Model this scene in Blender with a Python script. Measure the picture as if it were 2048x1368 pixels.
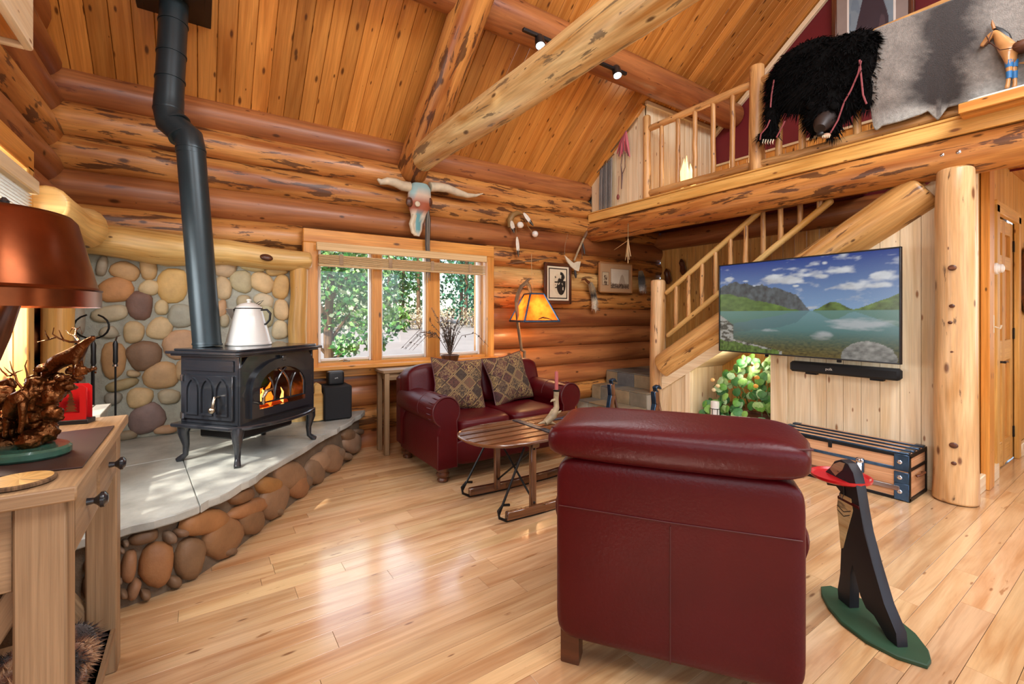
import bpy, bmesh, math, random
from mathutils import Vector, Matrix, Euler, noise
R = math.radians
random.seed(11)
sc = bpy.context.scene
for _o in list(bpy.data.objects):
    bpy.data.objects.remove(_o)
COL = sc.collection

# ------------------------------------------------------------------ camera
H = 1.32                      # camera height; world x runs along the window wall, y towards it
AZ = R(55.65)
F, CX, HY = 913.0, 1024.0, 630.0
cam_d = bpy.data.cameras.new('camera')
cam = bpy.data.objects.new('camera', cam_d)
COL.objects.link(cam)
cam.location = (0, 0, H)
cam.rotation_euler = (R(90), 0, AZ - R(90))
cam_d.sensor_width = 36
cam_d.lens = 36 * F / 2048
cam_d.shift_y = -(684 - HY) / 2048
cam_d.clip_start = 0.02
cam_d.clip_end = 300
sc.camera = cam

# ------------------------------------------------------------------ view, sky, sun, daylight, fill lights
sc.view_settings.view_transform = 'Standard'
sc.view_settings.look = 'None'
sc.view_settings.exposure = 0.32
sc.view_settings.gamma = 1
sc.view_settings.use_curve_mapping = False
sc.cycles.max_bounces = 6
sc.cycles.diffuse_bounces = 3
sc.cycles.glossy_bounces = 3
sc.cycles.transmission_bounces = 4
sc.cycles.transparent_max_bounces = 12
sc.cycles.caustics_reflective = False
sc.cycles.caustics_refractive = False
w = bpy.data.worlds.new('sky')
sc.world = w
w.use_nodes = True
_bg = w.node_tree.nodes['Background']
_sky = w.node_tree.nodes.new('ShaderNodeTexSky')
_sky.sky_type = 'NISHITA'
_sky.sun_disc = False
_sky.sun_elevation = R(43)
_sky.sun_rotation = R(245)
w.node_tree.links.new(_sky.outputs[0], _bg.inputs[0])
_bg.inputs[1].default_value = 0.28


def lamp(name, kind, loc, energy, color=(1, 1, 1), direction=None, **kw):
    d = bpy.data.lights.new(name, kind)
    d.energy = energy
    d.color = color
    for k, v in kw.items():
        setattr(d, k, v)
    o = bpy.data.objects.new(name, d)
    COL.objects.link(o)
    o.location = loc
    if direction is not None:
        o.rotation_euler = Vector(direction).to_track_quat('-Z', 'Y').to_euler()
    return o


lamp('sun', 'SUN', (-6, -2, 8), 5.0, (1, .93, .82), (.55, .35, -.62), angle=R(.8))
# fill lights added for brightness; left and back ones sit at actual windows
lamp('fill_rear', 'AREA', (1.9, -2.45, 1.7), 34, (.92, .96, 1), (0, 1, .12), shape='RECTANGLE', size=5.0, size_y=2.2)  # added soft fill from behind the viewer, source unseen
lamp('fill_side', 'AREA', (-.72, -.9, 1.6), 11, (.92, .96, 1), (1, .25, 0), shape='RECTANGLE', size=1.8, size_y=1.5)  # unseen fill beside the camera, added to lift the room
lamp('fill_gable', 'AREA', (-.70, -.2, 4.2), 125, (.92, .96, 1), (1, .35, -.22), shape='RECTANGLE', size=2.2, size_y=1.6)  # high fill added for the loft side; the gable has no glazing
lamp('fill_hall', 'AREA', (7.7, -1.0, 1.6), 16, (1, .93, .8), (-1, .3, 0), shape='RECTANGLE', size=1.6, size_y=1.6)  # fill added from the hall end, out of view
lamp('daylight_left_window', 'AREA', (-.93, 2.82, 1.45), 30, (.95, .98, 1), (1, .1, -.12), shape='RECTANGLE', size=1.1, size_y=.95)
lamp('daylight_back_window', 'AREA', (1.85, 4.82, 1.45), 7, (.95, .98, 1), (0, -1, -.1), shape='RECTANGLE', size=1.8, size_y=1.0)
lamp('fill_overhead', 'AREA', (2.6, -.9, 4.6), 170, (.92, .96, 1), (0, .45, -.85), shape='RECTANGLE', size=3.0, size_y=1.2)  # overhead fill added to brighten the room; the roof has no opening


# ------------------------------------------------------------------ picture point -> place
_ca, _sa = math.cos(AZ), math.sin(AZ)


def ray(u, v):
    r = (u - CX) / F
    return Vector((_ca + _sa * r, _sa - _ca * r, (HY - v) / F))


_O = Vector((0, 0, H))


def PX(u, v, x):
    d = ray(u, v)
    return _O + d * (x / d.x)


def PY(u, v, y):
    d = ray(u, v)
    return _O + d * (y / d.y)


def PZ(u, v, z=0):
    d = ray(u, v)
    return _O + d * ((z - H) / d.z)


def srgb(c):
    if isinstance(c, str):
        c = c.lstrip('#')
        c = tuple(int(c[i:i + 2], 16) for i in (0, 2, 4))
    o = []
    for x in c[:3]:
        x = x / 255
        o.append(x / 12.92 if x <= .04045 else ((x + .055) / 1.055) ** 2.4)
    return tuple(o)


def C4(c):
    return srgb(c) + (1,)


# ------------------------------------------------------------------ materials
def nd(nt, typ, props=None, **ins):
    n = nt.nodes.new(typ)
    for k, v in (props or {}).items():
        setattr(n, k, v)
    for k, v in ins.items():
        key = int(k[1:]) if k[0] == 'i' and k[1:].isdigit() else k.replace('_', ' ')
        s = n.inputs[key]
        if isinstance(v, bpy.types.NodeSocket):
            nt.links.new(v, s)
        else:
            s.default_value = v
    return n


def new_mat(name):
    m = bpy.data.materials.new(name)
    m.use_nodes = True
    return m, m.node_tree, m.node_tree.nodes['Principled BSDF']


def ramp(nt, fac, stops):
    n = nt.nodes.new('ShaderNodeValToRGB')
    nt.links.new(fac, n.inputs[0])
    e = n.color_ramp.elements
    while len(e) < len(stops):
        e.new(.5)
    for i, (p, c) in enumerate(stops):
        e[i].position = p
        e[i].color = c if len(c) == 4 else tuple(c) + (1,)
    return n.outputs[0]


def mixc(nt, fac, a, b, mode='MIX'):
    n = nt.nodes.new('ShaderNodeMix')
    n.data_type = 'RGBA'
    n.blend_type = mode
    for s, v in ((n.inputs[0], fac), (n.inputs[6], a), (n.inputs[7], b)):
        if isinstance(v, bpy.types.NodeSocket):
            nt.links.new(v, s)
        else:
            s.default_value = v
    return n.outputs[2]


def vmul(nt, v, s):
    return nd(nt, 'ShaderNodeVectorMath', {'operation': 'MULTIPLY'}, i0=v, i1=s).outputs[0]


def plain(name, col, rough=.5, metal=0., coat=0., var=.12, vscale=6., bump=0., bscale=60., vc=False, oc=False, emit=0., sheen=0., spec=.5):
    """one colour with a soft mottling; vc: the mesh's own colour layer, oc: the object's colour"""
    m, nt, b = new_mat(name)
    tc = nd(nt, 'ShaderNodeTexCoord')
    if vc:
        src = nd(nt, 'ShaderNodeVertexColor', {'layer_name': 'Col'}).outputs[0]
    elif oc:
        src = nd(nt, 'ShaderNodeObjectInfo').outputs['Color']
    else:
        src = nd(nt, 'ShaderNodeRGB').outputs[0]
        src.default_value = C4(col)
    if var:
        nz = nd(nt, 'ShaderNodeTexNoise', None, Vector=tc.outputs['Object'], Scale=vscale, Detail=5., Roughness=.6)
        rr = ramp(nt, nz.outputs[0], [(.3, (1 - var,) * 3), (.7, (1 + var * .6,) * 3)])
        src = mixc(nt, 1., src, rr, 'MULTIPLY')
    nt.links.new(src, b.inputs['Base Color'])
    b.inputs['Roughness'].default_value = rough
    b.inputs['Metallic'].default_value = metal
    b.inputs['Coat Weight'].default_value = coat
    b.inputs['Specular IOR Level'].default_value = spec
    if sheen:
        b.inputs['Sheen Weight'].default_value = sheen
    if emit:
        nt.links.new(src, b.inputs['Emission Color'])
        b.inputs['Emission Strength'].default_value = emit
    if bump:
        nb = nd(nt, 'ShaderNodeTexNoise', None, Vector=tc.outputs['Object'], Scale=bscale, Detail=4.)
        bp = nd(nt, 'ShaderNodeBump', None, Strength=bump, Distance=.01, Height=nb.outputs[0])
        nt.links.new(bp.outputs[0], b.inputs['Normal'])
    return m


def wood(name, dark, light, su=1.1, sv=13., knot=.5, kcol='#3a1a0a', patch=0., pcol='#3b2016', rough=.38, coat=0., bump=.12, tint=.25, kscale=(2.4, 6.), fine=.22):
    """grain runs along U of the piece's own UV layer, which is laid out in metres"""
    m, nt, b = new_mat(name)
    uv = nd(nt, 'ShaderNodeUVMap').outputs[0]
    oi = nd(nt, 'ShaderNodeObjectInfo')
    rnd = oi.outputs['Random']
    mx = nd(nt, 'ShaderNodeMath', {'operation': 'MULTIPLY'}, i0=rnd, i1=37.3).outputs[0]
    my = nd(nt, 'ShaderNodeMath', {'operation': 'MULTIPLY'}, i0=rnd, i1=91.7).outputs[0]
    off = nd(nt, 'ShaderNodeCombineXYZ', None, X=mx, Y=my).outputs[0]
    vec = nd(nt, 'ShaderNodeVectorMath', {'operation': 'ADD'}, i0=uv, i1=off).outputs[0]
    n1 = nd(nt, 'ShaderNodeTexNoise', None, Vector=vmul(nt, vec, (su, sv, 1)), Scale=1., Detail=4., Roughness=.55, Distortion=1.1)
    col = ramp(nt, n1.outputs[0], [(.32, C4(dark)), (.62, C4(light))])
    n2 = nd(nt, 'ShaderNodeTexNoise', None, Vector=vmul(nt, vec, (su * 4, sv * 9, 1)), Scale=1., Detail=3., Roughness=.6)
    f2 = ramp(nt, n2.outputs[0], [(.3, (1 - fine,) * 3), (.65, (1.06,) * 3)])
    col = mixc(nt, 1., col, f2, 'MULTIPLY')
    if patch:
        n3 = nd(nt, 'ShaderNodeTexNoise', None, Vector=vmul(nt, vec, (2.6, 15., 1)), Scale=1., Detail=6., Roughness=.62, Distortion=.5)
        f3 = ramp(nt, n3.outputs[0], [(.66 - patch * .16, (0, 0, 0)), (.69 - patch * .16, (1, 1, 1))])
        col = mixc(nt, nd(nt, 'ShaderNodeMath', {'operation': 'MULTIPLY'}, i0=f3, i1=.82).outputs[0], col, C4(pcol))
    if knot:
        vo = nd(nt, 'ShaderNodeTexVoronoi', {'voronoi_dimensions': '2D'}, Vector=vmul(nt, vec, (kscale[0], kscale[1], 1)), Scale=1., Randomness=1.)
        sep = nd(nt, 'ShaderNodeSeparateColor', None, Color=vo.outputs['Color'])
        size = nd(nt, 'ShaderNodeMath', {'operation': 'MULTIPLY'}, i0=sep.outputs[0], i1=.15 * knot).outputs[0]
        dd = nd(nt, 'ShaderNodeMath', {'operation': 'DIVIDE'}, i0=vo.outputs['Distance'], i1=size).outputs[0]
        kf = ramp(nt, dd, [(.45, (1, 1, 1)), (1., (0, 0, 0))])
        col = mixc(nt, nd(nt, 'ShaderNodeMath', {'operation': 'MULTIPLY'}, i0=kf, i1=.85).outputs[0], col, C4(kcol))
    val = nd(nt, 'ShaderNodeMath', {'operation': 'MULTIPLY_ADD'}, i0=rnd, i1=tint, i2=1 - tint * .5).outputs[0]
    col = nd(nt, 'ShaderNodeHueSaturation', None, Value=val, Color=col).outputs[0]
    col = mixc(nt, 1., col, oi.outputs['Color'], 'MULTIPLY')
    nt.links.new(col, b.inputs['Base Color'])
    b.inputs['Roughness'].default_value = rough
    b.inputs['Coat Weight'].default_value = coat
    b.inputs["Coat Roughness"].default_value = .15
    b.inputs['Coat IOR'].default_value = 1.65
    if bump:
        bp = nd(nt, 'ShaderNodeBump', None, Strength=bump, Distance=.01, Height=n2.outputs[0])
        nt.links.new(bp.outputs[0], b.inputs['Normal'])
    return m


MAT = {}
MAT['log_red'] = wood('log_red', '#84492a', '#b07040', su=.5, sv=5, knot=.5, patch=.22, pcol='#6b3a26', rough=.36, kscale=(1.6, 3.2))
MAT['log_peel'] = wood('log_peel', '#9c5a28', '#d0924e', su=.7, sv=7, knot=.55, patch=.75, pcol='#40241a', rough=.36, kscale=(1.6, 3.2))
MAT['log_tan'] = wood('log_tan', '#b07838', '#e2b472', su=.7, sv=7, knot=.6, patch=.38, pcol='#5b3825', rough=.36, kscale=(1.6, 3.2))
MAT['log_pale'] = wood('log_pale', '#b98646', '#ecd39a', su=.8, sv=7, knot=.5, patch=.5, pcol='#6b5a44', rough=.34, kscale=(1.5, 3.2))
MAT['log_honey'] = wood('log_honey', '#ba8a54', '#deb888', su=.7, sv=6, knot=.75, patch=.1, rough=.34, kscale=(1.8, 4.), kcol='#5a2a12')
MAT['log_rail'] = wood('log_rail', '#9c6a38', '#d6a468', su=1.2, sv=9, knot=.6, patch=.3, pcol='#5a3a22', rough=.4, kscale=(4., 6.))
MAT['log_yellow'] = wood('log_yellow', '#c68f42', '#e8c27c', su=.6, sv=6, knot=.5, patch=.08, rough=.36, kscale=(1.6, 3.))
MAT['ceil'] = wood('ceiling_pine', '#b4702f', '#d8954a', su=.6, sv=8, knot=.85, rough=.27, tint=.36, kscale=(2.7, 7.5), kcol='#4a2410', bump=.06)
MAT['pine'] = wood('pale_pine', '#dcc094', '#f2e0be', su=.6, sv=9, knot=.6, rough=.42, tint=.12, kscale=(2.2, 7.), kcol='#8a5428', bump=.05, fine=.12)
MAT['pine_gold'] = wood('gold_pine', '#c98f42', '#e6b668', su=.7, sv=9, knot=.6, rough=.36, tint=.14, kscale=(2.2, 6.), kcol='#6b3616', bump=.05)
MAT['casing'] = wood('casing_fir', '#c77e34', '#e2a050', su=.6, sv=9, knot=.8, rough=.32, tint=.1, kscale=(2.6, 7.), kcol='#3a1a0a', bump=.05)
MAT['floor'] = wood('maple_floor', '#bd8c5c', '#dfba8c', su=.9, sv=11, knot=.35, rough=.28, coat=1., tint=.16, kscale=(1.5, 6.), kcol='#7a4a26', bump=.02, patch=.07, pcol='#9a683a', fine=.1)
MAT['walnut'] = wood('dark_wood', '#3c2014', '#6b3c22', su=1, sv=20, knot=0, rough=.35, bump=.08)
MAT['sledwood'] = wood('sled_wood', '#402214', '#764a2c', su=1, sv=18, knot=.2, rough=.22, coat=.5, patch=.25, pcol='#3a2014')
MAT['table'] = wood('washed_oak', '#86694a', '#ab8c68', su=.8, sv=16, knot=.15, rough=.5, bump=.1, tint=.06)
MAT['bark'] = wood('bark', '#4a3524', '#8a6a4a', su=3, sv=20, knot=0, rough=.8, bump=.5)
MAT['trunkwood'] = wood('trunk_wood', '#b9835a', '#d8a67c', su=.8, sv=24, knot=0, rough=.4, tint=.05)
MAT['mortar'] = plain('mortar', '#a3a294', .9, var=.2, vscale=14, bump=.4, bscale=120)
MAT['mortar_dk'] = plain('brown_mortar', '#6e5c48', .9, var=.25, vscale=12, bump=.4, bscale=120)
MAT['stone'] = plain('river_stone', '#ffffff', .62, oc=True, var=.22, vscale=9, bump=.25, bscale=45)
MAT['slate'] = plain('slate_slab', '#aeb0a8', .42, var=.34, vscale=4.5, bump=.5, bscale=14)
MAT['tile'] = plain('slate_tile', '#ffffff', .5, oc=True, var=.3, vscale=7, bump=.2, bscale=30)
MAT['grout'] = plain('grout', '#a09a8c', .9)
MAT['leather'] = plain('red_leather', '#4a040a', .38, var=.16, vscale=4, bump=.12, bscale=90, spec=.28)
MAT['leather_dk'] = plain('seam_leather', '#4a1214', .5)
MAT['blackiron'] = plain('black_enamel', '#23262b', .24, coat=.4, var=.1)
MAT['iron'] = plain('dark_iron', '#1b1a1a', .45, metal=.6)
MAT['pipe'] = plain('pipe_black', '#2a363b', .36, metal=.35, var=.15)
MAT['chrome'] = plain('chrome', '#c9ccd2', .16, metal=1., var=.05)
MAT['nickel'] = plain('nickel', '#a89c88', .25, metal=1., var=.1)
MAT['steel_blue'] = plain('blued_steel', '#3d536b', .3, metal=.85, var=.35, vscale=20)
MAT['copper'] = plain('copper', '#70381c', .28, metal=.9, var=.45, vscale=5)
MAT['bronze'] = plain('bronze', '#6a4020', .30, metal=.9, var=.5, vscale=25, bump=.5, bscale=70)
MAT['enamel'] = plain('white_enamel', '#dcdad4', .18, coat=.3, var=.04)
MAT['white'] = plain('white_paint', '#e8e6e0', .4, var=.04)
MAT['black'] = plain('black_plastic', '#121214', .42, var=.1)
MAT['blackcloth'] = plain('black_cloth', '#17181a', .8, var=.15)
MAT['redwall'] = plain('red_paint', '#6a141c', .6, var=.06)
MAT['vc'] = plain('painted', '#ffffff', .55, vc=True, var=.08)
MAT['vc_fab'] = plain('woven_fabric', '#ffffff', .85, vc=True, var=.15, vscale=60, bump=.3, bscale=300)
MAT['vc_fur'] = plain('short_fur', '#ffffff', .8, vc=True, var=.25, vscale=40, bump=.5, bscale=160, sheen=.3)
MAT['oc'] = plain('tinted', '#ffffff', .5, oc=True, var=.1)
MAT['oc_gloss'] = plain('tinted_gloss', '#ffffff', .25, oc=True, var=.08, coat=.3)
MAT['fur_black'] = plain('black_fur', '#070606', .9, var=.3, vscale=30, spec=.12)
MAT['bone'] = plain('bone', '#d8cbb0', .5, var=.2, vscale=12)
MAT['antler'] = plain('antler', '#a08a68', .5, var=.4, vscale=18, bump=.3)
MAT['gravel'] = plain('gravel', '#a89e95', .9, var=.12, vscale=.8, bump=.4, bscale=30)
MAT['leaf'] = plain('leaf_green', '#ffffff', .45, oc=True, var=.3, vscale=5)
MAT['brush'] = plain('dry_brush', '#b9a184', .9, var=.3, vscale=3)
MAT['red'] = plain('red_lacquer', '#b8181c', .35, var=.06)
MAT['green'] = plain('green_paint', '#23452c', .6, var=.12)
MAT['blackpaint'] = plain('black_paint', '#16141a', .5, var=.1)
MAT['marble'] = plain('green_marble', '#35594a', .2, var=.4, vscale=20, coat=.3)
MAT['rattan'] = wood('bamboo_shade', '#c29a66', '#e0bf8c', su=.6, sv=60, knot=0, rough=.6)


def glass_mat(name, tint=(1, 1, 1, 1), refl=.03):
    m, nt, b = new_mat(name)
    nt.nodes.remove(b)
    out = nt.nodes['Material Output']
    tr = nd(nt, 'ShaderNodeBsdfTransparent', None, Color=tint)
    gl = nd(nt, 'ShaderNodeBsdfGlossy', None, Roughness=.02)
    mx = nd(nt, 'ShaderNodeMixShader', None, i0=refl, i1=tr.outputs[0], i2=gl.outputs[0])
    nt.links.new(mx.outputs[0], out.inputs[0])
    return m


MAT['glass'] = glass_mat('window_glass')
MAT['stoveglass'] = glass_mat('stove_glass', (.75, .62, .5, 1), .08)


def glow(name, col, strength, trans=0.):
    m, nt, b = new_mat(name)
    b.inputs['Base Color'].default_value = C4(col)
    b.inputs['Emission Color'].default_value = C4(col)
    b.inputs['Emission Strength'].default_value = strength
    b.inputs['Roughness'].default_value = .6
    return m


MAT['bulb'] = glow('bulb', '#ffd9a0', 14)
MAT['led'] = glow('led', '#e6efff', 25)
def mica_mat():
    m, nt, b = new_mat('mica_shade')
    nt.nodes.remove(b)
    tc = nd(nt, 'ShaderNodeTexCoord')
    nz = nd(nt, 'ShaderNodeTexNoise', None, Vector=tc.outputs['Object'], Scale=9., Detail=5.)
    c = ramp(nt, nz.outputs[0], [(.3, C4('#a8481a')), (.7, C4('#d87c30'))])
    a = nd(nt, 'ShaderNodeBsdfTranslucent', None, Color=c)
    d = nd(nt, 'ShaderNodeBsdfDiffuse', None, Color=c)
    e = nd(nt, 'ShaderNodeEmission', None, Color=c, Strength=.22)
    mx = nd(nt, 'ShaderNodeMixShader', None, i0=.75, i1=d.outputs[0], i2=a.outputs[0])
    ad = nd(nt, 'ShaderNodeAddShader', None, i0=mx.outputs[0], i1=e.outputs[0])
    nt.links.new(ad.outputs[0], nt.nodes['Material Output'].inputs[0])
    return m


MAT['mica'] = mica_mat()
MAT['flame'] = glow('flame', '#ff8a2a', 3.2)
MAT['flame_hot'] = glow('flame_hot', '#ffd27a', 5)
MAT['ember'] = glow('ember', '#a83a10', .8)
MAT['shadeglow'] = glow('lamp_glow', '#ffd68c', 1.5)
MAT['saltglow'] = glow('salt_glow', '#ff9a3c', 2.5)


def screen_mat():
    m, nt, b = new_mat('screen_picture')
    c = nd(nt, 'ShaderNodeVertexColor', {'layer_name': 'Col'}).outputs[0]
    b.inputs['Base Color'].default_value = (.01, .01, .01, 1)
    b.inputs['Roughness'].default_value = .25
    nt.links.new(c, b.inputs['Emission Color'])
    b.inputs['Emission Strength'].default_value = .5
    return m


MAT['screen'] = screen_mat()


# ------------------------------------------------------------------ mesh helpers
class MB:
    def __init__(s):
        s.v = []
        s.f = []
        s.uv = []

    def _add(s, vs, fs, uvs=None, M=None):
        o = len(s.v)
        for p in vs:
            p = Vector(p)
            s.v.append(M @ p if M is not None else p)
        for i, f in enumerate(fs):
            s.f.append(tuple(o + j for j in f))
            s.uv.append(uvs[i] if uvs else None)
        return s

    def cbox(s, c, size, ch=.004, M=None, grain=0):
        h = [x / 2 for x in size]
        ch = min([ch] + [x * .45 for x in h])
        c = Vector(c)
        vs = []
        sg = [(a, b, d) for a in (-1, 1) for b in (-1, 1) for d in (-1, 1)]
        for q in sg:
            for ax in range(3):
                vs.append(Vector([q[i] * (h[i] - (0 if i == ax else ch)) for i in range(3)]))
        idx = {q: i for i, q in enumerate(sg)}
        fs = []
        for ax in range(3):
            o1, o2 = [i for i in range(3) if i != ax]
            for sd in (-1, 1):
                ring = []
                for a, b in ((-1, -1), (1, -1), (1, 1), (-1, 1)):
                    q = [0, 0, 0]
                    q[ax] = sd
                    q[o1] = a
                    q[o2] = b
                    ring.append(idx[tuple(q)] * 3 + ax)
                fs.append((ring, ax))
        for a, b in ((0, 1), (0, 2), (1, 2)):
            k = 3 - a - b
            for s1 in (-1, 1):
                for s2 in (-1, 1):
                    q = [0, 0, 0]
                    q[a] = s1
                    q[b] = s2
                    q0 = list(q)
                    q1 = list(q)
                    q0[k] = -1
                    q1[k] = 1
                    i0, i1 = idx[tuple(q0)] * 3, idx[tuple(q1)] * 3
                    fs.append(([i0 + a, i1 + a, i1 + b, i0 + b], a))
        for q in sg:
            i = idx[q] * 3
            fs.append(([i, i + 1, i + 2], 0))
        uvs = []
        for f, ax in fs:
            if ax == grain:
                a1, a2 = [i for i in range(3) if i != grain]
            else:
                a1 = grain
                a2 = 3 - grain - ax
            uvs.append([((vs[i] + c)[a1], (vs[i] + c)[a2] + .37 * ax) for i in f])
        return s._add([p + c for p in vs], [f for f, _ in fs], uvs, M)

    def tube(s, pts, rad, n=12, cap=True, rough=0., ref=(0, 0, 1), ell=1., seed=0, M=None, rend=0.):
        pts = [Vector(p) for p in pts]
        k = len(pts)
        if not isinstance(rad, (list, tuple)):
            rad = [rad] * k
        if rend and cap:
            d0 = (pts[1] - pts[0]).normalized()
            d1 = (pts[-1] - pts[-2]).normalized()
            pts = [pts[0], pts[0] + d0 * rend * .5, pts[0] + d0 * rend * 1.4] + pts[1:-1] + [pts[-1] - d1 * rend * 1.4, pts[-1] - d1 * rend * .5, pts[-1]]
            rad = [max(rad[0] - rend, .001), rad[0] - rend * .3, rad[0]] + list(rad[1:-1]) + [rad[-1], rad[-1] - rend * .3, max(rad[-1] - rend, .001)]
            k = len(pts)
        ref = Vector(ref)
        vs, L = [], 0
        Ls = []
        T0 = (pts[1] - pts[0]).normalized()
        N = ref - T0 * ref.dot(T0)
        if N.length < 1e-3:
            N = Vector((1, 0, 0)) - T0 * T0.x
            if N.length < 1e-3:
                N = Vector((0, 1, 0))
        N.normalize()
        for i in range(k):
            if i == 0:
                T = T0
            elif i == k - 1:
                T = (pts[i] - pts[i - 1]).normalized()
            else:
                T = ((pts[i + 1] - pts[i]).normalized() + (pts[i] - pts[i - 1]).normalized())
                T = T.normalized() if T.length > 1e-6 else T0
            if i:
                L += (pts[i] - pts[i - 1]).length
            Ls.append(L)
            N = N - T * N.dot(T)
            N.normalize()
            B = T.cross(N)
            for j in range(n):
                a = 2 * math.pi * j / n
                d = N * math.cos(a) * ell + B * math.sin(a)
                r = rad[i]
                if rough:
                    q = pts[i] + d * r
                    r *= 1 + rough * noise.noise(Vector((q.x * 2.3 + seed, q.y * 2.3, q.z * 2.3 + seed * 1.7))) + rough * .5 * noise.noise(q * 7 + Vector((seed, 0, 0)))
                vs.append(pts[i] + d * r)
        fs, uvs = [], []
        rm = max(rad)
        for i in range(k - 1):
            for j in range(n):
                j2 = (j + 1) % n
                fs.append((i * n + j, i * n + j2, (i + 1) * n + j2, (i + 1) * n + j))
                v0, v1 = j / n * 6.28 * rm, (j + 1) / n * 6.28 * rm
                uvs.append([(Ls[i], v0), (Ls[i], v1), (Ls[i + 1], v1), (Ls[i + 1], v0)])
        if cap:
            for i0 in (0, (k - 1) * n):
                fs.append(tuple(range(i0, i0 + n)))
                cc = sum((vs[q] for q in range(i0, i0 + n)), Vector()) / n
                uvs.append([((vs[q] - cc).x + (vs[q] - cc).y, (vs[q] - cc).z) for q in range(i0, i0 + n)])
        return s._add(vs, fs, uvs, M)

    def lathe(s, prof, n=20, M=None, cap=True):
        vs, fs, uvs = [], [], []
        for r, z in prof:
            for j in range(n):
                a = 2 * math.pi * j / n
                vs.append((r * math.cos(a), r * math.sin(a), z))
        for i in range(len(prof) - 1):
            for j in range(n):
                j2 = (j + 1) % n
                fs.append((i * n + j, i * n + j2, (i + 1) * n + j2, (i + 1) * n + j))
                uvs.append([(prof[i][1], j * .05), (prof[i][1], j * .05 + .05), (prof[i + 1][1], j * .05 + .05), (prof[i + 1][1], j * .05)])
        if cap:
            for i0, r in ((0, prof[0][0]), ((len(prof) - 1) * n, prof[-1][0])):
                if r > 1e-4:
                    fs.append(tuple(range(i0, i0 + n)))
                    uvs.append([(vs[q][0], vs[q][1]) for q in range(i0, i0 + n)])
        return s._add(vs, fs, uvs, M)

    def prism(s, out, z0, z1, M=None, ch=0.):
        n = len(out)
        rings = [(z0, 0.), (z1, 0.)]
        if ch:
            cx = sum(p[0] for p in out) / n
            cy = sum(p[1] for p in out) / n
            rings = [(z0, ch), (z0 + ch, 0.), (z1 - ch, 0.), (z1, ch)]
        vs = []
        for z, ins in rings:
            for x, y in out:
                if ins:
                    l = math.hypot(x - cx, y - cy) or 1
                    x, y = x - (x - cx) / l * ins, y - (y - cy) / l * ins
                vs.append((x, y, z))
        fs, uvs = [], []
        for k in range(len(rings) - 1):
            for j in range(n):
                j2 = (j + 1) % n
                fs.append((k * n + j, k * n + j2, (k + 1) * n + j2, (k + 1) * n + j))
                uvs.append([(out[j][0], out[j][1]), (out[j2][0], out[j2][1]), (out[j2][0], out[j2][1] + .02), (out[j][0], out[j][1] + .02)])
        for k in (0, len(rings) - 1):
            fs.append(tuple(range(k * n, k * n + n)))
            uvs.append([(x, y) for x, y in out])
        return s._add(vs, fs, uvs, M)

    def sell(s, c, h, e1=.4, e2=.4, nu=28, nv=16, M=None, rough=0., seed=0):
        """soft box (superellipsoid)"""
        def sp(x, e):
            return math.copysign(abs(x) ** e, x)
        vs, fs, uvs = [], [], []
        for i in range(nv + 1):
            ph = -math.pi / 2 + math.pi * i / nv
            for j in range(nu):
                th = 2 * math.pi * j / nu
                p = Vector((sp(math.cos(ph), e1) * sp(math.cos(th), e2) * h[0], sp(math.cos(ph), e1) * sp(math.sin(th), e2) * h[1], sp(math.sin(ph), e1) * h[2]))
                if rough:
                    k = 1 + rough * noise.noise(p * 6 + Vector((seed, seed * 2, 0)))
                    p *= k
                vs.append(p + Vector(c))
        for i in range(nv):
            for j in range(nu):
                j2 = (j + 1) % nu
                fs.append((i * nu + j, i * nu + j2, (i + 1) * nu + j2, (i + 1) * nu + j))
                uvs.append([(vs[q].x, vs[q].y + vs[q].z) for q in fs[-1]])
        return s._add(vs, fs, uvs, M)

    def grid(s, fn, nu, nv, M=None):
        vs, fs, uvs = [], [], []
        for i in range(nv + 1):
            for j in range(nu + 1):
                vs.append(Vector(fn(j / nu, i / nv)))
        for i in range(nv):
            for j in range(nu):
                a = i * (nu + 1) + j
                fs.append((a, a + 1, a + nu + 2, a + nu + 1))
                uvs.append([(j / nu, i / nv), ((j + 1) / nu, i / nv), ((j + 1) / nu, (i + 1) / nv), (j / nu, (i + 1) / nv)])
        return s._add(vs, fs, uvs, M)

    def poly(s, pts):
        return s._add(pts, [tuple(range(len(pts)))], [[(p[0] + p[1], p[2]) for p in pts]])


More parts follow.
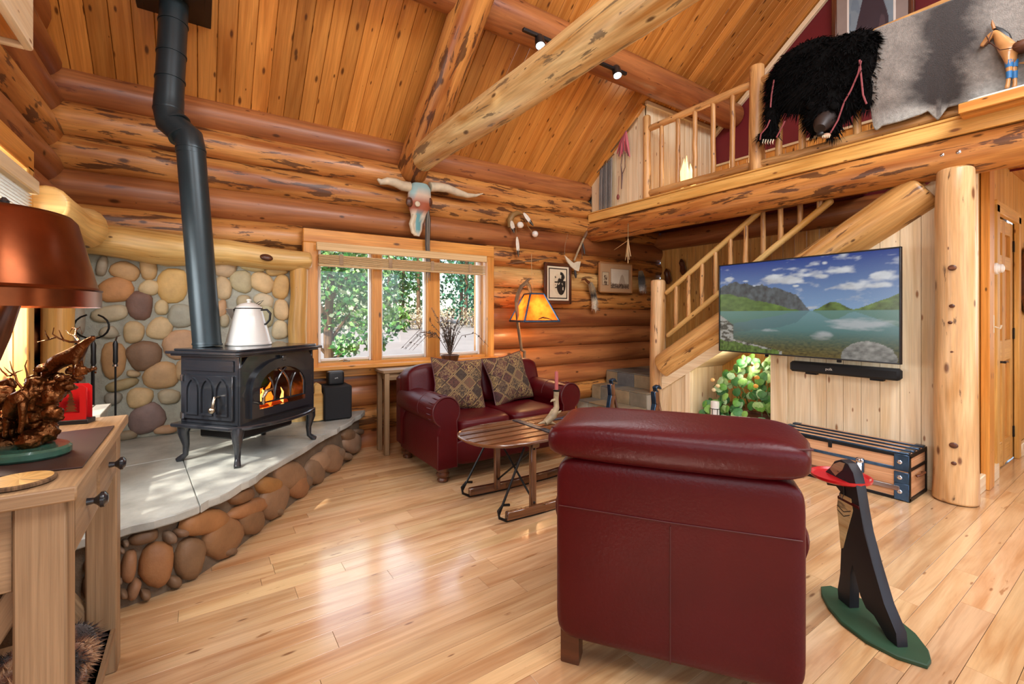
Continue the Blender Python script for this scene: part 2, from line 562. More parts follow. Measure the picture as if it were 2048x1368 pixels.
def build(name, mb, mat, parent=None, color=None, smooth=True, ang=38, colfn=None, fix=True, weld=False):
    """link the collected shapes (world coordinates) as ONE mesh object under parent"""
    Mi = None
    if parent is not None:
        Mi = WM[parent.name].inverted()
    me = bpy.data.meshes.new(name)
    me.from_pydata([tuple(p) for p in mb.v], [], mb.f)
    ul = me.uv_layers.new(name='UVMap')
    li = 0
    flat = []
    for f, u in zip(mb.f, mb.uv):
        if u is None:
            u = [(mb.v[q].x, mb.v[q].y + mb.v[q].z) for q in f]
        for a in u:
            flat.extend(a)
    ul.data.foreach_set('uv', flat)
    if colfn:
        ca = me.color_attributes.new('Col', 'FLOAT_COLOR', 'POINT')
        buf = []
        for p in mb.v:
            buf.extend(tuple(colfn(p)) + (1,))
        ca.data.foreach_set('color', buf)
    if fix or weld:
        bm = bmesh.new()
        bm.from_mesh(me)
        if weld:
            bmesh.ops.remove_doubles(bm, verts=bm.verts, dist=1e-5)
        bmesh.ops.recalc_face_normals(bm, faces=bm.faces)
        bm.to_mesh(me)
        bm.free()
    if Mi is not None:
        me.transform(Mi)
    if smooth:
        me.polygons.foreach_set('use_smooth', [True] * len(me.polygons))
        me.set_sharp_from_angle(angle=R(ang))
    me.materials.append(MAT[mat] if isinstance(mat, str) else mat)
    o = bpy.data.objects.new(name, me)
    COL.objects.link(o)
    WM[o.name] = WM[parent.name] if parent is not None else Matrix()
    if parent is not None:
        o.parent = parent
    if color is not None:
        o.color = C4(color) if not (isinstance(color, tuple) and len(color) == 4) else color
    return o


WM = {}


def tag(o, label=None, cat=None, group=None, kind=None):
    if label:
        o['label'] = label
    if cat:
        o['category'] = cat
    if group:
        o['group'] = group
    if kind:
        o['kind'] = kind
    return o


def thing(name, loc, label=None, cat=None, rotz=0., group=None, kind=None):
    o = bpy.data.objects.new(name, None)
    COL.objects.link(o)
    o.empty_display_size = .05
    o.location = loc
    o.rotation_euler = (0, 0, rotz)
    WM[o.name] = Matrix.Translation(Vector(loc)) @ Matrix.Rotation(rotz, 4, 'Z')
    return tag(o, label, cat, group, kind)


def loc_of(t):
    return WM[t.name]


def copy_piece(src, parent=None):
    c = src.copy()
    COL.objects.link(c)
    if parent is not None:
        c.parent = parent
    WM[c.name] = WM[src.name]
    return c


def skin(name, verts, edges, mat, parent, levels=2, root=0, color=None, colfn=None):
    """continuous body grown over a skeleton; verts = (x, y, z, radius) in world coordinates"""
    me = bpy.data.meshes.new(name)
    Mi = WM[parent.name].inverted()
    me.from_pydata([tuple(Mi @ Vector(v[:3])) for v in verts], edges, [])
    o = bpy.data.objects.new(name, me)
    COL.objects.link(o)
    o.parent = parent
    WM[o.name] = WM[parent.name]
    md = o.modifiers.new('skin', 'SKIN')
    md.use_smooth_shade = True
    for i, v in enumerate(verts):
        sv = me.skin_vertices[0].data[i]
        r = v[3]
        sv.radius = (r, r) if not isinstance(r, tuple) else r
        sv.use_root = (i == root)
    sub = o.modifiers.new('subdivision', 'SUBSURF')
    sub.levels = sub.render_levels = levels
    me.materials.append(MAT[mat] if isinstance(mat, str) else mat)
    if color is not None:
        o.color = C4(color)
    return o


def chain(*ids):
    return [(ids[i], ids[i + 1]) for i in range(len(ids) - 1)]


def log(name, p0, p1, r0, r1, mat, parent=None, n=18, step=.3, wob=.006, rough=.035, rend=.02, seed=None, color=None):
    p0, p1 = Vector(p0), Vector(p1)
    L = (p1 - p0).length
    k = max(2, int(L / step))
    seed = random.random() * 50 if seed is None else seed
    pts, rad = [], []
    for i in range(k + 1):
        t = i / k
        q = p0.lerp(p1, t)
        if 0 < i < k:
            q = q + Vector((noise.noise(Vector((seed, t * 5, 0))), noise.noise(Vector((seed, t * 5, 9))), noise.noise(Vector((seed, t * 5, 20))))) * wob
        pts.append(q)
        rad.append(r0 + (r1 - r0) * t)
    ref = Vector((0, 0, 1)) if abs((p1 - p0).normalized().z) < .8 else Vector((0, 1, 0))
    return build(name, MB().tube(pts, rad, n, rough=rough, seed=seed, rend=rend, ref=ref), mat, parent, color=color)


def frame(o, ex, ey, ez):
    """matrix with origin o and the given axes"""
    ex, ey, ez = Vector(ex), Vector(ey), Vector(ez)
    return Matrix(((ex.x, ey.x, ez.x, o[0]), (ex.y, ey.y, ez.y, o[1]), (ex.z, ey.z, ez.z, o[2]), (0, 0, 0, 1)))


# ================================================================== SETTING
YB = 4.58           # inner face of the window wall logs
XL = -.83           # inner face of the left wall logs
XR = 4.55           # plank wall under the stairs
XF = 5.95           # far wall behind the stairs and the loft
TAN = .82


def CZ(y):
    return 3.17 + TAN * (4.6 - y)


# ---- floor
floor_o = build('floor', MB().cbox((3.4, 1.0, -.06), (9.2, 7.6, .08), .002).cbox((3.4, -1.315, -.02), (9.2, 2.868, .04), .002), 'floor', smooth=False)
tag(floor_o, 'glossy knotty maple plank floor of the log room', 'floor', kind='structure')
rf = random.Random(5)
y = .12
while y < 4.66:
    wd = rf.choice((.075, .095, .115, .127))
    x = -.9 - rf.random() * 1.2
    xmax = 7.86 if y < .86 else 5.9
    while x < xmax:
        L = rf.choice((.7, 1.1, 1.5, 1.9, 2.3))
        x1 = min(x + L, xmax)
        a = max(x, -.9)
        if x1 - a > .03:
            g = .86 + rf.random() * .2
            tnt = (g, g * (.965 + rf.random() * .05), g * (.93 + rf.random() * .09), 1)
            build('floor_plank', MB().cbox(((a + x1) / 2, y + wd / 2, -.010), (x1 - a - .0014, wd - .0016, .02), .0004), 'floor', floor_o, smooth=False, fix=True, color=tnt)
        x = x1
    y += wd

# ---- ceiling
CA = math.atan(TAN)
cs, sn = math.cos(CA), math.sin(CA)
yr = .9
cm = MB()
cm.poly([(-1.2, 4.75, CZ(4.75) + .05), (8, 4.75, CZ(4.75) + .05), (8, yr, CZ(yr) + .05), (-1.2, yr, CZ(yr) + .05)])
cm.poly([(-1.2, yr, CZ(yr) + .05), (8, yr, CZ(yr) + .05), (8, -2.75, CZ(yr) - TAN * (yr + 2.75) + .05), (-1.2, -2.75, CZ(yr) - TAN * (yr + 2.75) + .05)])
ceil_o = build('ceiling', cm, 'ceil', smooth=False, fix=False)
tag(ceil_o, 'sloping tongue and groove pine plank ceiling', 'ceiling', kind='structure')
x = -.92
rc = random.Random(3)
while x < XF:
    wd = .129
    g = .82 + rc.random() * .3
    cut = rc.random()
    spans = [(0, 4.6)] if cut > .35 else [(0, 1.2 + cut * 5), (1.2 + cut * 5, 4.6)]
    for s0, s1 in spans:
        o0 = Vector((x + wd / 2, 4.72 - cs * (s0 + s1) / 2, CZ(4.72) + sn * (s0 + s1) / 2))
        Mx = frame(o0, (1, 0, 0), (0, -cs, sn), (0, -sn, -cs))
        g2 = g * (.94 + .12 * rc.random())
        build('ceiling_plank', MB().cbox((0, 0, 0), (wd - .003, s1 - s0 - .003, .022), .004, M=Mx, grain=1), 'ceil', ceil_o, smooth=False, color=(g2, g2 * .98, g2 * .95, 1))
    x += wd

# ---- window wall of stacked logs
wall_back = thing('wall_back', (0, YB, 0), 'stacked round log wall with the three-pane window', 'wall', kind='structure')
WX0, WX1 = PY(606, 457, 4.5).x, PY(988, 494, 4.5).x
WZ0, WZ1 = .80, 2.115
bm_mats = ['log_red', 'log_peel', 'log_peel', 'log_red', 'log_peel', 'log_tan', 'log_peel', 'log_red', 'log_red', 'log_red', 'log_red', 'log_peel', 'log_red', 'log_red']
for k in range(13):
    zc = 3.03 - .25 * k
    xe = 4.52 if k < 2 else XF + .1
    mt = bm_mats[k]
    yc = YB + .142
    if 4 <= k <= 8:
        log('log', (-1.1, yc, zc), (WX0 + .03, yc, zc), .142, .142, mt, wall_back, rend=.02)
        log('log', (WX1 - .02, yc, zc), (xe, yc, zc), .142, .139, mt if k != 5 else 'log_tan', wall_back, rend=.02)
    elif k == 9:
        log('log', (-1.1, yc, zc), (WX0 + .03, yc, zc), .142, .142, mt, wall_back)
        log('log', (WX0 + .03, yc, .69), (WX1 - .02, yc, .69), .142, .142, mt, wall_back)
        log('log', (WX1 - .02, yc, zc), (xe, yc, zc), .142, .142, mt, wall_back)
    else:
        log('log', (-1.1, yc, zc), (xe, yc, zc), .142, .146, mt, wall_back, rend=.05 if k < 2 else .02)
# chinking behind the logs (above, below and beside the window)
ck = MB()
for x0, x1, z0, z1 in ((-1.1, XF, -.1, .82), (-1.1, WX0 + .03, .82, 2.1), (WX1 - .03, XF, .82, 2.1), (-1.1, XF, 2.1, 3.16)):
    ck.cbox(((x0 + x1) / 2, YB + .16, (z0 + z1) / 2), (x1 - x0, .10, z1 - z0), .001)
build('chinking', ck, 'mortar', wall_back, smooth=False)

# ---- left wall of logs, up into the gable, with a window towards the sun
wall_left = thing('wall_left', (XL, 1, 0), 'stacked log wall on the left, ends locked into the window wall', 'wall', kind='structure')
LY0, LY1, LZ0, LZ1 = 2.22, 3.42, .92, 2.10
lm = ['log_red', 'log_peel', 'log_red', 'log_red', 'log_peel', 'log_red', 'log_red']
for k in range(-10, 13):
    zc = 2.905 - .25 * k
    ye = min(4.9, 4.6 - (zc - .05 - 3.17) / TAN + .12)
    xc = XL - .142
    mt = lm[k % 7]
    segs = [(-2.6, ye)]
    if 4 <= k <= 7:
        segs = [(-2.6, -1.7), (-.1, LY0), (LY1, ye)]
    for a, b in segs:
        if b - a > .1:
            log('log', (xc, a, zc), (xc, b, zc), .142, .142, mt, wall_left, n=16, rend=.03)
ck = MB()
for y0, y1, z0, z1 in ((-2.6, 4.8, -.1, .9), (-2.6, -1.7, .9, 2.1), (-.1, LY0, .9, 2.1), (LY1, 4.8, .9, 2.1), (-2.6, 4.8, 2.1, 3.1), (-2.4, 4.0, 3.1, 3.6), (-1.4, 3.2, 3.6, 4.3), (-.6, 2.4, 4.3, 5.2)):
    ck.cbox((XL - .16, (y0 + y1) / 2, (z0 + z1) / 2), (.1, y1 - y0, z1 - z0), .001)
build('chinking', ck, 'mortar', wall_left, smooth=False)

# ---- rear wall (behind the camera, wide glazing left open) and end wall of the hall
wr = MB()
for x0, x1, z0, z1 in ((-1, 8, 0, .55), (-1, 8, 2.85, 3.4), (-1, -.5, .55, 2.85), (4.5, 8, .55, 2.85)):
    wr.cbox(((x0 + x1) / 2, -2.65, (z0 + z1) / 2), (x1 - x0, .1, z1 - z0), .002)
tag(build('wall_rear', wr, 'pine_gold', smooth=False), 'pine boarded wall behind the viewer', 'wall', kind='structure')
we = MB()
for y0, y1, z0, z1 in ((-2.6, .85, 0, .8), (-2.6, -1.9, .8, 2.4), (-.1, .85, .8, 2.4), (-2.6, .85, 2.4, 6.)):
    we.cbox((7.9, (y0 + y1) / 2, (z0 + z1) / 2), (.1, y1 - y0, z1 - z0), .002)
tag(build('wall_hall', we, 'pine_gold', smooth=False), 'golden pine wall at the far end of the hall', 'wall', kind='structure')

# ---- window in the window wall
win = thing('window_1', ((WX0 + WX1) / 2, 4.5, WZ0), 'three-pane wooden casement window behind the loveseat', 'window', kind='structure')
gx = [PY(u, 600, 4.6).x for u in (638, 745, 763, 855, 879, 962)]
zin0, zin1 = .875, 1.99
ix0, ix1 = gx[0] - .03, gx[5] + .03
cw = MB
build('casing', MB().cbox(((WX0 + WX1) / 2, 4.53, (zin1 + WZ1) / 2), (WX1 - WX0, .07, WZ1 - zin1), .006), 'casing', win)
build('casing', MB().cbox(((WX0 + ix0) / 2, 4.53, (WZ0 + zin1) / 2), (ix0 - WX0, .07, zin1 - WZ0), .006, grain=2), 'casing', win)
build('casing', MB().cbox(((WX1 + ix1) / 2, 4.53, (WZ0 + zin1) / 2), (WX1 - ix1, .07, zin1 - WZ0), .006, grain=2), 'casing', win)
build('sill', MB().cbox(((WX0 + WX1) / 2, 4.50, .822), (WX1 - WX0 + .04, .16, .035), .008), 'casing', win)
build('apron', MB().cbox(((WX0 + WX1) / 2, 4.545, .765), (WX1 - WX0, .03, .08), .005), 'casing', win)
build('jamb', MB().cbox((ix0 - .01, 4.68, 1.43), (.03, .26, 1.2), .002, grain=2), 'casing', win)
build('jamb', MB().cbox((ix1 + .01, 4.68, 1.43), (.03, .26, 1.2), .002, grain=2), 'casing', win)
build('head_jamb', MB().cbox(((ix0 + ix1) / 2, 4.68, 2.0), (ix1 - ix0, .26, .03), .002), 'casing', win)
build('stool', MB().cbox(((ix0 + ix1) / 2, 4.68, .85), (ix1 - ix0, .26, .03), .002), 'casing', win)
for a, b in ((1, 2), (3, 4)):
    build('mullion', MB().cbox(((gx[a] + gx[b]) / 2, 4.63, 1.43), (gx[b] - gx[a], .09, 1.14), .006, grain=2), 'casing', win)
for a, b in ((0, 1), (2, 3), (4, 5)):
    fr = MB()
    for xx in (gx[a] + .012, gx[b] - .012):
        fr.cbox((xx, 4.66, 1.43), (.024, .05, 1.13), .003, grain=2)
    for zz in (.888, 1.972):
        fr.cbox(((gx[a] + gx[b]) / 2, 4.66, zz), (gx[b] - gx[a] - .05, .05, .024), .003)
    sash = build('sash', fr, 'white', win)
    build('pane', MB().cbox(((gx[a] + gx[b]) / 2, 4.672, 1.43), (gx[b] - gx[a] - .03, .004, 1.1), .001), 'glass', sash, smooth=False)
cr = MB().cbox((1.18, 4.585, .872), (.06, .03, .018), .004).tube([(1.18, 4.575, .882), (1.15, 4.565, .888), (1.10, 4.565, .884)], [.007, .006, .005], 8)
build('crank_handle', cr, 'nickel', win)

bl = thing('window_blind', ((WX0 + WX1) / 2, 4.47, 1.9), 'bamboo slat blind bunched up under its wooden valance over the three-pane window', 'blind')
vx0, vx1 = PY(632, 483, 4.45).x, PY(972, 512, 4.45).x
build('valance', MB().cbox(((vx0 + vx1) / 2, 4.44, 1.95), (vx1 - vx0, .035, .075), .006), 'rattan', bl)
for i in range(9):
    build('slat', MB().cbox(((vx0 + vx1) / 2, 4.452, 1.872 - i * .0095), (vx1 - vx0 - .04, .05, .0065), .002), 'rattan', bl)
build('bottom_rail', MB().cbox(((vx0 + vx1) / 2, 4.452, 1.778), (vx1 - vx0 - .04, .05, .018), .005), 'rattan', bl)
for q in (.12, .38, .63, .88):
    build('ladder_tape', MB().cbox((vx0 + (vx1 - vx0) * q, 4.423, 1.835), (.035, .004, .1), .001), 'table', bl)
for q in range(3):
    xx = vx1 - .05 + q * .012
    build('pull_cord', MB().tube([(xx, 4.43, 1.92), (xx + .004, 4.43, 1.4), (xx, 4.43, .98 + q * .03)], .0022, 5), 'white', bl)

# ---- window in the left wall
w2 = thing('window_2', (XL, (LY0 + LY1) / 2, LZ0), 'window in the left log wall, behind the copper shade', 'window', kind='structure')
xm = XL + .05
build('casing', MB().cbox((xm, (LY0 + LY1) / 2, LZ1 + .05), (.07, LY1 - LY0 + .2, .12), .006, grain=1), 'casing', w2)
for yy in (LY0 - .05, LY1 + .05):
    build('casing', MB().cbox((xm, yy, (LZ0 + LZ1) / 2), (.07, .11, LZ1 - LZ0 + .02), .006, grain=2), 'pine_gold', w2)
    build('jamb', MB().cbox((XL - .12, yy + (.045 if yy < 2 else -.045), (LZ0 + LZ1) / 2), (.3, .03, LZ1 - LZ0), .002, grain=2), 'pine_gold', w2)
build('sill', MB().cbox((XL + .03, (LY0 + LY1) / 2, LZ0 - .02), (.2, LY1 - LY0 + .2, .04), .006, grain=1), 'casing', w2)
for yy in (LY0 + .02, (LY0 + LY1) / 2, LY1 - .02):
    build('mullion', MB().cbox((XL - .15, yy, (LZ0 + LZ1) / 2), (.05, .05, LZ1 - LZ0), .004, grain=2), 'white', w2)
for yy in ((LY0 * 3 + LY1) / 4, (LY0 + LY1 * 3) / 4):
    build('pane', MB().cbox((XL - .16, yy, (LZ0 + LZ1) / 2), (.004, (LY1 - LY0) / 2 - .05, LZ1 - LZ0), .001), 'glass', w2, smooth=False)
b2 = thing('window_blind', (XL + .1, 2.6, 1.9), 'pale slat blind pulled up under a valance in the left wall window', 'blind')
build('valance', MB().cbox((XL + .105, 2.81, 1.985), (.06, 1.14, .075), .006, grain=1), 'pine', b2)
for i in range(7):
    build('slat', MB().cbox((XL + .09, 2.81, 1.935 - i * .016), (.05, 1.06, .005), .0015, grain=1), 'white', b2)
build('bottom_rail', MB().cbox((XL + .09, 2.81, 1.81), (.05, 1.06, .016), .004, grain=1), 'pine', b2)

# wooden box high on the left wall
bx = thing('wall_cabinet', (XL + .12, 2.9, 2.62), 'open-bottomed pale wood box fixed high on the left log wall', 'cabinet')
c0 = PX(64, 104, -.60)
yb1 = c0.y
build('front_board', MB().cbox((-.61, yb1 - .4, c0.z + .22), (.03, .8, .44), .008, grain=1), 'pine', bx)
build('side_board', MB().cbox((-.715, yb1 - .015, c0.z + .22), (.2, .03, .44), .008, grain=0), 'pine', bx)
build('bottom_panel', MB().cbox((-.72, yb1 - .42, c0.z + .03), (.19, .77, .02), .004, grain=1), 'casing', bx)

# ---- plank wall under the stairs (TV wall)
wall_r = thing('wall_right', (XR, 2.2, 0), 'pale vertical pine plank wall under the stairs, behind the television', 'wall', kind='structure')
S0 = PX(1340, 722, XR)
S1 = PX(1838, 385, XR)
SL = (S1.z - S0.z) / (S0.y - S1.y)


def STR(y):
    return S0.z + SL * (S0.y - y)


AY1, AY0 = PX(1382, 752, XR).y, PX(1543, 700, XR).y        # alcove opening
AZ0 = .17


def plank_x(y0, y1, z0, z0b, ztop, name='plank', mat='pine', parent=wall_r, x=XR, color=None):
    """vertical plank in a plane x = const whose top follows ztop(y)"""
    g = .0016
    out = [(y0 + g, z0), (y1 - g, z0b), (y1 - g, ztop(y1)), (y0 + g, ztop(y0))]
    Mx = frame((x, 0, 0), (0, 1, 0), (0, 0, 1), (1, 0, 0))
    mb = MB().prism(out, 0, .02, M=Mx, ch=.003)
    for i, f in enumerate(mb.f):
        mb.uv[i] = [(mb.v[q].z, mb.v[q].y) for q in f]
    return build(name, mb, mat, parent, smooth=False, color=color)


yy = .86
rp = random.Random(8)
while yy < 3.5:
    w_ = .128
    y0, y1 = yy, min(yy + w_, 3.52)
    if y0 < AY0 < y1:
        y1 = AY0
    if y0 < AY1 < y1:
        y1 = AY1
    if AY0 - .001 <= y0 and y1 <= AY1 + .001:
        plank_x(y0, y1, 0, 0, lambda q: AZ0)
        top0 = STR(y0) - .16
        plank_x(y0, y1, STR(y0) - .24, STR(y1) - .24, lambda q: STR(q) + .02)
    else:
        plank_x(y0, y1, 0, 0, lambda q: min(STR(q) + .02, 2.6))
    yy = y1
# alcove: frame boards, back, soffit, bottom
build('frame_board', MB().cbox((XR - .012, AY0 - .075, .62), (.02, .15, 1.24), .003, grain=2), 'pine', wall_r)
build('frame_board', MB().cbox((XR - .012, AY1 + .03, .42), (.02, .06, .60), .003, grain=2), 'pine', wall_r)
build('alcove_ledge', MB().cbox((XR + .10, (AY0 + AY1) / 2, AZ0 - .01), (.26, AY1 - AY0, .025), .003, grain=1), 'pine', wall_r)
Mx = frame((XR + .02, 0, 0), (0, 1, 0), (0, 0, 1), (1, 0, 0))
sf = MB().prism([(AY0, STR(AY0) - .26), (AY1 + .02, STR(AY1) - .26), (AY1 + .02, STR(AY1) - .24), (AY0, STR(AY0) - .24)], 0, .75, M=Mx)
build('soffit', sf, 'pine', wall_r, smooth=False)
for i in range(7):
    a = AY0 + (AY1 - AY0) * i / 7
    b_ = AY0 + (AY1 - AY0) * (i + 1) / 7
    plank_x(a, b_, .1, .1, lambda q: STR(q) - .25, mat='pine_gold', x=XR + .62)
build('alcove_side', MB().cbox((XR + .33, AY1 + .012, .4), (.62, .024, .85), .003, grain=2), 'pine', wall_r)
build('alcove_side', MB().cbox((XR + .33, AY0 - .012, .7), (.62, .024, 1.3), .003, grain=2), 'pine', wall_r)
build('baseboard', MB().cbox((XR - .01, 1.5, .05), (.02, 1.1, .10), .004, grain=1), 'pine', wall_r)

# ---- wall with the door in the hall, beyond the corner post
DY = .86
wall_h = thing('wall_door', (5.6, DY, 0), 'golden pine wall with the panelled door beside the round post', 'wall', kind='structure')
DX0, DX1 = PY(1990, 700, DY).x, PY(2029, 700, DY).x
DT = 2.16
x = XR + .02
while x < 7.8:
    x1 = min(x + .128, 7.8)
    a, b_ = x, x1
    if a < DX0 - .05 < b_:
        b_ = DX0 - .05
    if a < DX1 + .05 < b_:
        b_ = DX1 + .05
    inside = a >= DX0 - .051 and b_ <= DX1 + .051
    z0 = DT + .05 if inside else 0
    build('plank', MB().cbox(((a + b_) / 2, DY + .01, (z0 + 2.62) / 2), (b_ - a - .003, .02, 2.62 - z0), .003, grain=2), 'pine_gold', wall_h, smooth=False)
    x = b_
for xx in (DX0 - .05, DX1 + .05):
    build('door_casing', MB().cbox((xx, DY - .012, DT / 2 + .03), (.10, .035, DT + .06), .005, grain=2), 'pine_gold', wall_h)
build('door_casing', MB().cbox(((DX0 + DX1) / 2, DY - .012, DT + .045), (DX1 - DX0 + .2, .035, .10), .005), 'pine_gold', wall_h)
build('corner_trim', MB().cbox((XR + .03, DY - .02, 1.3), (.12, .04, 2.6), .005, grain=2), 'pine', wall_h)
build('corner_trim', MB().cbox((XR + .42, DY - .03, 1.3), (.16, .05, 2.6), .005, grain=2), 'casing', wall_h)
bb = build('baseboard_hall', MB().cbox(((XR + DX0) / 2, DY - .02, .06), (DX0 - XR - .12, .03, .12), .005).cbox(((DX1 + 7.8) / 2 + .05, DY - .02, .06), (7.8 - DX1 - .12, .03, .12), .005), 'pine')
tag(bb, 'pale pine baseboard along the hall wall', 'baseboard', kind='structure')
build('door_jamb', MB().cbox(((DX0 + DX1) / 2, DY + .085, 1.2), (DX1 - DX0 + .3, .03, 2.4), .003, grain=2), 'pine_gold', wall_h)
dr = thing('door_1', ((DX0 + DX1) / 2, DY, 0), 'golden pine six-panel door with black lever handle', 'door', kind='structure')
dm = MB()
dw = DX1 - DX0
for q in (0, .5, 1):
    dm.cbox((DX0 + .055 + q * (dw - .11), DY + .03, DT / 2), (.11, .04, DT - .01), .004, grain=2)
for z0, z1 in ((.01, .22), (.92, 1.10), (1.72, 1.84), (DT - .13, DT - .01)):
    dm.cbox((DX0 + dw / 2, DY + .03, (z0 + z1) / 2), (dw - .02, .038, z1 - z0), .004, grain=0)
build('door_leaf', dm, 'pine_gold', dr)
for z0, z1 in ((.22, .92), (1.10, 1.72), (1.84, DT - .13)):
    for q in (.29, .71):
        build('door_panel', MB().cbox((DX0 + q * dw, DY + .042, (z0 + z1) / 2), (dw * .34, .016, z1 - z0 + .01), .006, grain=2), 'casing', dr)
build('door_handle', MB().lathe([(.028, 0), (.028, .012), (.01, .014), (.01, .05)], 14, M=frame((DX0 + .07, DY + .01, .93), (1, 0, 0), (0, 0, 1), (0, -1, 0))).tube([(DX0 + .07, DY - .045, .93), (DX0 + .13, DY - .05, .935), (DX0 + .19, DY - .045, .925)], [.011, .009, .007], 10), 'blackiron', dr)
for zz in (.25, 1.15, 1.95):
    build('hinge', MB().cbox((DX1 - .005, DY + .004, zz), (.035, .012, .10), .002), 'iron', dr)

# ---- far wall behind stairs, loft floor, red wall
wall_f = thing('wall_far', (XF, 3, 0), 'vertical pine plank wall behind the staircase', 'wall', kind='structure')
yy = .9
while yy < 4.6:
    y1 = min(yy + .135, 4.62)
    build('plank', MB().cbox((XF + .05, (yy + y1) / 2, 1.35), (.02, y1 - yy - .003, 2.7), .003, grain=2), 'pine_gold', wall_f, smooth=False)
    yy = y1
log('log', (XF + .04, .9, 2.47), (XF + .04, 4.7, 2.47), .14, .14, 'log_red', wall_f)
wall_red = build('wall_red', MB().poly([(XF + .03, -2.7, 2.6), (XF + .03, 4.7, 2.6), (XF + .03, 4.7, 3.2), (XF + .03, yr, CZ(yr) + .1), (XF + .03, -2.7, 3.3)]), 'redwall', smooth=False, fix=False)
tag(wall_red, 'dark red painted gable wall behind the loft', 'wall', kind='structure')
yy = -.5
while yy < 3.7:
    y1 = yy + .12
    build('wainscot_plank', MB().cbox((XF + .015, (yy + y1) / 2, 3.05), (.02, .117, .68), .003, grain=2), 'casing', wall_red, smooth=False)
    yy = y1
build('wainscot_cap', MB().cbox((XF, 1.6, 3.4), (.04, 4.2, .03), .004, grain=1), 'pine', wall_red)
# sloping trim where the ceiling meets the red wall
Lr = 3.6
Mt = frame((XF - .0, 4.62 - cs * Lr / 2 - .02, CZ(4.62) + sn * Lr / 2 - .07), (1, 0, 0), (0, -cs, sn), (0, -sn, -cs))
tag(build('trim_1', MB().cbox((0, 0, 0), (.05, Lr, .06), .004, M=Mt, grain=1), 'pine'), 'sloping pine trim between ceiling and red wall', 'trim', kind='structure')

ch_o = build('ceiling_hall', MB().cbox((6.25, -.85, 2.66), (3.3, 3.5, .08), .003), 'ceil', smooth=False)
tag(ch_o, 'flat pine ceiling over the hall', 'ceiling', kind='structure')
LF0 = 2.60
lf = thing('floor_loft', (5.2, 3.0, LF0), 'plank loft floor with squared pine edge board', 'floor', kind='structure')
xx = 4.5
while xx < XF:
    x1 = min(xx + .135, XF)
    build('plank', MB().cbox(((xx + x1) / 2, 3.25, 2.655), (x1 - xx - .003, 2.7, .05), .003, grain=1), 'ceil', lf, smooth=False)
    xx = x1
build('edge_board', MB().cbox((4.445, 1.55, 2.65), (.05, 6.12, .115), .006, grain=1), 'pine_gold', lf)
build('nosing', MB().cbox((4.47, 1.55, 2.715), (.12, 6.12, .02), .005, grain=1), 'pine_gold', lf)
build('ledger', MB().cbox((4.56, 1.55, 2.58), (.08, 6.0, .05), .003, grain=1), 'casing', lf)

# gable panel and knee-wall cupboard on the loft
KY = PX(1288, 260, 4.47).y
wall_k = thing('wall_loft', (4.5, 4.1, 2.72), 'pale pine knee wall closing the low end of the loft', 'wall', kind='structure')
yy = KY
while yy < 4.58:
    y1 = min(yy + .09, 4.6)
    plank_x(yy, y1, 2.72, 2.72, lambda q: CZ(q) - .03, parent=wall_k, x=4.47)
    yy = y1
xx = 4.5
KT = CZ(KY) - .02
while xx < XF:
    x1 = min(xx + .11, XF)
    build('plank', MB().cbox(((xx + x1) / 2, KY - .01, (2.72 + KT) / 2), (x1 - xx - .003, .02, KT - 2.72), .003, grain=2), 'pine', wall_k, smooth=False)
    xx = x1
build('top_trim', MB().cbox(((4.47 + XF) / 2, KY - .03, KT), (XF - 4.47, .04, .05), .004), 'pine', wall_k)
Lk = (4.62 - KY) / cs
Mk = frame((4.455, (4.62 + KY) / 2, CZ((4.62 + KY) / 2) - .035), (1, 0, 0), (0, -cs, sn), (0, -sn, -cs))
build('gable_trim', MB().cbox((0, 0, 0), (.05, Lk, .07), .004, M=Mk, grain=1), 'casing', wall_k)

# ---- big logs overhead
t = log('tie_beam', (1.90, 4.68, 2.94), (1.90, -2.6, 2.94), .135, .15, 'log_pale', n=24, wob=.02, rough=.05, seed=3)
tag(t, 'pale skip-peeled log beam crossing the room just above the skull', 'beam')
t = log('rafter', (1.87, 4.66, CZ(4.66) - .30), (1.87, 1.0, CZ(1.0) - .30), .16, .16, 'log_peel', n=20, wob=.015, rough=.05)
tag(t, 'peeled log rafter rising under the sloping ceiling from the tie beam', 'beam')
PUY = 3.42
t = log('purlin', (-.9, PUY, CZ(PUY) - .13), (XF + .02, PUY, CZ(PUY) - .13), .165, .165, 'log_red', n=22, wob=.01)
tag(t, 'smooth reddish log purlin carrying the track lights', 'beam')
t = log('loft_beam', (4.52, 4.70, 2.465), (4.52, -1.5, 2.465), .142, .145, 'log_peel', n=22, wob=.015, rough=.04)
tag(t, 'long peeled log under the loft edge, resting on the round post', 'beam')
for _u, _v in ((1884, 310), (1917, 304)):
    build('bolt', MB().sell(PX(_u, _v, 4.382), (.008, .016, .016), 1, 1, 12, 6), 'chrome', t)

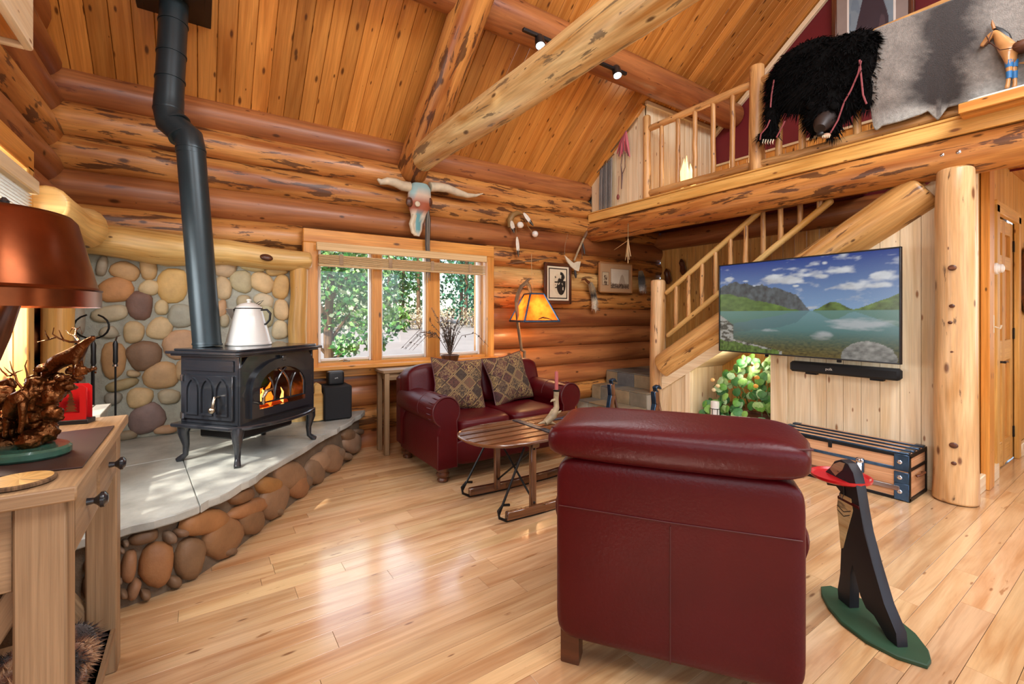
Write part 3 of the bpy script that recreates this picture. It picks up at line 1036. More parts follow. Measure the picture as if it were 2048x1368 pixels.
# round corner post
pc = PZ(1913, 1000, 0)
px_, py_ = 4.43, .90
pst = thing('corner_post', (px_, py_, 0), 'thick round knotty log post beside the steamer trunk', 'post')
pts = [(px_ + .012 * math.sin(i * .9), py_, i * .168) for i in range(15)]
rr_ = [.125, .122, .118, .117, .116, .114, .112, .111, .110, .109, .108, .107, .106, .104, .10]
build('shaft', MB().tube(pts, rr_, 26, rough=.04, seed=4, rend=.012, ref=(0, 1, 0)), 'log_honey', pst)
for (u, v, s_) in ((1918, 535, .024), (1915, 612, .016), (1918, 705, .018), (1880, 795, .022), (1930, 822, .02), (1935, 895, .024), (1938, 932, .015), (1888, 995, .02), (1893, 645, .013)):
    d = ray(u, v)
    q = _O + d * ((px_ - .1) / d.x)
    dirn = Vector((q.x - px_, q.y - py_, 0))
    dirn = Vector((-1, (q.y - py_) * 1.5, 0)).normalized()
    q = Vector((px_, py_, q.z)) + dirn * .112
    mb = MB().sell((0, 0, 0), (s_, s_ * .85, .005), 1, 1, 12, 6, M=frame(q, dirn.cross(Vector((0, 0, 1))), (0, 0, 1), dirn))
    build('knot', mb, 'walnut', pst)

# ================================================================== HEARTH
HZ = .38
edge_px = [(170, 1075), (245, 1056), (330, 1034), (400, 1010), (470, 976), (520, 946), (590, 905), (650, 869), (692, 848), (728, 823)]
edge = [PZ(u, v, HZ) for u, v in edge_px]
edge = [Vector((XL + .03, edge[0].y - .12, HZ))] + edge + [Vector((edge[-1].x + .03, YB - .02, HZ))]
hearth = thing('hearth', (-.2, 3.8, 0), 'raised curved hearth of round river stones with a slate slab top', 'hearth')
corner = Vector((XL + .02, YB - .02, HZ))


def inset(p, d):
    c = Vector((-1.2, 5.0, HZ))
    return p + (c - p).normalized() * d


face = [inset(p, .055) for p in edge]
core = [(p.x, p.y) for p in face] + [(XL + .02, YB - .02)]
build('mortar_core', MB().prism(core, 0, HZ - .03), 'mortar_dk', hearth, smooth=False)
# slate slabs (three flags split by dark joints)
cutA = 4
cutB = 8


def slab(pts):
    ctr = sum((Vector((p[0], p[1], 0)) for p in pts), Vector()) / len(pts)
    pts2 = [(ctr.x + (p[0] - ctr.x) * .996, ctr.y + (p[1] - ctr.y) * .996) for p in pts]
    return build('slab', MB().prism(pts2, HZ - .042, HZ, ch=.006), 'slate', hearth, smooth=False)


def jag(a, b, n=6, amp=.012):
    o = []
    for i in range(n):
        q = a.lerp(b, i / n)
        if i:
            q = q + Vector((random.uniform(-amp, amp), random.uniform(-amp, amp), 0))
        o.append((q.x, q.y))
    return o


def edgepts(a, b):
    o = []
    for i in range(a, b):
        o += jag(edge[i], edge[i + 1], 4, .010)
    o.append((edge[b].x, edge[b].y))
    return o


mid1 = Vector((-.35, 4.54, HZ))
mid2 = Vector((.55, 4.54, HZ))
lft = Vector((XL + .02, 3.6, HZ))
slab(edgepts(0, cutA) + [(-.1, 3.75), (lft.x, lft.y)])
slab([(edge[cutA].x, edge[cutA].y)] + edgepts(cutA, cutB)[1:] + [(.3, 4.05), (-.1, 3.75)])
slab([(edge[cutB].x, edge[cutB].y)] + edgepts(cutB, len(edge) - 1)[1:] + [(mid2.x, mid2.y), (.3, 4.05)])
slab([(lft.x, lft.y), (-.1, 3.75), (.3, 4.05), (mid2.x, mid2.y), (corner.x, corner.y)])


def stone(parent, P, ex, ey, n, hw, hh, rot, depth, col, seed):
    # ex, ey: in-plane directions (not always square to each other), hw, hh: half sizes along them
    rs = random.Random(seed)
    N = 14
    ph = [rs.random() * 6.28 for _ in range(3)]
    am = [rs.uniform(.02, .07), rs.uniform(.02, .06), rs.uniform(.01, .03)]
    out = []
    for j in range(N):
        a = 2 * math.pi * j / N
        e = .82
        x = math.copysign(abs(math.cos(a)) ** e, math.cos(a))
        y_ = math.copysign(abs(math.sin(a)) ** e, math.sin(a))
        k = 1 + am[0] * math.sin(2 * a + ph[0]) + am[1] * math.sin(3 * a + ph[1]) + am[2] * math.sin(5 * a + ph[2])
        out.append((x * hw * k, y_ * hh * k))
    c_, s_ = math.cos(rot), math.sin(rot)
    vs, fs = [], []
    for sc_, h in ((1., -.3), (1., .12), (.93, .5), (.74, .82), (.42, .97)):
        for x, y_ in out:
            xr, yr_ = (x * c_ - y_ * s_) * sc_, (x * s_ + y_ * c_) * sc_
            vs.append(P + ex * xr + ey * yr_ + n * (h * depth))
    vs.append(P + n * depth)
    for k in range(4):
        for j in range(N):
            j2 = (j + 1) % N
            fs.append((k * N + j, k * N + j2, (k + 1) * N + j2, (k + 1) * N + j))
    for j in range(N):
        fs.append((4 * N + j, 4 * N + (j + 1) % N, 5 * N))
    mb = MB()
    mb._add(vs, fs)
    return build('stone', mb, 'stone', parent, color=col, ang=60)


front = [(313, 1127, 32, 42, -10, '#b9763c'), (378, 1115, 26, 42, -12, '#8a6038'), (443, 1090, 33, 42, -25, '#a8703e'), (410, 1037, 42, 24, 12, '#c07c3c'),
         (498, 1055, 23, 28, 0, '#96683c'), (495, 1017, 38, 14, 25, '#bd7a40'), (546, 1021, 24, 37, -20, '#a67850'), (535, 971, 23, 17, 0, '#c08038'),
         (479, 992, 22, 13, 25, '#8f5f34'), (592, 1002, 20, 25, -15, '#b97845'), (578, 949, 29, 27, 20, '#a87a50'), (627, 978, 17, 24, -10, '#9a7450'),
         (637, 925, 26, 17, 35, '#c0946a'), (662, 948, 19, 28, -15, '#b08258'), (703, 931, 15, 21, 0, '#b48e6c'), (674, 906, 10, 11, 0, '#9a7a5c'),
         (705, 893, 9, 12, 0, '#b89878'), (722, 908, 9, 26, 0, '#9a7452'), (257, 1131, 14, 32, -10, '#b47848'), (267, 1176, 11, 21, -25, '#a8744a'),
         (287, 1072, 30, 12, 15, '#7a5230'), (215, 1115, 20, 30, 0, '#9a6e44'), (190, 1170, 24, 24, 0, '#8a6848'), (360, 1063, 14, 9, 10, '#8a6240'),
         (548, 1062, 10, 8, 0, '#8c6a48'), (608, 962, 9, 12, 0, '#8a6a4c'), (690, 968, 9, 7, 0, '#9a7a5a'), (450, 1142, 16, 9, 20, '#8a6444'), (345, 1165, 12, 12, 0, '#84603e')]
_rs = random.Random(40)
_fl = [(245, 1056), (330, 1034), (400, 1010), (470, 976), (520, 946), (590, 905), (650, 869), (692, 848), (728, 823)]
_fb = [(245, 1205), (330, 1182), (430, 1120), (560, 1045), (650, 985), (735, 940)]


def _ip(P, x_):
    for (a_, va), (b_, vb) in zip(P[:-1], P[1:]):
        if x_ <= b_:
            return va + (vb - va) * (x_ - a_) / (b_ - a_)
    return P[-1][1]


for _ in range(900):
    _u = _rs.uniform(175, 728)
    _r = _rs.uniform(6, 13)
    _v = _rs.uniform(_ip(_fl, max(245, _u)) + 12 + _r, max(_ip(_fl, max(245, _u)) + 13 + _r, _ip(_fb, max(245, _u)) - _r * .6))
    if all(((_u - f_[0]) / (f_[2] * 1.1 + _r)) ** 2 + ((_v - f_[1]) / (f_[3] * 1.1 + _r)) ** 2 > 1 for f_ in front):
        front.append((_u, _v, _r, _r * _rs.uniform(.8, 1.2), 0, _rs.choice(['#8f6844', '#a0744a', '#7e6248', '#94765a'])))
for i, (u, v, hw, hh, rot, col) in enumerate(front):
    d = ray(u, v)
    best = None
    for k in range(len(face) - 1):
        a, b_ = face[k], face[k + 1]
        e = Vector((b_.x - a.x, b_.y - a.y, 0))
        nn = Vector((e.y, -e.x, 0)).normalized()
        den = d.dot(nn)
        if abs(den) < 1e-5:
            continue
        tt = (a - _O).dot(nn) / den
        q = _O + d * tt
        s_ = (q - Vector((a.x, a.y, q.z))).dot(e) / e.length_squared
        if tt > 0 and -.02 <= s_ <= 1.02 and (best is None or tt < best[0]):
            best = (tt, q, e.normalized(), nn)
    if best is None:
        continue
    tt, q, e, nn = best
    if nn.dot(d) > 0:
        nn = -nn
    def onf(uu, vv):
        dd_ = ray(uu, vv)
        return _O + dd_ * ((q - _O).dot(nn) / dd_.dot(nn))
    cr_, sr_ = math.cos(R(rot)), math.sin(R(rot))
    hw, hh = hw * 1.1, hh * 1.08
    ax_ = (onf(u + hw * cr_, v - hw * sr_) - onf(u - hw * cr_, v + hw * sr_)) / 2
    ay_ = (onf(u - hh * sr_, v - hh * cr_) - onf(u + hh * sr_, v + hh * cr_)) / 2
    zr = math.sqrt(ax_.z ** 2 + ay_.z ** 2)
    sh = 0
    if q.z - zr < .004:
        sh = .004 - (q.z - zr)
    elif q.z + zr > HZ - .045:
        sh = HZ - .045 - (q.z + zr)
    q = q + Vector((0, 0, sh))
    stone(hearth, q + nn * .004, ax_, ay_, nn, 1, 1, 0, .045, tuple(int(255 * ((a_ / 255 * .72 + b_ / 255 * .28) * .92)) for a_, b_ in zip([int(col[k2:k2 + 2], 16) for k2 in (1, 3, 5)], (120, 108, 96))), i)

# stone facing behind the stove (back wall and a return on the left wall)
sw = thing('stone_facing', (0, 4.5, HZ), 'river-stone facing behind the stove, rounded stones set in grey mortar', 'stone wall')
FX1 = PY(588, 600, 4.47).x
MZ = 1.80
build('mortar_bed', MB().cbox(((XL + FX1) / 2, 4.545, (HZ + MZ) / 2), (FX1 - XL, .10, MZ - HZ), .004), 'mortar', sw, smooth=False)
build('mortar_bed', MB().cbox((XL + .06, 4.26, (HZ + MZ) / 2), (.10, .5, MZ - HZ), .004), 'mortar', sw, smooth=False)
ws = [(685, 390, 75, 48, -25, '#c8a070'), (812, 377, 46, 55, 0, '#c4a272'), (637, 492, 90, 66, 10, '#c08a58'), (818, 480, 52, 40, -20, '#d0b88c'), (945, 468, 80, 88, 0, '#cfa868'),
      (940, 338, 75, 24, 0, '#c8ae80'), (765, 575, 72, 70, 0, '#7a5c50'), (885, 588, 34, 41, 0, '#cdb68a'), (603, 622, 95, 42, 12, '#bcae90'), (990, 635, 66, 62, 0, '#9c9886'),
      (875, 703, 65, 57, -20, '#ccb084'), (732, 723, 56, 54, 0, '#c6ac82'), (597, 725, 48, 32, 15, '#a69c86'), (985, 790, 86, 76, 0, '#b8906c'), (622, 875, 62, 96, 0, '#c09464'),
      (790, 850, 92, 72, 20, '#84664e'), (882, 960, 92, 68, 0, '#b99468'), (668, 1010, 85, 28, 15, '#a08c64'), (730, 950, 38, 17, -15, '#b8a07a'), (765, 1080, 70, 50, 0, '#c8aa7c'),
      (925, 1075, 58, 38, 0, '#aa9c80'), (805, 1195, 95, 75, 20, '#86706a'), (905, 1256, 60, 22, 0, '#b89270'), (620, 1085, 46, 33, 0, '#948c7c'), (560, 362, 30, 52, -5, '#a89c88'), (1000, 930, 40, 50, 0, '#b09068'), (1050, 1040, 40, 50, 0, '#a88c68'), (690, 1290, 60, 25, 0, '#9a8a70')]
sl = [(a / 2.7357, 400 + b_ / 2.7357, c_ / 2.7357, d_ / 2.7357, e_, f_) for a, b_, c_, d_, e_, f_ in ws]
sl += [(450, 536, 21, 18, -20, '#b59a78'), (483, 563, 22, 20, 0, '#b0a27e'), (504, 532, 25, 10, -8, '#c8b482'), (555, 540, 21, 11, 15, '#c9a86e'), (524, 565, 23, 18, -25, '#d0b080'),
       (562, 574, 16, 23, -15, '#cba46a'), (447, 576, 15, 22, 0, '#c4ab84'), (528, 601, 20, 12, -20, '#cdbd9e'), (563, 620, 15, 19, 0, '#d2b488'), (532, 632, 14, 23, 0, '#b0aa88'),
       (560, 660, 15, 18, 0, '#cfbd98'), (443, 617, 10, 16, 0, '#c8a078'), (449, 641, 9, 12, 0, '#b5a88a'), (490, 640, 22, 24, 0, '#b8a078'), (488, 603, 14, 12, 0, '#a89878'), (500, 690, 26, 16, 0, '#b89c74'), (560, 700, 18, 16, 0, '#a8947a'), (420, 640, 20, 26, 0, '#b09474')]
ex_, ez_ = Vector((1, 0, 0)), Vector((0, 0, 1))
for i, (u, v, hw, hh, rot, col) in enumerate(sl):
    q = PY(u, v, 4.495)
    hw, hh = hw * 1.1, hh * 1.1
    w_ = (PY(u + hw, v, 4.495).x - PY(u - hw, v, 4.495).x) / 2
    h_ = (PY(u, v - hh, 4.495).z - PY(u, v + hh, 4.495).z) / 2
    if q.z - h_ < HZ:
        q.z = HZ + h_ * .8
    stone(sw, q, ex_, ez_, Vector((0, -1, 0)), w_, h_, R(rot), .04, col, 100 + i)
for i, (u, v, hw, hh, col) in enumerate([(179, 519, 13, 25, '#c4b8a4'), (184, 556, 12, 13, '#b08468'), (186, 640, 14, 22, '#a8a090'), (178, 600, 10, 14, '#b0a080'), (180, 700, 12, 22, '#c0a07a'), (176, 760, 12, 26, '#9a8a78'), (186, 800, 10, 14, '#a09070')]):
    q = PX(u, v, XL + .115)
    q.y = min(q.y, 4.42)
    k = (q - _O).length / F
    stone(sw, q, Vector((0, 1, 0)), ez_, Vector((1, 0, 0)), hw * k * 1.15, hh * k, 0, .035, col, 200 + i)

# log mantels and posts that frame the facing
mp0, mp1 = PY(205, 487, 4.46), PY(622, 517, 4.42)
mt_ = thing('mantel', (0, 4.42, 1.85), 'yellow live-edge log mantel above the stone facing behind the stove', 'mantel')
k = 10
pts = [Vector((XL + .05 + (mp1.x - XL - .05) * i / k, 4.44 - .02 * math.sin(i * .8), 1.865 - .006 * i + .012 * math.sin(i * 1.3))) for i in range(k + 1)]
build('log_shelf', MB().tube(pts, [.105, .115, .12, .125, .12, .115, .11, .105, .10, .095, .08], 18, rough=.08, seed=9, rend=.02), 'log_yellow', mt_)
q = PY(533, 515, 4.34)
build('knot', MB().sell((0, 0, 0), (.05, .03, .02), 1, 1, 14, 8, M=frame(q, (1, 0, -.1), (0, .3, 1), (0, -1, .2))), 'walnut', mt_)
pp = PY(598, 600, 4.44)
build('side_post', MB().tube([(pp.x, 4.45, .36), (pp.x + .005, 4.45, .8), (pp.x - .012, 4.45, 1.2), (pp.x + .004, 4.45, 1.5), (pp.x, 4.45, 1.80)], [.085, .075, .08, .07, .078], 16, rough=.06, seed=2), 'log_yellow', mt_)
m2 = thing('mantel', (XL + .15, 3.7, 1.9), 'flared yellow log shelf end sticking out beside the copper lamp shade', 'mantel')
e1 = PY(200, 455, 4.25)
pts = [(-.70, 3.50, 1.93), (-.69, 3.75, 1.93), (-.68, 3.95, 1.92), (-.67, 4.1, 1.92), (-.645, 4.22, 1.915), (-.62, 4.3, 1.92)]
build('log_shelf', MB().tube(pts, [.10, .10, .105, .115, .135, .10], 18, rough=.12, seed=21, rend=.015), 'log_yellow', m2)
p3 = PX(140, 650, -.72)
build('side_post', MB().tube([(-.74, 4.0, .36), (-.745, 4.0, .9), (-.74, 4.0, 1.4), (-.74, 4.0, 1.83)], [.085, .075, .08, .08], 16, rough=.06, seed=7), 'log_yellow', m2)

# ================================================================== STAIRS
TZ = [.18, .36, .54]
TX = [4.19, 4.46, 4.74]
ts = thing('tiled_steps', (4.5, 4.1, 0), 'three slate-tiled steps climbing to the stair landing in the corner', 'steps')
cb = MB()
for i in range(3):
    x1 = TX[i + 1] if i < 2 else XF - .03
    cb.cbox(((TX[i] + x1) / 2 + .006, 4.1, TZ[i] / 2 - .006), (x1 - TX[i], .93, TZ[i] - .012), .002)
build('core', cb, 'grout', ts, smooth=False)
tc_ = ['#7f7a6c', '#6b6a64', '#8a7b62', '#77776f', '#94866c', '#666a6c', '#857a66', '#5f5f58']
rt = random.Random(4)
for i in range(3):
    yb = [3.63, 3.90, 4.20, 4.40, 4.57] if i % 2 else [3.63, 3.78, 4.07, 4.36, 4.57]
    for a, b_ in zip(yb[:-1], yb[1:]):
        build('riser_tile', MB().cbox((TX[i] - .002, (a + b_) / 2, TZ[i] - .09), (.014, b_ - a - .008, .165), .002), 'tile', ts, color=rt.choice(tc_), smooth=False)
        x1 = TX[i + 1] if i < 2 else TX[i] + .33
        build('tread_tile', MB().cbox(((TX[i] + x1) / 2 - .004, (a + b_) / 2, TZ[i] + .001), (x1 - TX[i] - .006, b_ - a - .008, .014), .002), 'tile', ts, color=rt.choice(tc_), smooth=False)
        if i == 2:
            for q in range(3):
                build('landing_tile', MB().cbox((TX[2] + .33 + .14 + q * .28, (a + b_) / 2, TZ[i] + .001), (.272, b_ - a - .008, .014), .002), 'tile', ts, color=rt.choice(tc_), smooth=False)
st = thing('staircase', (5.2, 2.4, 0), 'log staircase rising from the tiled landing towards the loft', 'stairs')
Sd = Vector((0, S1.y - S0.y, S1.z - S0.z)).normalized()
a0 = Vector((4.60, S0.y, S0.z)) - Sd * .14
a1 = Vector((4.60, S1.y, S1.z)) + Sd * .05
log('stringer', a0, a1, .155, .165, 'log_tan', st, n=22, wob=.015, rough=.05, rend=.02)
build('stringer_board', MB().prism([(S0.y + .1, STR(S0.y + .1) - .13), (S0.y + .1, STR(S0.y + .1) - .28), (1.6, STR(1.6) - .28), (1.6, STR(1.6) - .13)], 0, .022, M=frame((XR - .024, 0, 0), (0, 1, 0), (0, 0, 1), (1, 0, 0)), ch=.003), 'pine', st, smooth=False)
for i in range(10):
    z_ = .54 + .178 * (i + 1)
    y_ = 3.60 - .262 * i
    build('tread', MB().cbox((5.26, y_ - .13, z_ - .03), (1.05, .29, .05), .008), 'log_tan', st)
    build('riser', MB().cbox((5.26, y_ - .005, z_ - .115), (1.05, .02, .12), .003), 'pine', st)
log('stringer', (5.84, 3.6, .62), (5.84, 1.2, .62 + 2.4 * SL), .08, .08, 'log_tan', st)

NW = PX(1316, 846, 4.62)
rl = thing('stair_railing', (4.62, NW.y, 0), 'peeled pole railing with newel post along the log staircase', 'railing')
log('newel_post', (4.62, NW.y, 0), (4.62, NW.y, PX(1316, 560, 4.62).z), .098, .088, 'log_honey', rl, rough=.05)


def railpt(u, v, x=4.64):
    return PX(u, v, x)


tr0, tr1 = railpt(1331, 588), railpt(1514, 428)
br0, br1 = railpt(1334, 673), railpt(1514, 524)
dT = (tr1 - tr0)
dB = (br1 - br0)
kx = .5
log('top_rail', tr0, tr1 + dT * kx, .030, .032, 'log_yellow', rl, n=12, wob=.004)
log('bottom_rail', br0, br1 + dB * .62, .030, .032, 'log_yellow', rl, n=12, wob=.004)
for u in (1352, 1377, 1404, 1431, 1461, 1492, 1526, 1561, 1600, 1640):
    y_ = PX(u, 600, 4.64).y
    f_ = (tr0.y - y_) / (tr0.y - tr1.y)
    g_ = (br0.y - y_) / (br0.y - br1.y)
    zt = tr0.z + (tr1.z - tr0.z) * f_
    zb = br0.z + (br1.z - br0.z) * g_
    log('baluster', (4.64, y_, zb), (4.64, y_, zt), .026, .022, 'log_rail', rl, n=10, step=.12, rough=.08, rend=.006)

# loft railing
lr = thing('loft_railing', (4.5, 2.5, 2.72), 'peeled pole railing with stout posts along the loft edge', 'railing')
LX = 4.50
LN = PX(1514, 335, LX)
log('newel_post', (LX, LN.y, 2.72), (LX, LN.y, PX(1514, 132, LX).z), .072, .068, 'log_rail', lr, rough=.05, rend=.012)
lp = PX(1295, 330, LX)
log('newel_post', (LX - .01, lp.y, 2.72), (LX - .01, lp.y, PX(1294, 232, LX).z), .050, .046, 'log_rail', lr, n=12, rough=.06)
zt0, zt1 = PX(1300, 257, LX), PX(1496, 180, LX)
log('top_rail', (LX, lp.y - .02, zt0.z), (LX, LN.y, zt0.z + .02), .037, .04, 'log_rail', lr, n=12)
log('bottom_rail', (LX, lp.y - .02, 2.795), (LX, LN.y, 2.795), .038, .04, 'log_rail', lr, n=12)
for u in (1323, 1356, 1390, 1426, 1465):
    y_ = PX(u, 300, LX).y
    log('baluster', (LX, y_, 2.80), (LX, y_, zt0.z), .027, .025, 'log_rail', lr, n=10, step=.12, rough=.08, rend=.006)
log('top_rail', (LX, LN.y, zt0.z + .01), (LX, -.9, zt0.z + .01), .04, .04, 'log_rail', lr, n=12)
log('bottom_rail', (LX, LN.y, 2.785), (LX, -.9, 2.785), .042, .045, 'log_rail', lr, n=12)
for u in (1558, 1605, 1660, 1715, 1780, 1850, 1930, 2020):
    y_ = PX(u, 250, LX).y
    log('baluster', (LX, y_, 2.79), (LX, y_, zt0.z), .03, .028, 'log_rail', lr, n=10, step=.12, rough=.08, rend=.006)


# ================================================================== helpers for things
def PT(u, v, t):
    return _O + ray(u, v) * t


vr = Vector((_sa, -_ca, 0))
fw = Vector((_ca, _sa, 0))


def ringprism(mb, out, inn, z0, z1, M=None):
    n = len(out)
    vs = [(x, y_, z) for z in (z0, z1) for L_ in (out, inn) for x, y_ in L_]
    fs = []
    for j in range(n):
        k = (j + 1) % n
        fs += [(j, k, n + k, n + j), (2 * n + j, 3 * n + j, 3 * n + k, 2 * n + k), (j, 2 * n + j, 2 * n + k, k), (n + j, n + k, 3 * n + k, 3 * n + j)]
    mb._add(vs, fs, None, M)
    return mb


def arch(w_, z0, zs, h, n=12):
    """outline: flat bottom at z0, sides to zs, round head of height h; half width w_"""
    o = [(-w_, z0), (0, z0), (w_, z0), (w_, (z0 + zs) / 2)]
    for i in range(n + 1):
        a = math.pi * i / n
        o.append((w_ * math.cos(a), zs + h * math.sin(a)))
    o.append((-w_, (z0 + zs) / 2))
    return o


# ================================================================== WOOD STOVE
sv = thing('wood_stove', (.30, 3.665, HZ), 'black cast-iron wood stove with arched glass door and burning fire', 'stove', rotz=R(39.3))
Ms = WM[sv.name]
BW, BD = .325, .24
build('ash_lip', MB().prism([(-.37, .27), (-.37, -.2), (-.30, -.28), (-.15, -.33), (0, -.345), (.15, -.33), (.30, -.28), (.37, -.2), (.37, .27)], .225, .25, M=Ms, ch=.006), 'blackiron', sv)
# hollow body: sides, back, bottom, top and a front plate with an arched opening
bd = MB()
bd.cbox((-BW + .01, 0, .465), (.02, 2 * BD, .43), .004, M=Ms)
bd.cbox((BW - .01, 0, .465), (.02, 2 * BD, .43), .004, M=Ms)
bd.cbox((0, BD - .01, .465), (2 * BW - .04, .02, .43), .004, M=Ms)
bd.cbox((0, 0, .26), (2 * BW - .04, 2 * BD - .04, .02), .003, M=Ms)
build('body', bd, 'blackiron', sv)
inn = arch(.235, .305, .46, .165)
outr = []
for x_, z_ in inn:
    # push the inner outline out to the rectangle of the front
    outr.append((max(-BW, min(BW, x_ * 1.6)), .25 if z_ < .31 else (.68 if z_ > .56 else max(.25, min(.68, z_ * 1.12)))))
outr[4] = (BW, .50)
outr[-2] = (-BW, .50)
Mf = Ms @ frame((0, -BD, 0), (1, 0, 0), (0, 0, 1), (0, 1, 0))
build('front_plate', ringprism(MB(), outr, inn, -.006, .014, Mf), 'blackiron', sv, ang=30)
o2 = arch(.262, .285, .46, .19)
i2 = arch(.205, .335, .45, .14)
dr_ = build('fire_door', ringprism(MB(), o2, i2, -.034, -.006, Mf), 'blackiron', sv, ang=30)
build('glass', MB().prism(i2, -.016, -.012, M=Mf), 'stoveglass', dr_, smooth=False)
mu = MB()
for c_ in (-.14, 0., .14):
    for sgn in (-1, 1):
        pts = []
        for i in range(9):
            a = i / 8 * R(78)
            rr_ = .21
            xx_ = c_ + sgn * (.07 - (rr_ - rr_ * math.cos(a)))
            zz_ = .40 + rr_ * math.sin(a)
            lim = .45 + .14 * math.sqrt(max(0, 1 - min(1, (xx_ / .205)) ** 2)) if abs(xx_) < .205 else 0
            if abs(xx_) < .203 and zz_ < lim:
                pts.append((xx_, zz_, -.022))
        pts = [(p[0], .365, -.022) for p in pts[:1]] + pts
        if len(pts) > 2:
            mu.tube([Mf @ Vector(p) for p in pts], .0065, 6)
for xx_ in (-.07, .07):
    mu.tube([Mf @ Vector((xx_, .365, -.022)), Mf @ Vector((xx_, .40, -.022))], .0065, 6)
mu.tube([Mf @ Vector((-.2, .37, -.022)), Mf @ Vector((.2, .37, -.022))], .006, 6)
build('tracery', mu, 'blackiron', dr_)
build('hinge_pin', MB().tube([Mf @ Vector((.27, .31, -.02)), Mf @ Vector((.27, .50, -.02))], .009, 8), 'blackiron', sv)
build('keystone', MB().cbox((0, -BD - .03, .648), (.035, .02, .035), .004, M=Ms), 'blackiron', sv)
hd = MB().tube([Ms @ Vector(p) for p in ((-.20, -BD - .04, .375), (-.215, -BD - .075, .38), (-.225, -BD - .085, .42), (-.20, -BD - .085, .455), (-.15, -BD - .08, .46))], [.012, .011, .011, .013, .012], 10)
build('door_handle', hd, 'nickel', sv)
# top plate
for z0, z1, ww, dd in ((.68, .694, .365, .275), (.694, .712, .385, .295), (.712, .725, .35, .265)):
    build('top_plate', MB().prism([(-ww, dd), (-ww, -dd + .02), (-ww + .03, -dd), (ww - .03, -dd), (ww, -dd + .02), (ww, dd)], z0, z1, M=Ms, ch=.004), 'blackiron', sv)
# side loading door with three pointed panels
Ml = Ms @ frame((-BW, 0, 0), (0, -1, 0), (0, 0, 1), (-1, 0, 0))
sd = build('side_door', MB().cbox((0, .42, .008), (.40, .28, .016), .004, M=Ml), 'blackiron', sv)
build('side_panel', MB().cbox((0, .62, .004), (.40, .07, .012), .004, M=Ml), 'blackiron', sv)
for q in (-.12, 0, .12):
    o_ = []
    for i in range(7):
        a = i / 6 * R(60)
        o_.append((q + .05 - .1 * (1 - math.cos(a)), .46 + .1 * math.sin(a)))
    for i in range(6, -1, -1):
        a = i / 6 * R(60)
        o_.append((q - .05 + .1 * (1 - math.cos(a)), .46 + .1 * math.sin(a)))
    o_ = [(q - .05, .31), (q + .05, .31)] + o_
    n_ = len(o_)
    cx_, cz_ = q, .42
    in_ = [(cx_ + (x_ - cx_) * .78, cz_ + (z_ - cz_) * .88) for x_, z_ in o_]
    build('gothic_panel', ringprism(MB(), o_, in_, .014, .026, Ml), 'blackiron', sd, ang=30)
build('side_handle', MB().tube([Ml @ Vector(p) for p in ((.10, .43, .02), (.10, .43, .05), (.105, .40, .06), (.10, .37, .062))], [.008, .009, .010, .010], 10).sell(Ml @ Vector((.095, .355, .062)), (.022, .022, .022), 1, 1, 12, 8), 'nickel', sv)
for z_ in (.30, .54):
    build('hinge_pin', MB().tube([Ml @ Vector((-.2, z_ - .02, .02)), Ml @ Vector((-.2, z_ + .02, .02))], .011, 8), 'chrome', sv)
build('ash_pan', MB().cbox((0, .03, .18), (.46, .34, .10), .012, M=Ms), 'black', sv)
for sx in (-1, 1):
    for sy in (-1, 1):
        bx_, by_ = sx * .315, sy * .215
        pts = [(bx_, by_, .235), (bx_ + sx * .006, by_ + sy * .006, .18), (bx_ - sx * .004, by_ - sy * .004, .10), (bx_ - sx * .002, by_ - sy * .002, .04), (bx_ + sx * .022, by_ + sy * .022, .008), (bx_ + sx * .03, by_ + sy * .03, .002)]
        build('leg', MB().tube([Ms @ Vector(p) for p in pts], [.042, .033, .02, .017, .021, .018], 10), 'blackiron', sv)
# fire inside
fl = MB()
for i in range(5):
    fl.tube([Ms @ Vector((-.2 + .08 * (i % 2), -.08 + .07 * i, .295 + .03 * (i % 2))), Ms @ Vector((.2 - .05 * (i % 3), -.1 + .07 * i, .30 + .025 * (i % 3)))], .03, 8, rough=.15, seed=i)
build('firewood', fl, 'ember', sv)
rfm = random.Random(2)
f1, f2 = MB(), MB()
for i in range(22):
    x_ = rfm.uniform(-.17, .17)
    y_ = rfm.uniform(-.12, .08)
    h_ = rfm.uniform(.08, .2) * (1.1 - abs(x_) * 2.5)
    w_ = rfm.uniform(.012, .026)
    ln = rfm.uniform(-.03, .03)
    tgt = f1 if i % 3 else f2
    tgt.tube([Ms @ Vector(p) for p in ((x_, y_, .30), (x_ + ln * .4, y_, .30 + h_ * .35), (x_ - ln * .3, y_, .30 + h_ * .7), (x_ + ln, y_, .30 + h_))], [w_ * .7, w_, w_ * .55, .001], 7)
build('flames', f1, 'flame', sv)
build('flames', f2, 'flame_hot', sv)

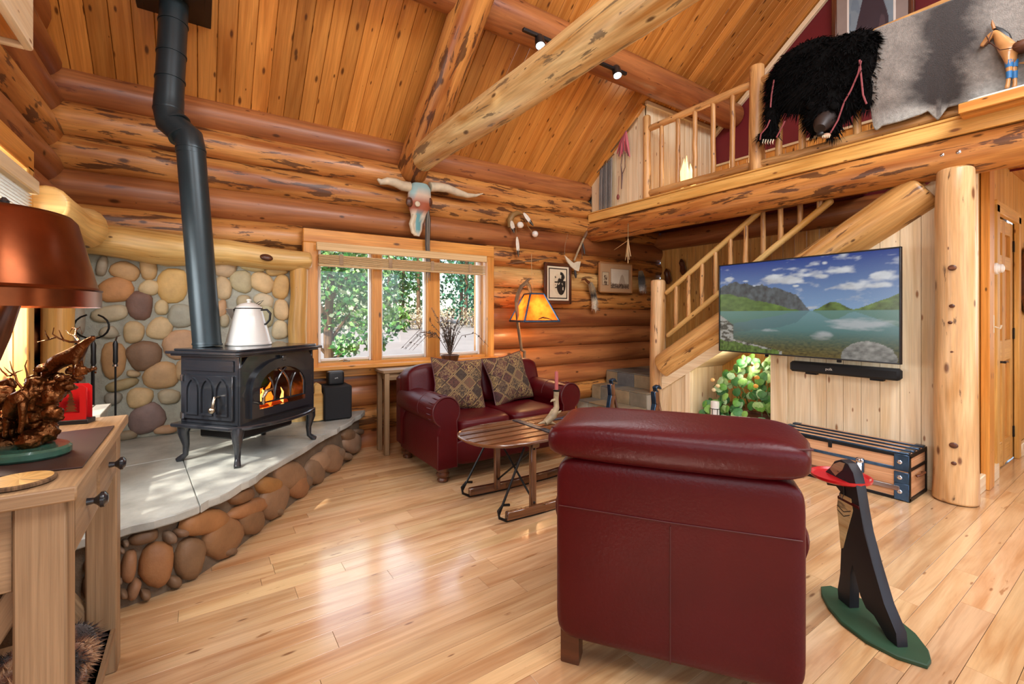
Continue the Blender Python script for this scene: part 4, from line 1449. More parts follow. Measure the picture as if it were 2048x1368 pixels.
# stovepipe
spp = thing('stovepipe', Ms @ Vector((-.17, .2, .727)), 'black stovepipe with a double elbow running from the stove to the ceiling box', 'stovepipe')
b0 = Ms @ Vector((-.17, .2, .727))
t0 = b0.x * _ca + b0.y * _sa
p1 = PT(382, 300, t0)
p2 = PT(337, 222, t0 + .02)
p3 = PT(348, 20, t0 + .10)
build('lower_pipe', MB().tube([b0, p1], .084, 28), 'pipe', spp)
el = [p1 + (p2 - p1) * q for q in (0, .25, .5, .75, 1)]
el[1] += Vector((.02, 0, .02))
el[3] -= Vector((.02, 0, .02))
build('elbow', MB().tube([p1 - Vector((0, 0, .03))] + el + [p2 + (p3 - p2) * .12], .087, 28), 'pipe', spp)
build('upper_pipe', MB().tube([p2 + (p3 - p2) * .1, p3 + (p3 - p2) * .08], .084, 28), 'pipe', spp)
for q in (p1, p1 + (p2 - p1) * .34, p1 + (p2 - p1) * .68, p2, p2 + (p3 - p2) * .3, p2 + (p3 - p2) * .55, p2 + (p3 - p2) * .86, b0 + Vector((0, 0, .015))):
    dd = (p3 - p2).normalized()
    if (q - p1).length < .25 and q != p1:
        dd = (p2 - p1).normalized()
    build('joint_ring', MB().tube([q - dd * .006, q + dd * .006], .089, 28), 'pipe', spp)
zc_ = CZ(p3.y)
build('ceiling_box', MB().cbox((p3.x, p3.y, p3.z + .16), (.36, .36, .22), .004), 'black', spp)
build('flange', MB().cbox((p3.x, p3.y, p3.z + .06), (.44, .44, .015), .003), 'black', spp)

# enamel coffee boiler on the stove
kt = thing('kettle', Ms @ Vector((.07, .1, .726)), 'large white enamel coffee boiler standing on the stove', 'kettle')
Mk_ = Matrix.Translation(Ms @ Vector((.07, .1, .726)))
body = build('body', MB().lathe([(.146, 0), (.15, .006), (.147, .02), (.143, .022), (.14, .04), (.118, .13), (.10, .2), (.086, .255), (.088, .262), (.08, .264)], 36, M=Mk_), 'enamel', kt)
build('lid', MB().lathe([(.086, .262), (.084, .272), (.06, .292), (.03, .302), (.012, .305), (.012, .312), (.018, .318), (.014, .328), (.001, .33)], 30, M=Mk_), 'enamel', kt)
build('rim', MB().lathe([(.086, .257), (.092, .261), (.086, .265)], 36, M=Mk_, cap=False), 'black', kt)
vr = Vector((_sa, -_ca, 0))
sp_ = MB()
_A = [(-vr * .098 + Vector((0, 0, .135))), (-vr * .085 + Vector((.036, .036, .258))), (-vr * .085 + Vector((-.036, -.036, .258))), (-vr * .162 + Vector((0, 0, .262))), (-vr * .086 + fw * .046 + Vector((0, 0, .258))), (-vr * .086 - fw * .046 + Vector((0, 0, .258)))]
sp_._add([Mk_ @ _A[0], Mk_ @ _A[4], Mk_ @ _A[5], Mk_ @ _A[3], Mk_ @ (_A[3] + fw * .012 - Vector((0, 0, .004))), Mk_ @ (_A[3] - fw * .012 - Vector((0, 0, .004)))], [(0, 1, 4), (0, 4, 3), (0, 3, 5), (0, 5, 2), (1, 3, 4), (2, 5, 3), (1, 2, 3)])
build('spout', sp_, 'enamel', kt)
hp = [Mk_ @ (vr * q + Vector((0, 0, z_))) for q, z_ in ((.088, .25), (.13, .252), (.155, .225), (.15, .18), (.125, .15), (.105, .145))]
build('handle', MB().tube(hp, [.006, .008, .009, .008, .007, .006], 8), 'black', kt)
bp_ = [Mk_ @ (vr * q + Vector((-.02, .02, z_))) for q, z_ in ((.03, .255), (.05, .275), (.10, .31), (.13, .32), (.11, .30), (.05, .262))]
build('bail', MB().tube(bp_, .0025, 6), 'iron', kt)

# ================================================================== SPEAKER, BELLOWS, FIRE TOOLS, BIN
spk = thing('subwoofer', (1.02, 4.36, HZ), 'black subwoofer box standing on the right end of the hearth', 'speaker')
build('cabinet', MB().cbox((1.02, 4.36, HZ + .155), (.24, .24, .30), .012), 'blackcloth', spk)
for sx in (-1, 1):
    for sy in (-1, 1):
        build('foot', MB().cbox((1.02 + sx * .09, 4.36 + sy * .09, HZ + .004), (.03, .03, .008), .002), 'black', spk)
sp2 = thing('satellite_speaker', (1.02, 4.36, HZ + .305), 'small black satellite speaker on top of the subwoofer', 'speaker')
build('cabinet', MB().sell((1.02, 4.36, HZ + .305 + .062), (.072, .05, .062), .25, .3, 28, 16), 'black', sp2)


def text_obj(name, body, size, M, mat, parent, extrude=.0005):
    cu = bpy.data.curves.new(name, 'FONT')
    cu.body = body
    cu.size = size
    cu.extrude = extrude
    cu.align_x = 'CENTER'
    cu.align_y = 'CENTER'
    o_ = bpy.data.objects.new(name, cu)
    COL.objects.link(o_)
    dg = bpy.context.evaluated_depsgraph_get()
    me = bpy.data.meshes.new_from_object(o_.evaluated_get(dg))
    bpy.data.objects.remove(o_)
    me.transform(WM[parent.name].inverted() @ M)
    me.materials.clear()
    me.materials.append(MAT[mat])
    o_ = bpy.data.objects.new(name, me)
    COL.objects.link(o_)
    o_.parent = parent
    WM[o_.name] = WM[parent.name]
    return o_


text_obj('logo', 'polk', .016, frame((1.02, 4.308, HZ + .37), (1, 0, 0), (0, 0, 1), (0, -1, 0)), 'white', sp2)

bw_ = thing('bellows', PZ(634, 842, HZ), 'pear-shaped wooden fireplace bellows leaning beside the stove', 'bellows')
bc = PZ(634, 842, HZ)
vr = Vector((_sa, -_ca, 0))
fw = Vector((_ca, _sa, 0))
Mb = frame(bc + Vector((0, 0, .16)), (vr * .8 + fw * .6).normalized(), Vector((0, 0, 1)), (fw * .8 - vr * .6).normalized())
pear = [(.0, -.155), (.05, -.15), (.09, -.11), (.10, -.05), (.085, .01), (.05, .06), (.03, .10), (.028, .16), (-.0, .18), (-.028, .16), (-.03, .10), (-.05, .06), (-.085, .01), (-.10, -.05), (-.09, -.11), (-.05, -.15)]
build('board', MB().prism(pear, -.04, -.022, M=Mb, ch=.004), 'log_yellow', bw_)
build('board', MB().prism(pear, .022, .04, M=Mb, ch=.004), 'log_yellow', bw_)
build('leather_gusset', MB().prism([(x_ * .94, y_ * .94) for x_, y_ in pear if y_ < .12], -.022, .022, M=Mb), 'blackcloth', bw_)

ft = thing('fire_tools', (-.60, 4.16, HZ), 'wrought-iron fireplace tool set with crook handles standing by the stone facing', 'fire tools')
fc = Vector((-.60, 4.16, HZ))
build('base', MB().lathe([(.12, 0), (.12, .012), (.02, .03)], 20, M=Matrix.Translation(fc)), 'iron', ft)
build('post', MB().tube([fc, fc + Vector((0, 0, .80))], .010, 10), 'iron', ft)
build('crook', MB().tube([fc + Vector((0, 0, .78)) + vr * (.0 + .11 * math.sin(a)) * s_ + Vector((0, 0, .11 * (1 - math.cos(a)) * .75)) for s_ in (1,) for a in [i * .35 for i in range(9)]], .006, 8), 'iron', ft)
build('crook', MB().tube([fc + Vector((0, 0, .78)) - vr * (.13 * math.sin(a)) + Vector((0, 0, .11 * (1 - math.cos(a)) * .75)) for a in [i * .35 for i in range(9)]], .006, 8), 'iron', ft)
for i, q in enumerate((-.22, -.15, .05, .11)):
    b_ = fc + vr * q + fw * (.05 if i % 2 else -.05)
    tl = build('tool', MB().tube([b_ + Vector((0, 0, .06)), b_ + Vector((0, 0, .72))], .006, 8), 'iron', ft)
    build('grip', MB().tube([b_ + Vector((0, 0, z_)) for z_ in (.60, .62, .68, .74, .76)], [.010, .015, .013, .015, .009], 10), 'black', tl)
    build('ring_end', MB().tube([b_ + Vector((0, 0, z_)) for z_ in (.585, .60)], .016, 10).tube([b_ + Vector((0, 0, .76)), b_ + vr * .01 + Vector((0, 0, .79)), b_ + vr * .035 + Vector((0, 0, .80))], [.006, .005, .003], 8), 'chrome', tl)

bn = thing('storage_bin', (-.62, 3.40, HZ), 'weathered grey wooden bin on the hearth behind the console table', 'bin')
for i in range(5):
    build('lid_board', MB().cbox((-.765 + i * .074, 3.40, HZ + .405), (.070, .36, .02), .003, grain=1), 'grout', bn)
for s_ in (-1, 1):
    build('side_panel', MB().cbox((-.617, 3.40 + s_ * .15, HZ + .2), (.34, .02, .39), .004), 'grout', bn)
    build('end_panel', MB().cbox((-.617 + s_ * .16, 3.40, HZ + .2), (.02, .28, .39), .004), 'grout', bn)

# ================================================================== SOFA
SX0, SX1, SY0, SY1 = 1.47, 3.00, 3.23, 4.14
so = thing('loveseat', ((SX0 + SX1) / 2, (SY0 + SY1) / 2, 0), 'burgundy leather two-seat loveseat with rolled arms under the window', 'sofa')


def rolled_arm(mb, M, L, w_=.22, zt=.56, rr_=.118, zb=.12, n=22, out=1):
    """arm extruded along local y from 0 to L: upright panel topped with a scroll that overhangs outward (+x*out)"""
    prof = []
    cx_, cz_ = out * .01, zt
    a0 = R(-62)
    for i in range(n + 1):
        a = a0 + (R(180 + 62 + 40) * i / n)
        prof.append((cx_ + out * rr_ * math.cos(a), cz_ + rr_ * math.sin(a)))
    prof = prof + [(-out * .085, .40), (-out * .085, zb), (out * .085, zb), (out * .085, .38)]
    k = len(prof)
    ys = [0, .012, .03, L * .3, L * .55, L - .012, L]
    sc_ = [.93, .985, 1, 1, 1, .99, .95]
    vs, fs = [], []
    for y_, s_ in zip(ys, sc_):
        for x_, z_ in prof:
            vs.append((x_ * s_, y_, zb + (z_ - zb) * (1 - (1 - s_) * .3)))
    for i in range(len(ys) - 1):
        for j in range(k):
            j2 = (j + 1) % k
            fs.append((i * k + j, i * k + j2, (i + 1) * k + j2, (i + 1) * k + j))
    fs.append(tuple(range(k)))
    fs.append(tuple(range((len(ys) - 1) * k, len(ys) * k)))
    mb._add(vs, fs, None, M)
    return prof


for s_, xx_ in ((-1, SX0 + .13), (1, SX1 - .13)):
    mb = MB()
    Ma = Matrix.Translation((xx_, SY0, 0))
    pr = rolled_arm(mb, Ma, .80, out=s_)
    ar = build('arm', mb, 'leather', so, ang=50)
    pw = MB().tube([Ma @ Vector((p[0] * .97, .004, p[1])) for p in pr], .006, 6)
    build('piping', pw, 'leather_dk', ar)
    build('seam', MB().tube([Ma @ Vector((p[0] * 1.005, .30, p[1] + .001)) for p in pr[3:20]], .003, 5), 'leather_dk', ar)
    # gathered pleats on the front of the scroll
    for i in range(12):
        a = R(-30 + i * 22)
        c_ = Vector((s_ * .01, 0, .56))
        d_ = Vector((s_ * math.cos(a), 0, math.sin(a)))
        build('pleat', MB().tube([Ma @ (c_ + d_ * .116 + Vector((0, .03, 0))), Ma @ (c_ + d_ * .122 + Vector((0, .07, 0))), Ma @ (c_ + d_ * .117 + Vector((0, .13, 0)))], [.003, .007, .002], 6), 'leather', ar)
build('base', MB().cbox(((SX0 + SX1) / 2, SY0 + .47, .22), (SX1 - SX0 - .30, .84, .20), .03), 'leather', so)
build('front_rail', MB().sell(((SX0 + SX1) / 2, SY0 + .06, .22), ((SX1 - SX0) / 2 - .21, .05, .105), .25, .2, 32, 14), 'leather', so)
build('back_frame', MB().cbox(((SX0 + SX1) / 2, SY1 - .10, .45), (SX1 - SX0 - .06, .18, .66), .05), 'leather', so)
mx_ = (SX0 + SX1) / 2
hw_ = (SX1 - SX0 - .44) / 4
for s_ in (-1, 1):
    build('seat_cushion', MB().sell((mx_ + s_ * hw_, SY0 + .36, .385), (hw_ - .003, .36, .095), .35, .28, 40, 18, rough=.03, seed=s_), 'leather', so)
    wq = (SX1 - SX0) / 4 - .02
    Mq = Matrix.Translation((mx_ + s_ * (wq + .002), SY1 - .21, .655)) @ Matrix.Rotation(R(-10), 4, 'X')
    bc_ = build('back_cushion', MB().sell((0, 0, 0), (wq, .13, .215), .45, .3, 40, 20, M=Mq, rough=.04, seed=5 + s_), 'leather', so)
    build('seam', MB().tube([Mq @ Vector((math.copysign(abs(math.cos(a)) ** .3, math.cos(a)) * wq * .96, -.085, math.copysign(abs(math.sin(a)) ** .3, math.sin(a)) * .185)) for a in [i * math.pi / 16 for i in range(33)]], .003, 5), 'leather_dk', bc_)
for fx_, fy_ in ((SX0 + .12, SY0 + .07), (SX1 - .12, SY0 + .07), (SX0 + .12, SY1 - .10), (SX1 - .12, SY1 - .10)):
    build('bun_foot', MB().lathe([(.03, 0), (.042, .006), (.045, .02), (.036, .034), (.052, .05), (.055, .066), (.042, .08), (.05, .095), (.048, .12), (.03, .13)], 18, M=Matrix.Translation((fx_, fy_, 0))), 'walnut', so)


def patchwork(p):
    u, v = p
    a, b_ = (u + v) * 3.1, (u - v) * 3.1
    fa, fb = a - math.floor(a), b_ - math.floor(b_)
    cell = (math.floor(a) * 7 + math.floor(b_) * 13)
    rr_ = random.Random(cell)
    base = srgb(rr_.choice(['#4c3024', '#563428', '#423426', '#5e4832', '#4a2824']))
    acc = srgb(rr_.choice(['#9a7e4c', '#7a6040', '#33201a', '#6a4232']))
    e = min(fa, fb, 1 - fa, 1 - fb)
    if e < .05:
        return srgb('#3a2a1e')
    if e < .09:
        return srgb('#9a7c50')
    d = math.hypot(fa - .5, fb - .5)
    th = math.atan2(fb - .5, fa - .5)
    m_ = .22 + .1 * math.cos(8 * th)
    if d < .08 or abs(d - m_) < .035 or abs(d - .38) < .02:
        return acc
    return base


def throw_pillow(c, hw, hh, lean, yaw, label, roll=0.):
    t_ = thing('throw_pillow', c, label, 'pillow', group='patterned throw pillows on the loveseat')
    M_ = Matrix.Translation(c) @ Matrix.Rotation(yaw, 4, 'Z') @ Matrix.Rotation(lean, 4, 'X') @ Matrix.Rotation(roll, 4, 'Y')
    for s_ in (-1, 1):
        def fn(a, b_, s_=s_):
            x_, z_ = 2 * a - 1, 2 * b_ - 1
            th = max(0, (1 - x_ ** 4) * (1 - z_ ** 4)) ** .5
            pinch = 1 - .07 * (abs(x_ * z_)) ** 1.5 * -1 - .06 * (1 - abs(x_ * z_))
            return M_ @ Vector((x_ * hw * pinch, -s_ * .085 * th * .9, z_ * hh * pinch))
        Mi_ = M_.inverted()
        build('cover', MB().grid(fn, 56, 56), 'vc_fab', t_, colfn=lambda p: patchwork(((Mi_ @ p).x / hw * .5, (Mi_ @ p).z / hh * .5)), fix=(s_ == 1))
    pts = []
    for i in range(41):
        a = i / 40 * 4
        k, f_ = int(a) % 4, a - int(a)
        x_, z_ = [(2 * f_ - 1, -1), (1, 2 * f_ - 1), (1 - 2 * f_, 1), (-1, 1 - 2 * f_)][k]
        pinch = 1 + .07 * abs(x_ * z_) ** 1.5 - .06 * (1 - abs(x_ * z_))
        pts.append(M_ @ Vector((x_ * hw * pinch, 0, z_ * hh * pinch)))
    build('piping', MB().tube(pts, .006, 6), 'leather_dk', t_)


throw_pillow(Vector((1.94, 3.70, .69)), .235, .225, R(-20), R(-4), 'tapestry pillow with diamond patchwork, nearer the window end of the loveseat', R(5))
throw_pillow(Vector((2.50, 3.72, .70)), .235, .225, R(-20), R(6), 'tapestry pillow with diamond patchwork, next to the floor-lamp end of the loveseat', R(-6))

# narrow table behind the sofa
stb = thing('sofa_table', (2.2, 4.32, 0), 'narrow console table standing behind the loveseat under the window', 'table')
build('table_top', MB().cbox((2.24, 4.315, .785), (1.66, .26, .03), .006), 'table', stb)
build('apron', MB().cbox((2.24, 4.315, .735), (1.56, .20, .07), .004), 'table', stb)
for fx_ in (1.45, 3.02):
    for fy_ in (4.215, 4.415):
        build('leg', MB().cbox((fx_, fy_, .385), (.045, .045, .77), .004, grain=2), 'table', stb)

# ================================================================== SLED COFFEE TABLE
sl_ = thing('sled_table', (2.2, 2.65, 0), 'antique wooden sled with curled runners used as a coffee table', 'coffee table')
YA, YBk = 2.40, 2.88
for yy_ in (YA, YBk):
    pts = [(1.60, yy_, .05), (1.9, yy_, .035), (2.3, yy_, .035), (2.62, yy_, .05), (2.80, yy_, .11), (2.93, yy_, .24), (3.02, yy_, .42), (3.06, yy_, .60), (3.05, yy_, .70)]
    run = MB()
    for i in range(len(pts) - 1):
        a, b_ = Vector(pts[i]), Vector(pts[i + 1])
        d_ = (b_ - a).normalized()
        n_ = Vector((-d_.z, 0, d_.x))
        run.cbox((0, 0, 0), ((b_ - a).length + .012, .034, .055), .006, M=frame((a + b_) / 2, d_, (0, 1, 0), n_))
    r_ = build('runner', run, 'sledwood', sl_)
    build('runner_shoe', MB().tube([Vector(p) + Vector((0, 0, -.032)) for p in pts[:4]], .009, 6).tube([(1.60, yy_, .018), (1.545, yy_, .05), (1.535, yy_, .095), (1.57, yy_, .125), (1.62, yy_, .115)], .009, 6), 'iron', r_)
    sh = MB()
    pp_ = [Vector(p) for p in pts[4:]] + [Vector((3.04, yy_, .735)), Vector((3.075, yy_, .745)), Vector((3.10, yy_, .72))]
    for i in range(len(pp_) - 1):
        a, b_ = pp_[i], pp_[i + 1]
        d_ = (b_ - a).normalized()
        n_ = Vector((-d_.z, 0, d_.x))
        sh.cbox((0, 0, 0), ((b_ - a).length + .008, .042, .012), .003, M=frame((a + b_) / 2 - n_ * (-.03 if i < 4 else 0), d_, (0, 1, 0), n_))
    build('runner_guard', sh, 'steel_blue', r_)
    build('front_strut', MB().tube([(3.06, yy_, .68), (3.10, yy_, .55), (3.14, yy_, .38)], .016, 8), 'sledwood', sl_)
    for xa in (1.82, 2.55):
        build('upright', MB().cbox((xa, yy_ + (.02 if yy_ == YA else -.02), .26), (.045, .03, .46), .005, grain=2, M=None), 'sledwood', sl_)
        build('brace', MB().tube([(xa - .06, yy_ + (.03 if yy_ == YA else -.03), .45), (xa - .28 if xa < 2 else xa + .2, yy_, .07)], .008, 6), 'iron', sl_)
build('front_crossbar', MB().cbox((3.14, (YA + YBk) / 2, .385), (.04, .62, .045), .006, grain=1), 'sledwood', sl_)
for yy_ in (YA, YBk):
    build('front_leg', MB().cbox((3.14, yy_, .20), (.035, .03, .40), .005, grain=2), 'sledwood', sl_)
for xa in (1.82, 2.55):
    build('cross_beam', MB().cbox((xa, (YA + YBk) / 2, .465), (.06, YBk - YA + .04, .035), .005, grain=1), 'sledwood', sl_)
    build('cross_brace', MB().tube([(xa, YA, .08), (xa, YBk, .44)], .007, 6).tube([(xa, YBk, .08), (xa, YA, .44)], .007, 6), 'iron', sl_)
nsl = 6
ya_, yb_ = YA - .05, YBk + .06
for i in range(nsl):
    y0 = ya_ + (yb_ - ya_) * i / nsl
    y1 = ya_ + (yb_ - ya_) * (i + 1) / nsl
    ymid = (ya_ + yb_) / 2
    hw_ = (yb_ - ya_) / 2

    def xs(y_):
        d_ = (y_ - ymid) / hw_
        return 1.44 + .30 * (1 - math.sqrt(max(0, 1 - min(1, abs(d_)) ** 2.6)))
    out = [(2.95, y0 + .013), (2.95, y1 - .013)]
    for q in range(6, -1, -1):
        y_ = y0 + .013 + (y1 - y0 - .026) * q / 6
        out.append((xs(y_), y_))
    build('slat', MB().prism(out, .483, .503, ch=.003), 'sledwood', sl_, smooth=False)
rim = []
for i in range(19):
    y_ = ya_ + (yb_ - ya_) * i / 18
    rim.append((xs(y_), y_))
rim = [(2.9, ya_)] + rim + [(2.9, yb_)]
build('edge_hoop', MB().tube([(x_ - .004, y_, .495) for x_, y_ in rim], .010, 6), 'sledwood', sl_)
build('metal_strap', MB().cbox((2.02, ymid, .506), (.05, yb_ - ya_ - .05, .005), .001, grain=1), 'steel_blue', sl_)
build('metal_strap', MB().cbox((2.55, ymid + .12, .506), (.7, .05, .005), .001), 'steel_blue', sl_)

# antler candle holder with candle
ac = PZ(1098, 846, .508)
ac = Vector((2.36, 2.62, .508))
ah = thing('antler_candlestick', ac, 'antler candlestick standing on the sled table', 'candlestick')
uz = Vector((0, 0, 1))


def cpx(u, v, y_=2.62):
    return PY(u, v, y_)


sp0 = [cpx(1090, 846), cpx(1097, 840), cpx(1106, 830), cpx(1113, 815), cpx(1112, 798), cpx(1113, 783)]
build('main_beam', MB().tube(sp0, [.022, .026, .03, .022, .02, .022], 10, rough=.15), 'antler', ah)
for a, b_, c_ in (((1106, 820), (1100, 828), (1096, 831)), ((1110, 800), (1104, 801), (1101, 804)), ((1109, 828), (1119, 824), (1123, 821)), ((1094, 843), (1106, 846), (1112, 848)), ((1094, 843), (1082, 846), (1076, 848))):
    build('tine', MB().tube([cpx(*a), cpx(*b_), cpx(*c_)], [.014, .009, .002], 8), 'antler', ah)
build('drip_cup', MB().lathe([(.012, 0), (.026, .008), (.028, .016), (.024, .018)], 14, M=Matrix.Translation(cpx(1113, 784))), 'iron', ah)
cd = build('candle', MB().lathe([(.0135, 0), (.0135, .13), (.012, .137), (.002, .138)], 14, M=Matrix.Translation(cpx(1113, 780))).tube([cpx(1113, 780) + Vector((0, 0, .136)), cpx(1113, 780) + Vector((.002, 0, .15))], .0015, 5), 'oc', color='#a8504c')
tag(cd, 'slim pink taper candle in the antler candlestick', 'candle')

# ================================================================== ARMCHAIR (seen from behind)
ch = thing('armchair', (1.337, .99, 0), 'large burgundy leather armchair seen from behind in the foreground', 'armchair', rotz=R(-54.7))
Mc = WM[ch.name]


def backpanel(a, b_):
    x_, z_ = 2 * a - 1, b_
    e = 1 - (1 - abs(x_)) * 0
    bul = .018 * (1 - abs(x_) ** 6) * (1 - abs(2 * z_ - 1) ** 8)
    return Mc @ Vector((x_ * .405, -.0 - bul, .125 + z_ * .655))


build('back_frame', MB().sell((0, .10, .455), (.405, .115, .335), .16, .14, 48, 28, M=Mc), 'leather', ch)
build('seam', MB().tube([Mc @ Vector((0, -.0165, .13)), Mc @ Vector((0, -.0165, .60))], .0022, 5).tube([Mc @ Vector((-.39, -.0165, .615)), Mc @ Vector((0, -.0175, .612)), Mc @ Vector((.39, -.0165, .615))], .0022, 5), 'leather_dk', ch)
bq = Mc @ Matrix.Translation((0, .105, .868)) @ Matrix.Rotation(R(6), 4, 'X')
bcu = build('back_cushion', MB().sell((0, 0, 0), (.425, .155, .075), .55, .24, 56, 24, M=bq, rough=.05, seed=3), 'leather', ch)
build('seam', MB().tube([bq @ Vector((x_ * .42, -.128 + .02 * abs(x_) ** 8, .044)) for x_ in [i / 12 - 1 for i in range(25)]], .0035, 6), 'leather_dk', bcu)
build('back_pillow', MB().sell((0, .27, .62), (.33, .10, .24), .45, .3, 36, 20, M=Mc), 'leather', ch)
build('seat_cushion', MB().sell((0, .52, .40), (.29, .34, .10), .35, .28, 36, 18, M=Mc), 'leather', ch)
build('seat_base', MB().cbox((0, .48, .21), (.66, .78, .18), .03, M=Mc), 'leather', ch)
for s_ in (-1, 1):
    mb = MB()
    rolled_arm(mb, Mc @ Matrix.Translation((s_ * .325, .10, 0)), .82, out=s_, rr_=.105)
    build('arm', mb, 'leather', ch, ang=50)
for fx_, fy_ in ((-.36, .06), (.36, .06)):
    build('block_foot', MB().prism([(-.035, -.03), (.035, -.03), (.035, .04), (-.035, .04)], 0, .135, M=Mc @ Matrix.Translation((fx_, fy_, 0)), ch=.006), 'walnut', ch)
for fx_, fy_ in ((-.30, .84), (.30, .84)):
    build('bun_foot', MB().lathe([(.03, 0), (.045, .02), (.036, .034), (.055, .066), (.042, .08), (.048, .12)], 16, M=Mc @ Matrix.Translation((fx_, fy_, 0))), 'walnut', ch)

# ================================================================== WOODEN DOG STAND
db0, db1 = PZ(1652, 1178, 0), PZ(1850, 1340, 0)
dgc = (db0 + db1) / 2
ddir = (db0 - db1).normalized()
dn = Vector((-ddir.y, ddir.x, 0))
dg = thing('dog_stand', dgc, 'black wooden dog cutout holding a red tray, standing on a green base', 'stand')
Md = frame(dgc, ddir, dn, (0, 0, 1))
Lb = (db0 - db1).length / 2
base = [(-Lb, -.01), (-Lb * .8, .06), (-Lb * .45, .11), (0, .125), (Lb * .4, .105), (Lb * .75, .07), (Lb * .98, .03), (Lb, -.02), (Lb * .8, -.06), (Lb * .5, -.10), (Lb * .1, -.135), (-Lb * .35, -.125), (-Lb * .7, -.09), (-Lb * .9, -.05)]
build('base', MB().prism(base, 0, .018, M=Md, ch=.004), 'green', dg)
prof = [(-.19, .0), (-.145, .0), (-.08, .05), (-.04, .055), (-.01, .09), (.02, .17), (.034, .20), (.046, .15), (.05, .0), (.115, .0), (.12, .04), (.105, .12), (.10, .24), (.115, .34), (.125, .42), (.12, .46), (.105, .50), (.13, .515), (.185, .50), (.20, .525), (.195, .56), (.165, .59), (.14, .625), (.10, .645), (.06, .64), (.03, .61), (.01, .55), (-.005, .48), (-.03, .38), (-.075, .26), (-.13, .13), (-.185, .05)]
Mp_ = Md @ Matrix(((1, 0, 0, .03), (0, 0, 1, 0), (0, 1, 0, .018), (0, 0, 0, 1)))
build('body', MB().prism(prof, -.022, .022, M=Mp_, ch=.003), 'blackpaint', dg, ang=30)
muz = [(.075, .635), (.105, .632), (.14, .612), (.165, .58), (.13, .56), (.09, .60)]
che = [(.04, .49), (.10, .49), (.116, .455), (.118, .40), (.106, .31), (.098, .24), (.085, .25), (.06, .34), (.03, .44)]
for s_ in (-1, 1):
    z0, z1 = (.022, .0245) if s_ > 0 else (-.0245, -.022)
    build('painted_muzzle', MB().prism(muz, z0, z1, M=Mp_), 'table', dg, smooth=False)
    build('painted_chest', MB().prism(che, z0, z1, M=Mp_), 'log_pale', dg, smooth=False)
    build('painted_line', MB().tube([Mp_ @ Vector((x_, z_, s_ * .0246)) for x_, z_ in ((.045, .415), (.08, .395), (.116, .41))], .002, 4).tube([Mp_ @ Vector((x_, z_, s_ * .0246)) for x_, z_ in ((.04, .435), (.08, .415), (.118, .43))], .002, 4).tube([Mp_ @ Vector((x_, z_, s_ * .0246)) for x_, z_ in ((.085, .56), (.078, .50), (.09, .465), (.105, .49))], .002, 4), 'black', dg)
build('collar', MB().cbox((.087, 0, .485), (.122, .05, .014), .002, M=Md), 'leather', dg)
build('tray', MB().lathe([(.001, .545), (.105, .545), (.118, .553), (.12, .565), (.114, .565), (.105, .556), (.001, .555)], 32, M=Md @ Matrix.Translation((.16, .0, .018))), 'red', dg)

# ================================================================== STEAMER TRUNK
TX0, TX1, TY0, TY1, TH = 4.115, 4.50, 1.075, 1.985, .33
tk = thing('steamer_trunk', ((TX0 + TX1) / 2, (TY0 + TY1) / 2, 0), 'antique slatted steamer trunk with dark metal corners against the plank wall', 'trunk')
tcx, tcy = (TX0 + TX1) / 2, (TY0 + TY1) / 2
build('body', MB().cbox((tcx, tcy, .115), (TX1 - TX0, TY1 - TY0, .20), .004, grain=1), 'trunkwood', tk)
build('lid', MB().cbox((tcx, tcy, .275), (TX1 - TX0, TY1 - TY0, .105), .008, grain=1), 'trunkwood', tk)
for i in range(4):
    xx_ = TX0 + .03 + i * (TX1 - TX0 - .06) / 3
    slt = build('lid_slat', MB().cbox((xx_, tcy, .333), (.045, TY1 - TY0 - .01, .014), .003, grain=1), 'trunkwood', tk)
    build('slat_band', MB().cbox((xx_ - .022, tcy, .336), (.012, TY1 - TY0, .012), .002, grain=1), 'steel_blue', slt)
    for yy_ in (TY0 + .03, TY1 - .03):
        build('end_clamp', MB().cbox((xx_, yy_, .338), (.05, .055, .012), .003), 'steel_blue', slt)
build('rim_band', MB().cbox((TX0 - .003, tcy, .224), (.008, TY1 - TY0, .022), .002, grain=1), 'steel_blue', tk)
build('rim_band', MB().cbox((tcx, TY0 - .003, .224), (TX1 - TX0, .008, .022), .002), 'iron', tk)
build('lower_slat', MB().cbox((TX0 - .006, tcy, .085), (.014, TY1 - TY0 - .1, .035), .003, grain=1), 'sledwood', tk)
for z_ in (.012, .32):
    build('edge_band', MB().cbox((TX0 - .002, tcy, z_), (.008, TY1 - TY0, .022), .002, grain=1), 'iron', tk)
    build('edge_band', MB().cbox((tcx, TY0 - .002, z_), (TX1 - TX0, .008, .03), .002), 'iron', tk)
for xx_ in (TX0 + .012, TX1 - .012):
    build('edge_band', MB().cbox((xx_, TY0 - .002, .165), (.03, .008, .32), .002, grain=2), 'iron', tk)
for yy_ in (TY0, TY1):
    s_ = 1 if yy_ == TY0 else -1
    for z_, hh in ((.275, .11), (.165, .08), (.065, .12)):
        cp = build('corner_plate', MB().cbox((TX0 - .004, yy_ + s_ * .04, z_), (.012, .085, hh), .004), 'steel_blue', tk)
        build('stud', MB().sell((TX0 - .011, yy_ + s_ * .05, z_), (.006, .016, .016), 1, 1, 12, 6), 'chrome', cp)
for yy_ in (1.36, 1.72):
    lt = build('latch', MB().cbox((TX0 - .008, yy_, .19), (.014, .05, .105), .006), 'steel_blue', tk)
    build('hasp', MB().cbox((TX0 - .017, yy_, .175), (.012, .03, .075), .004).sell((TX0 - .016, yy_, .225), (.01, .026, .02), 1, 1, 14, 8), 'chrome', lt)
lk = build('lock', MB().cbox((TX0 - .008, 1.86, .245), (.014, .075, .13), .008), 'steel_blue', tk)
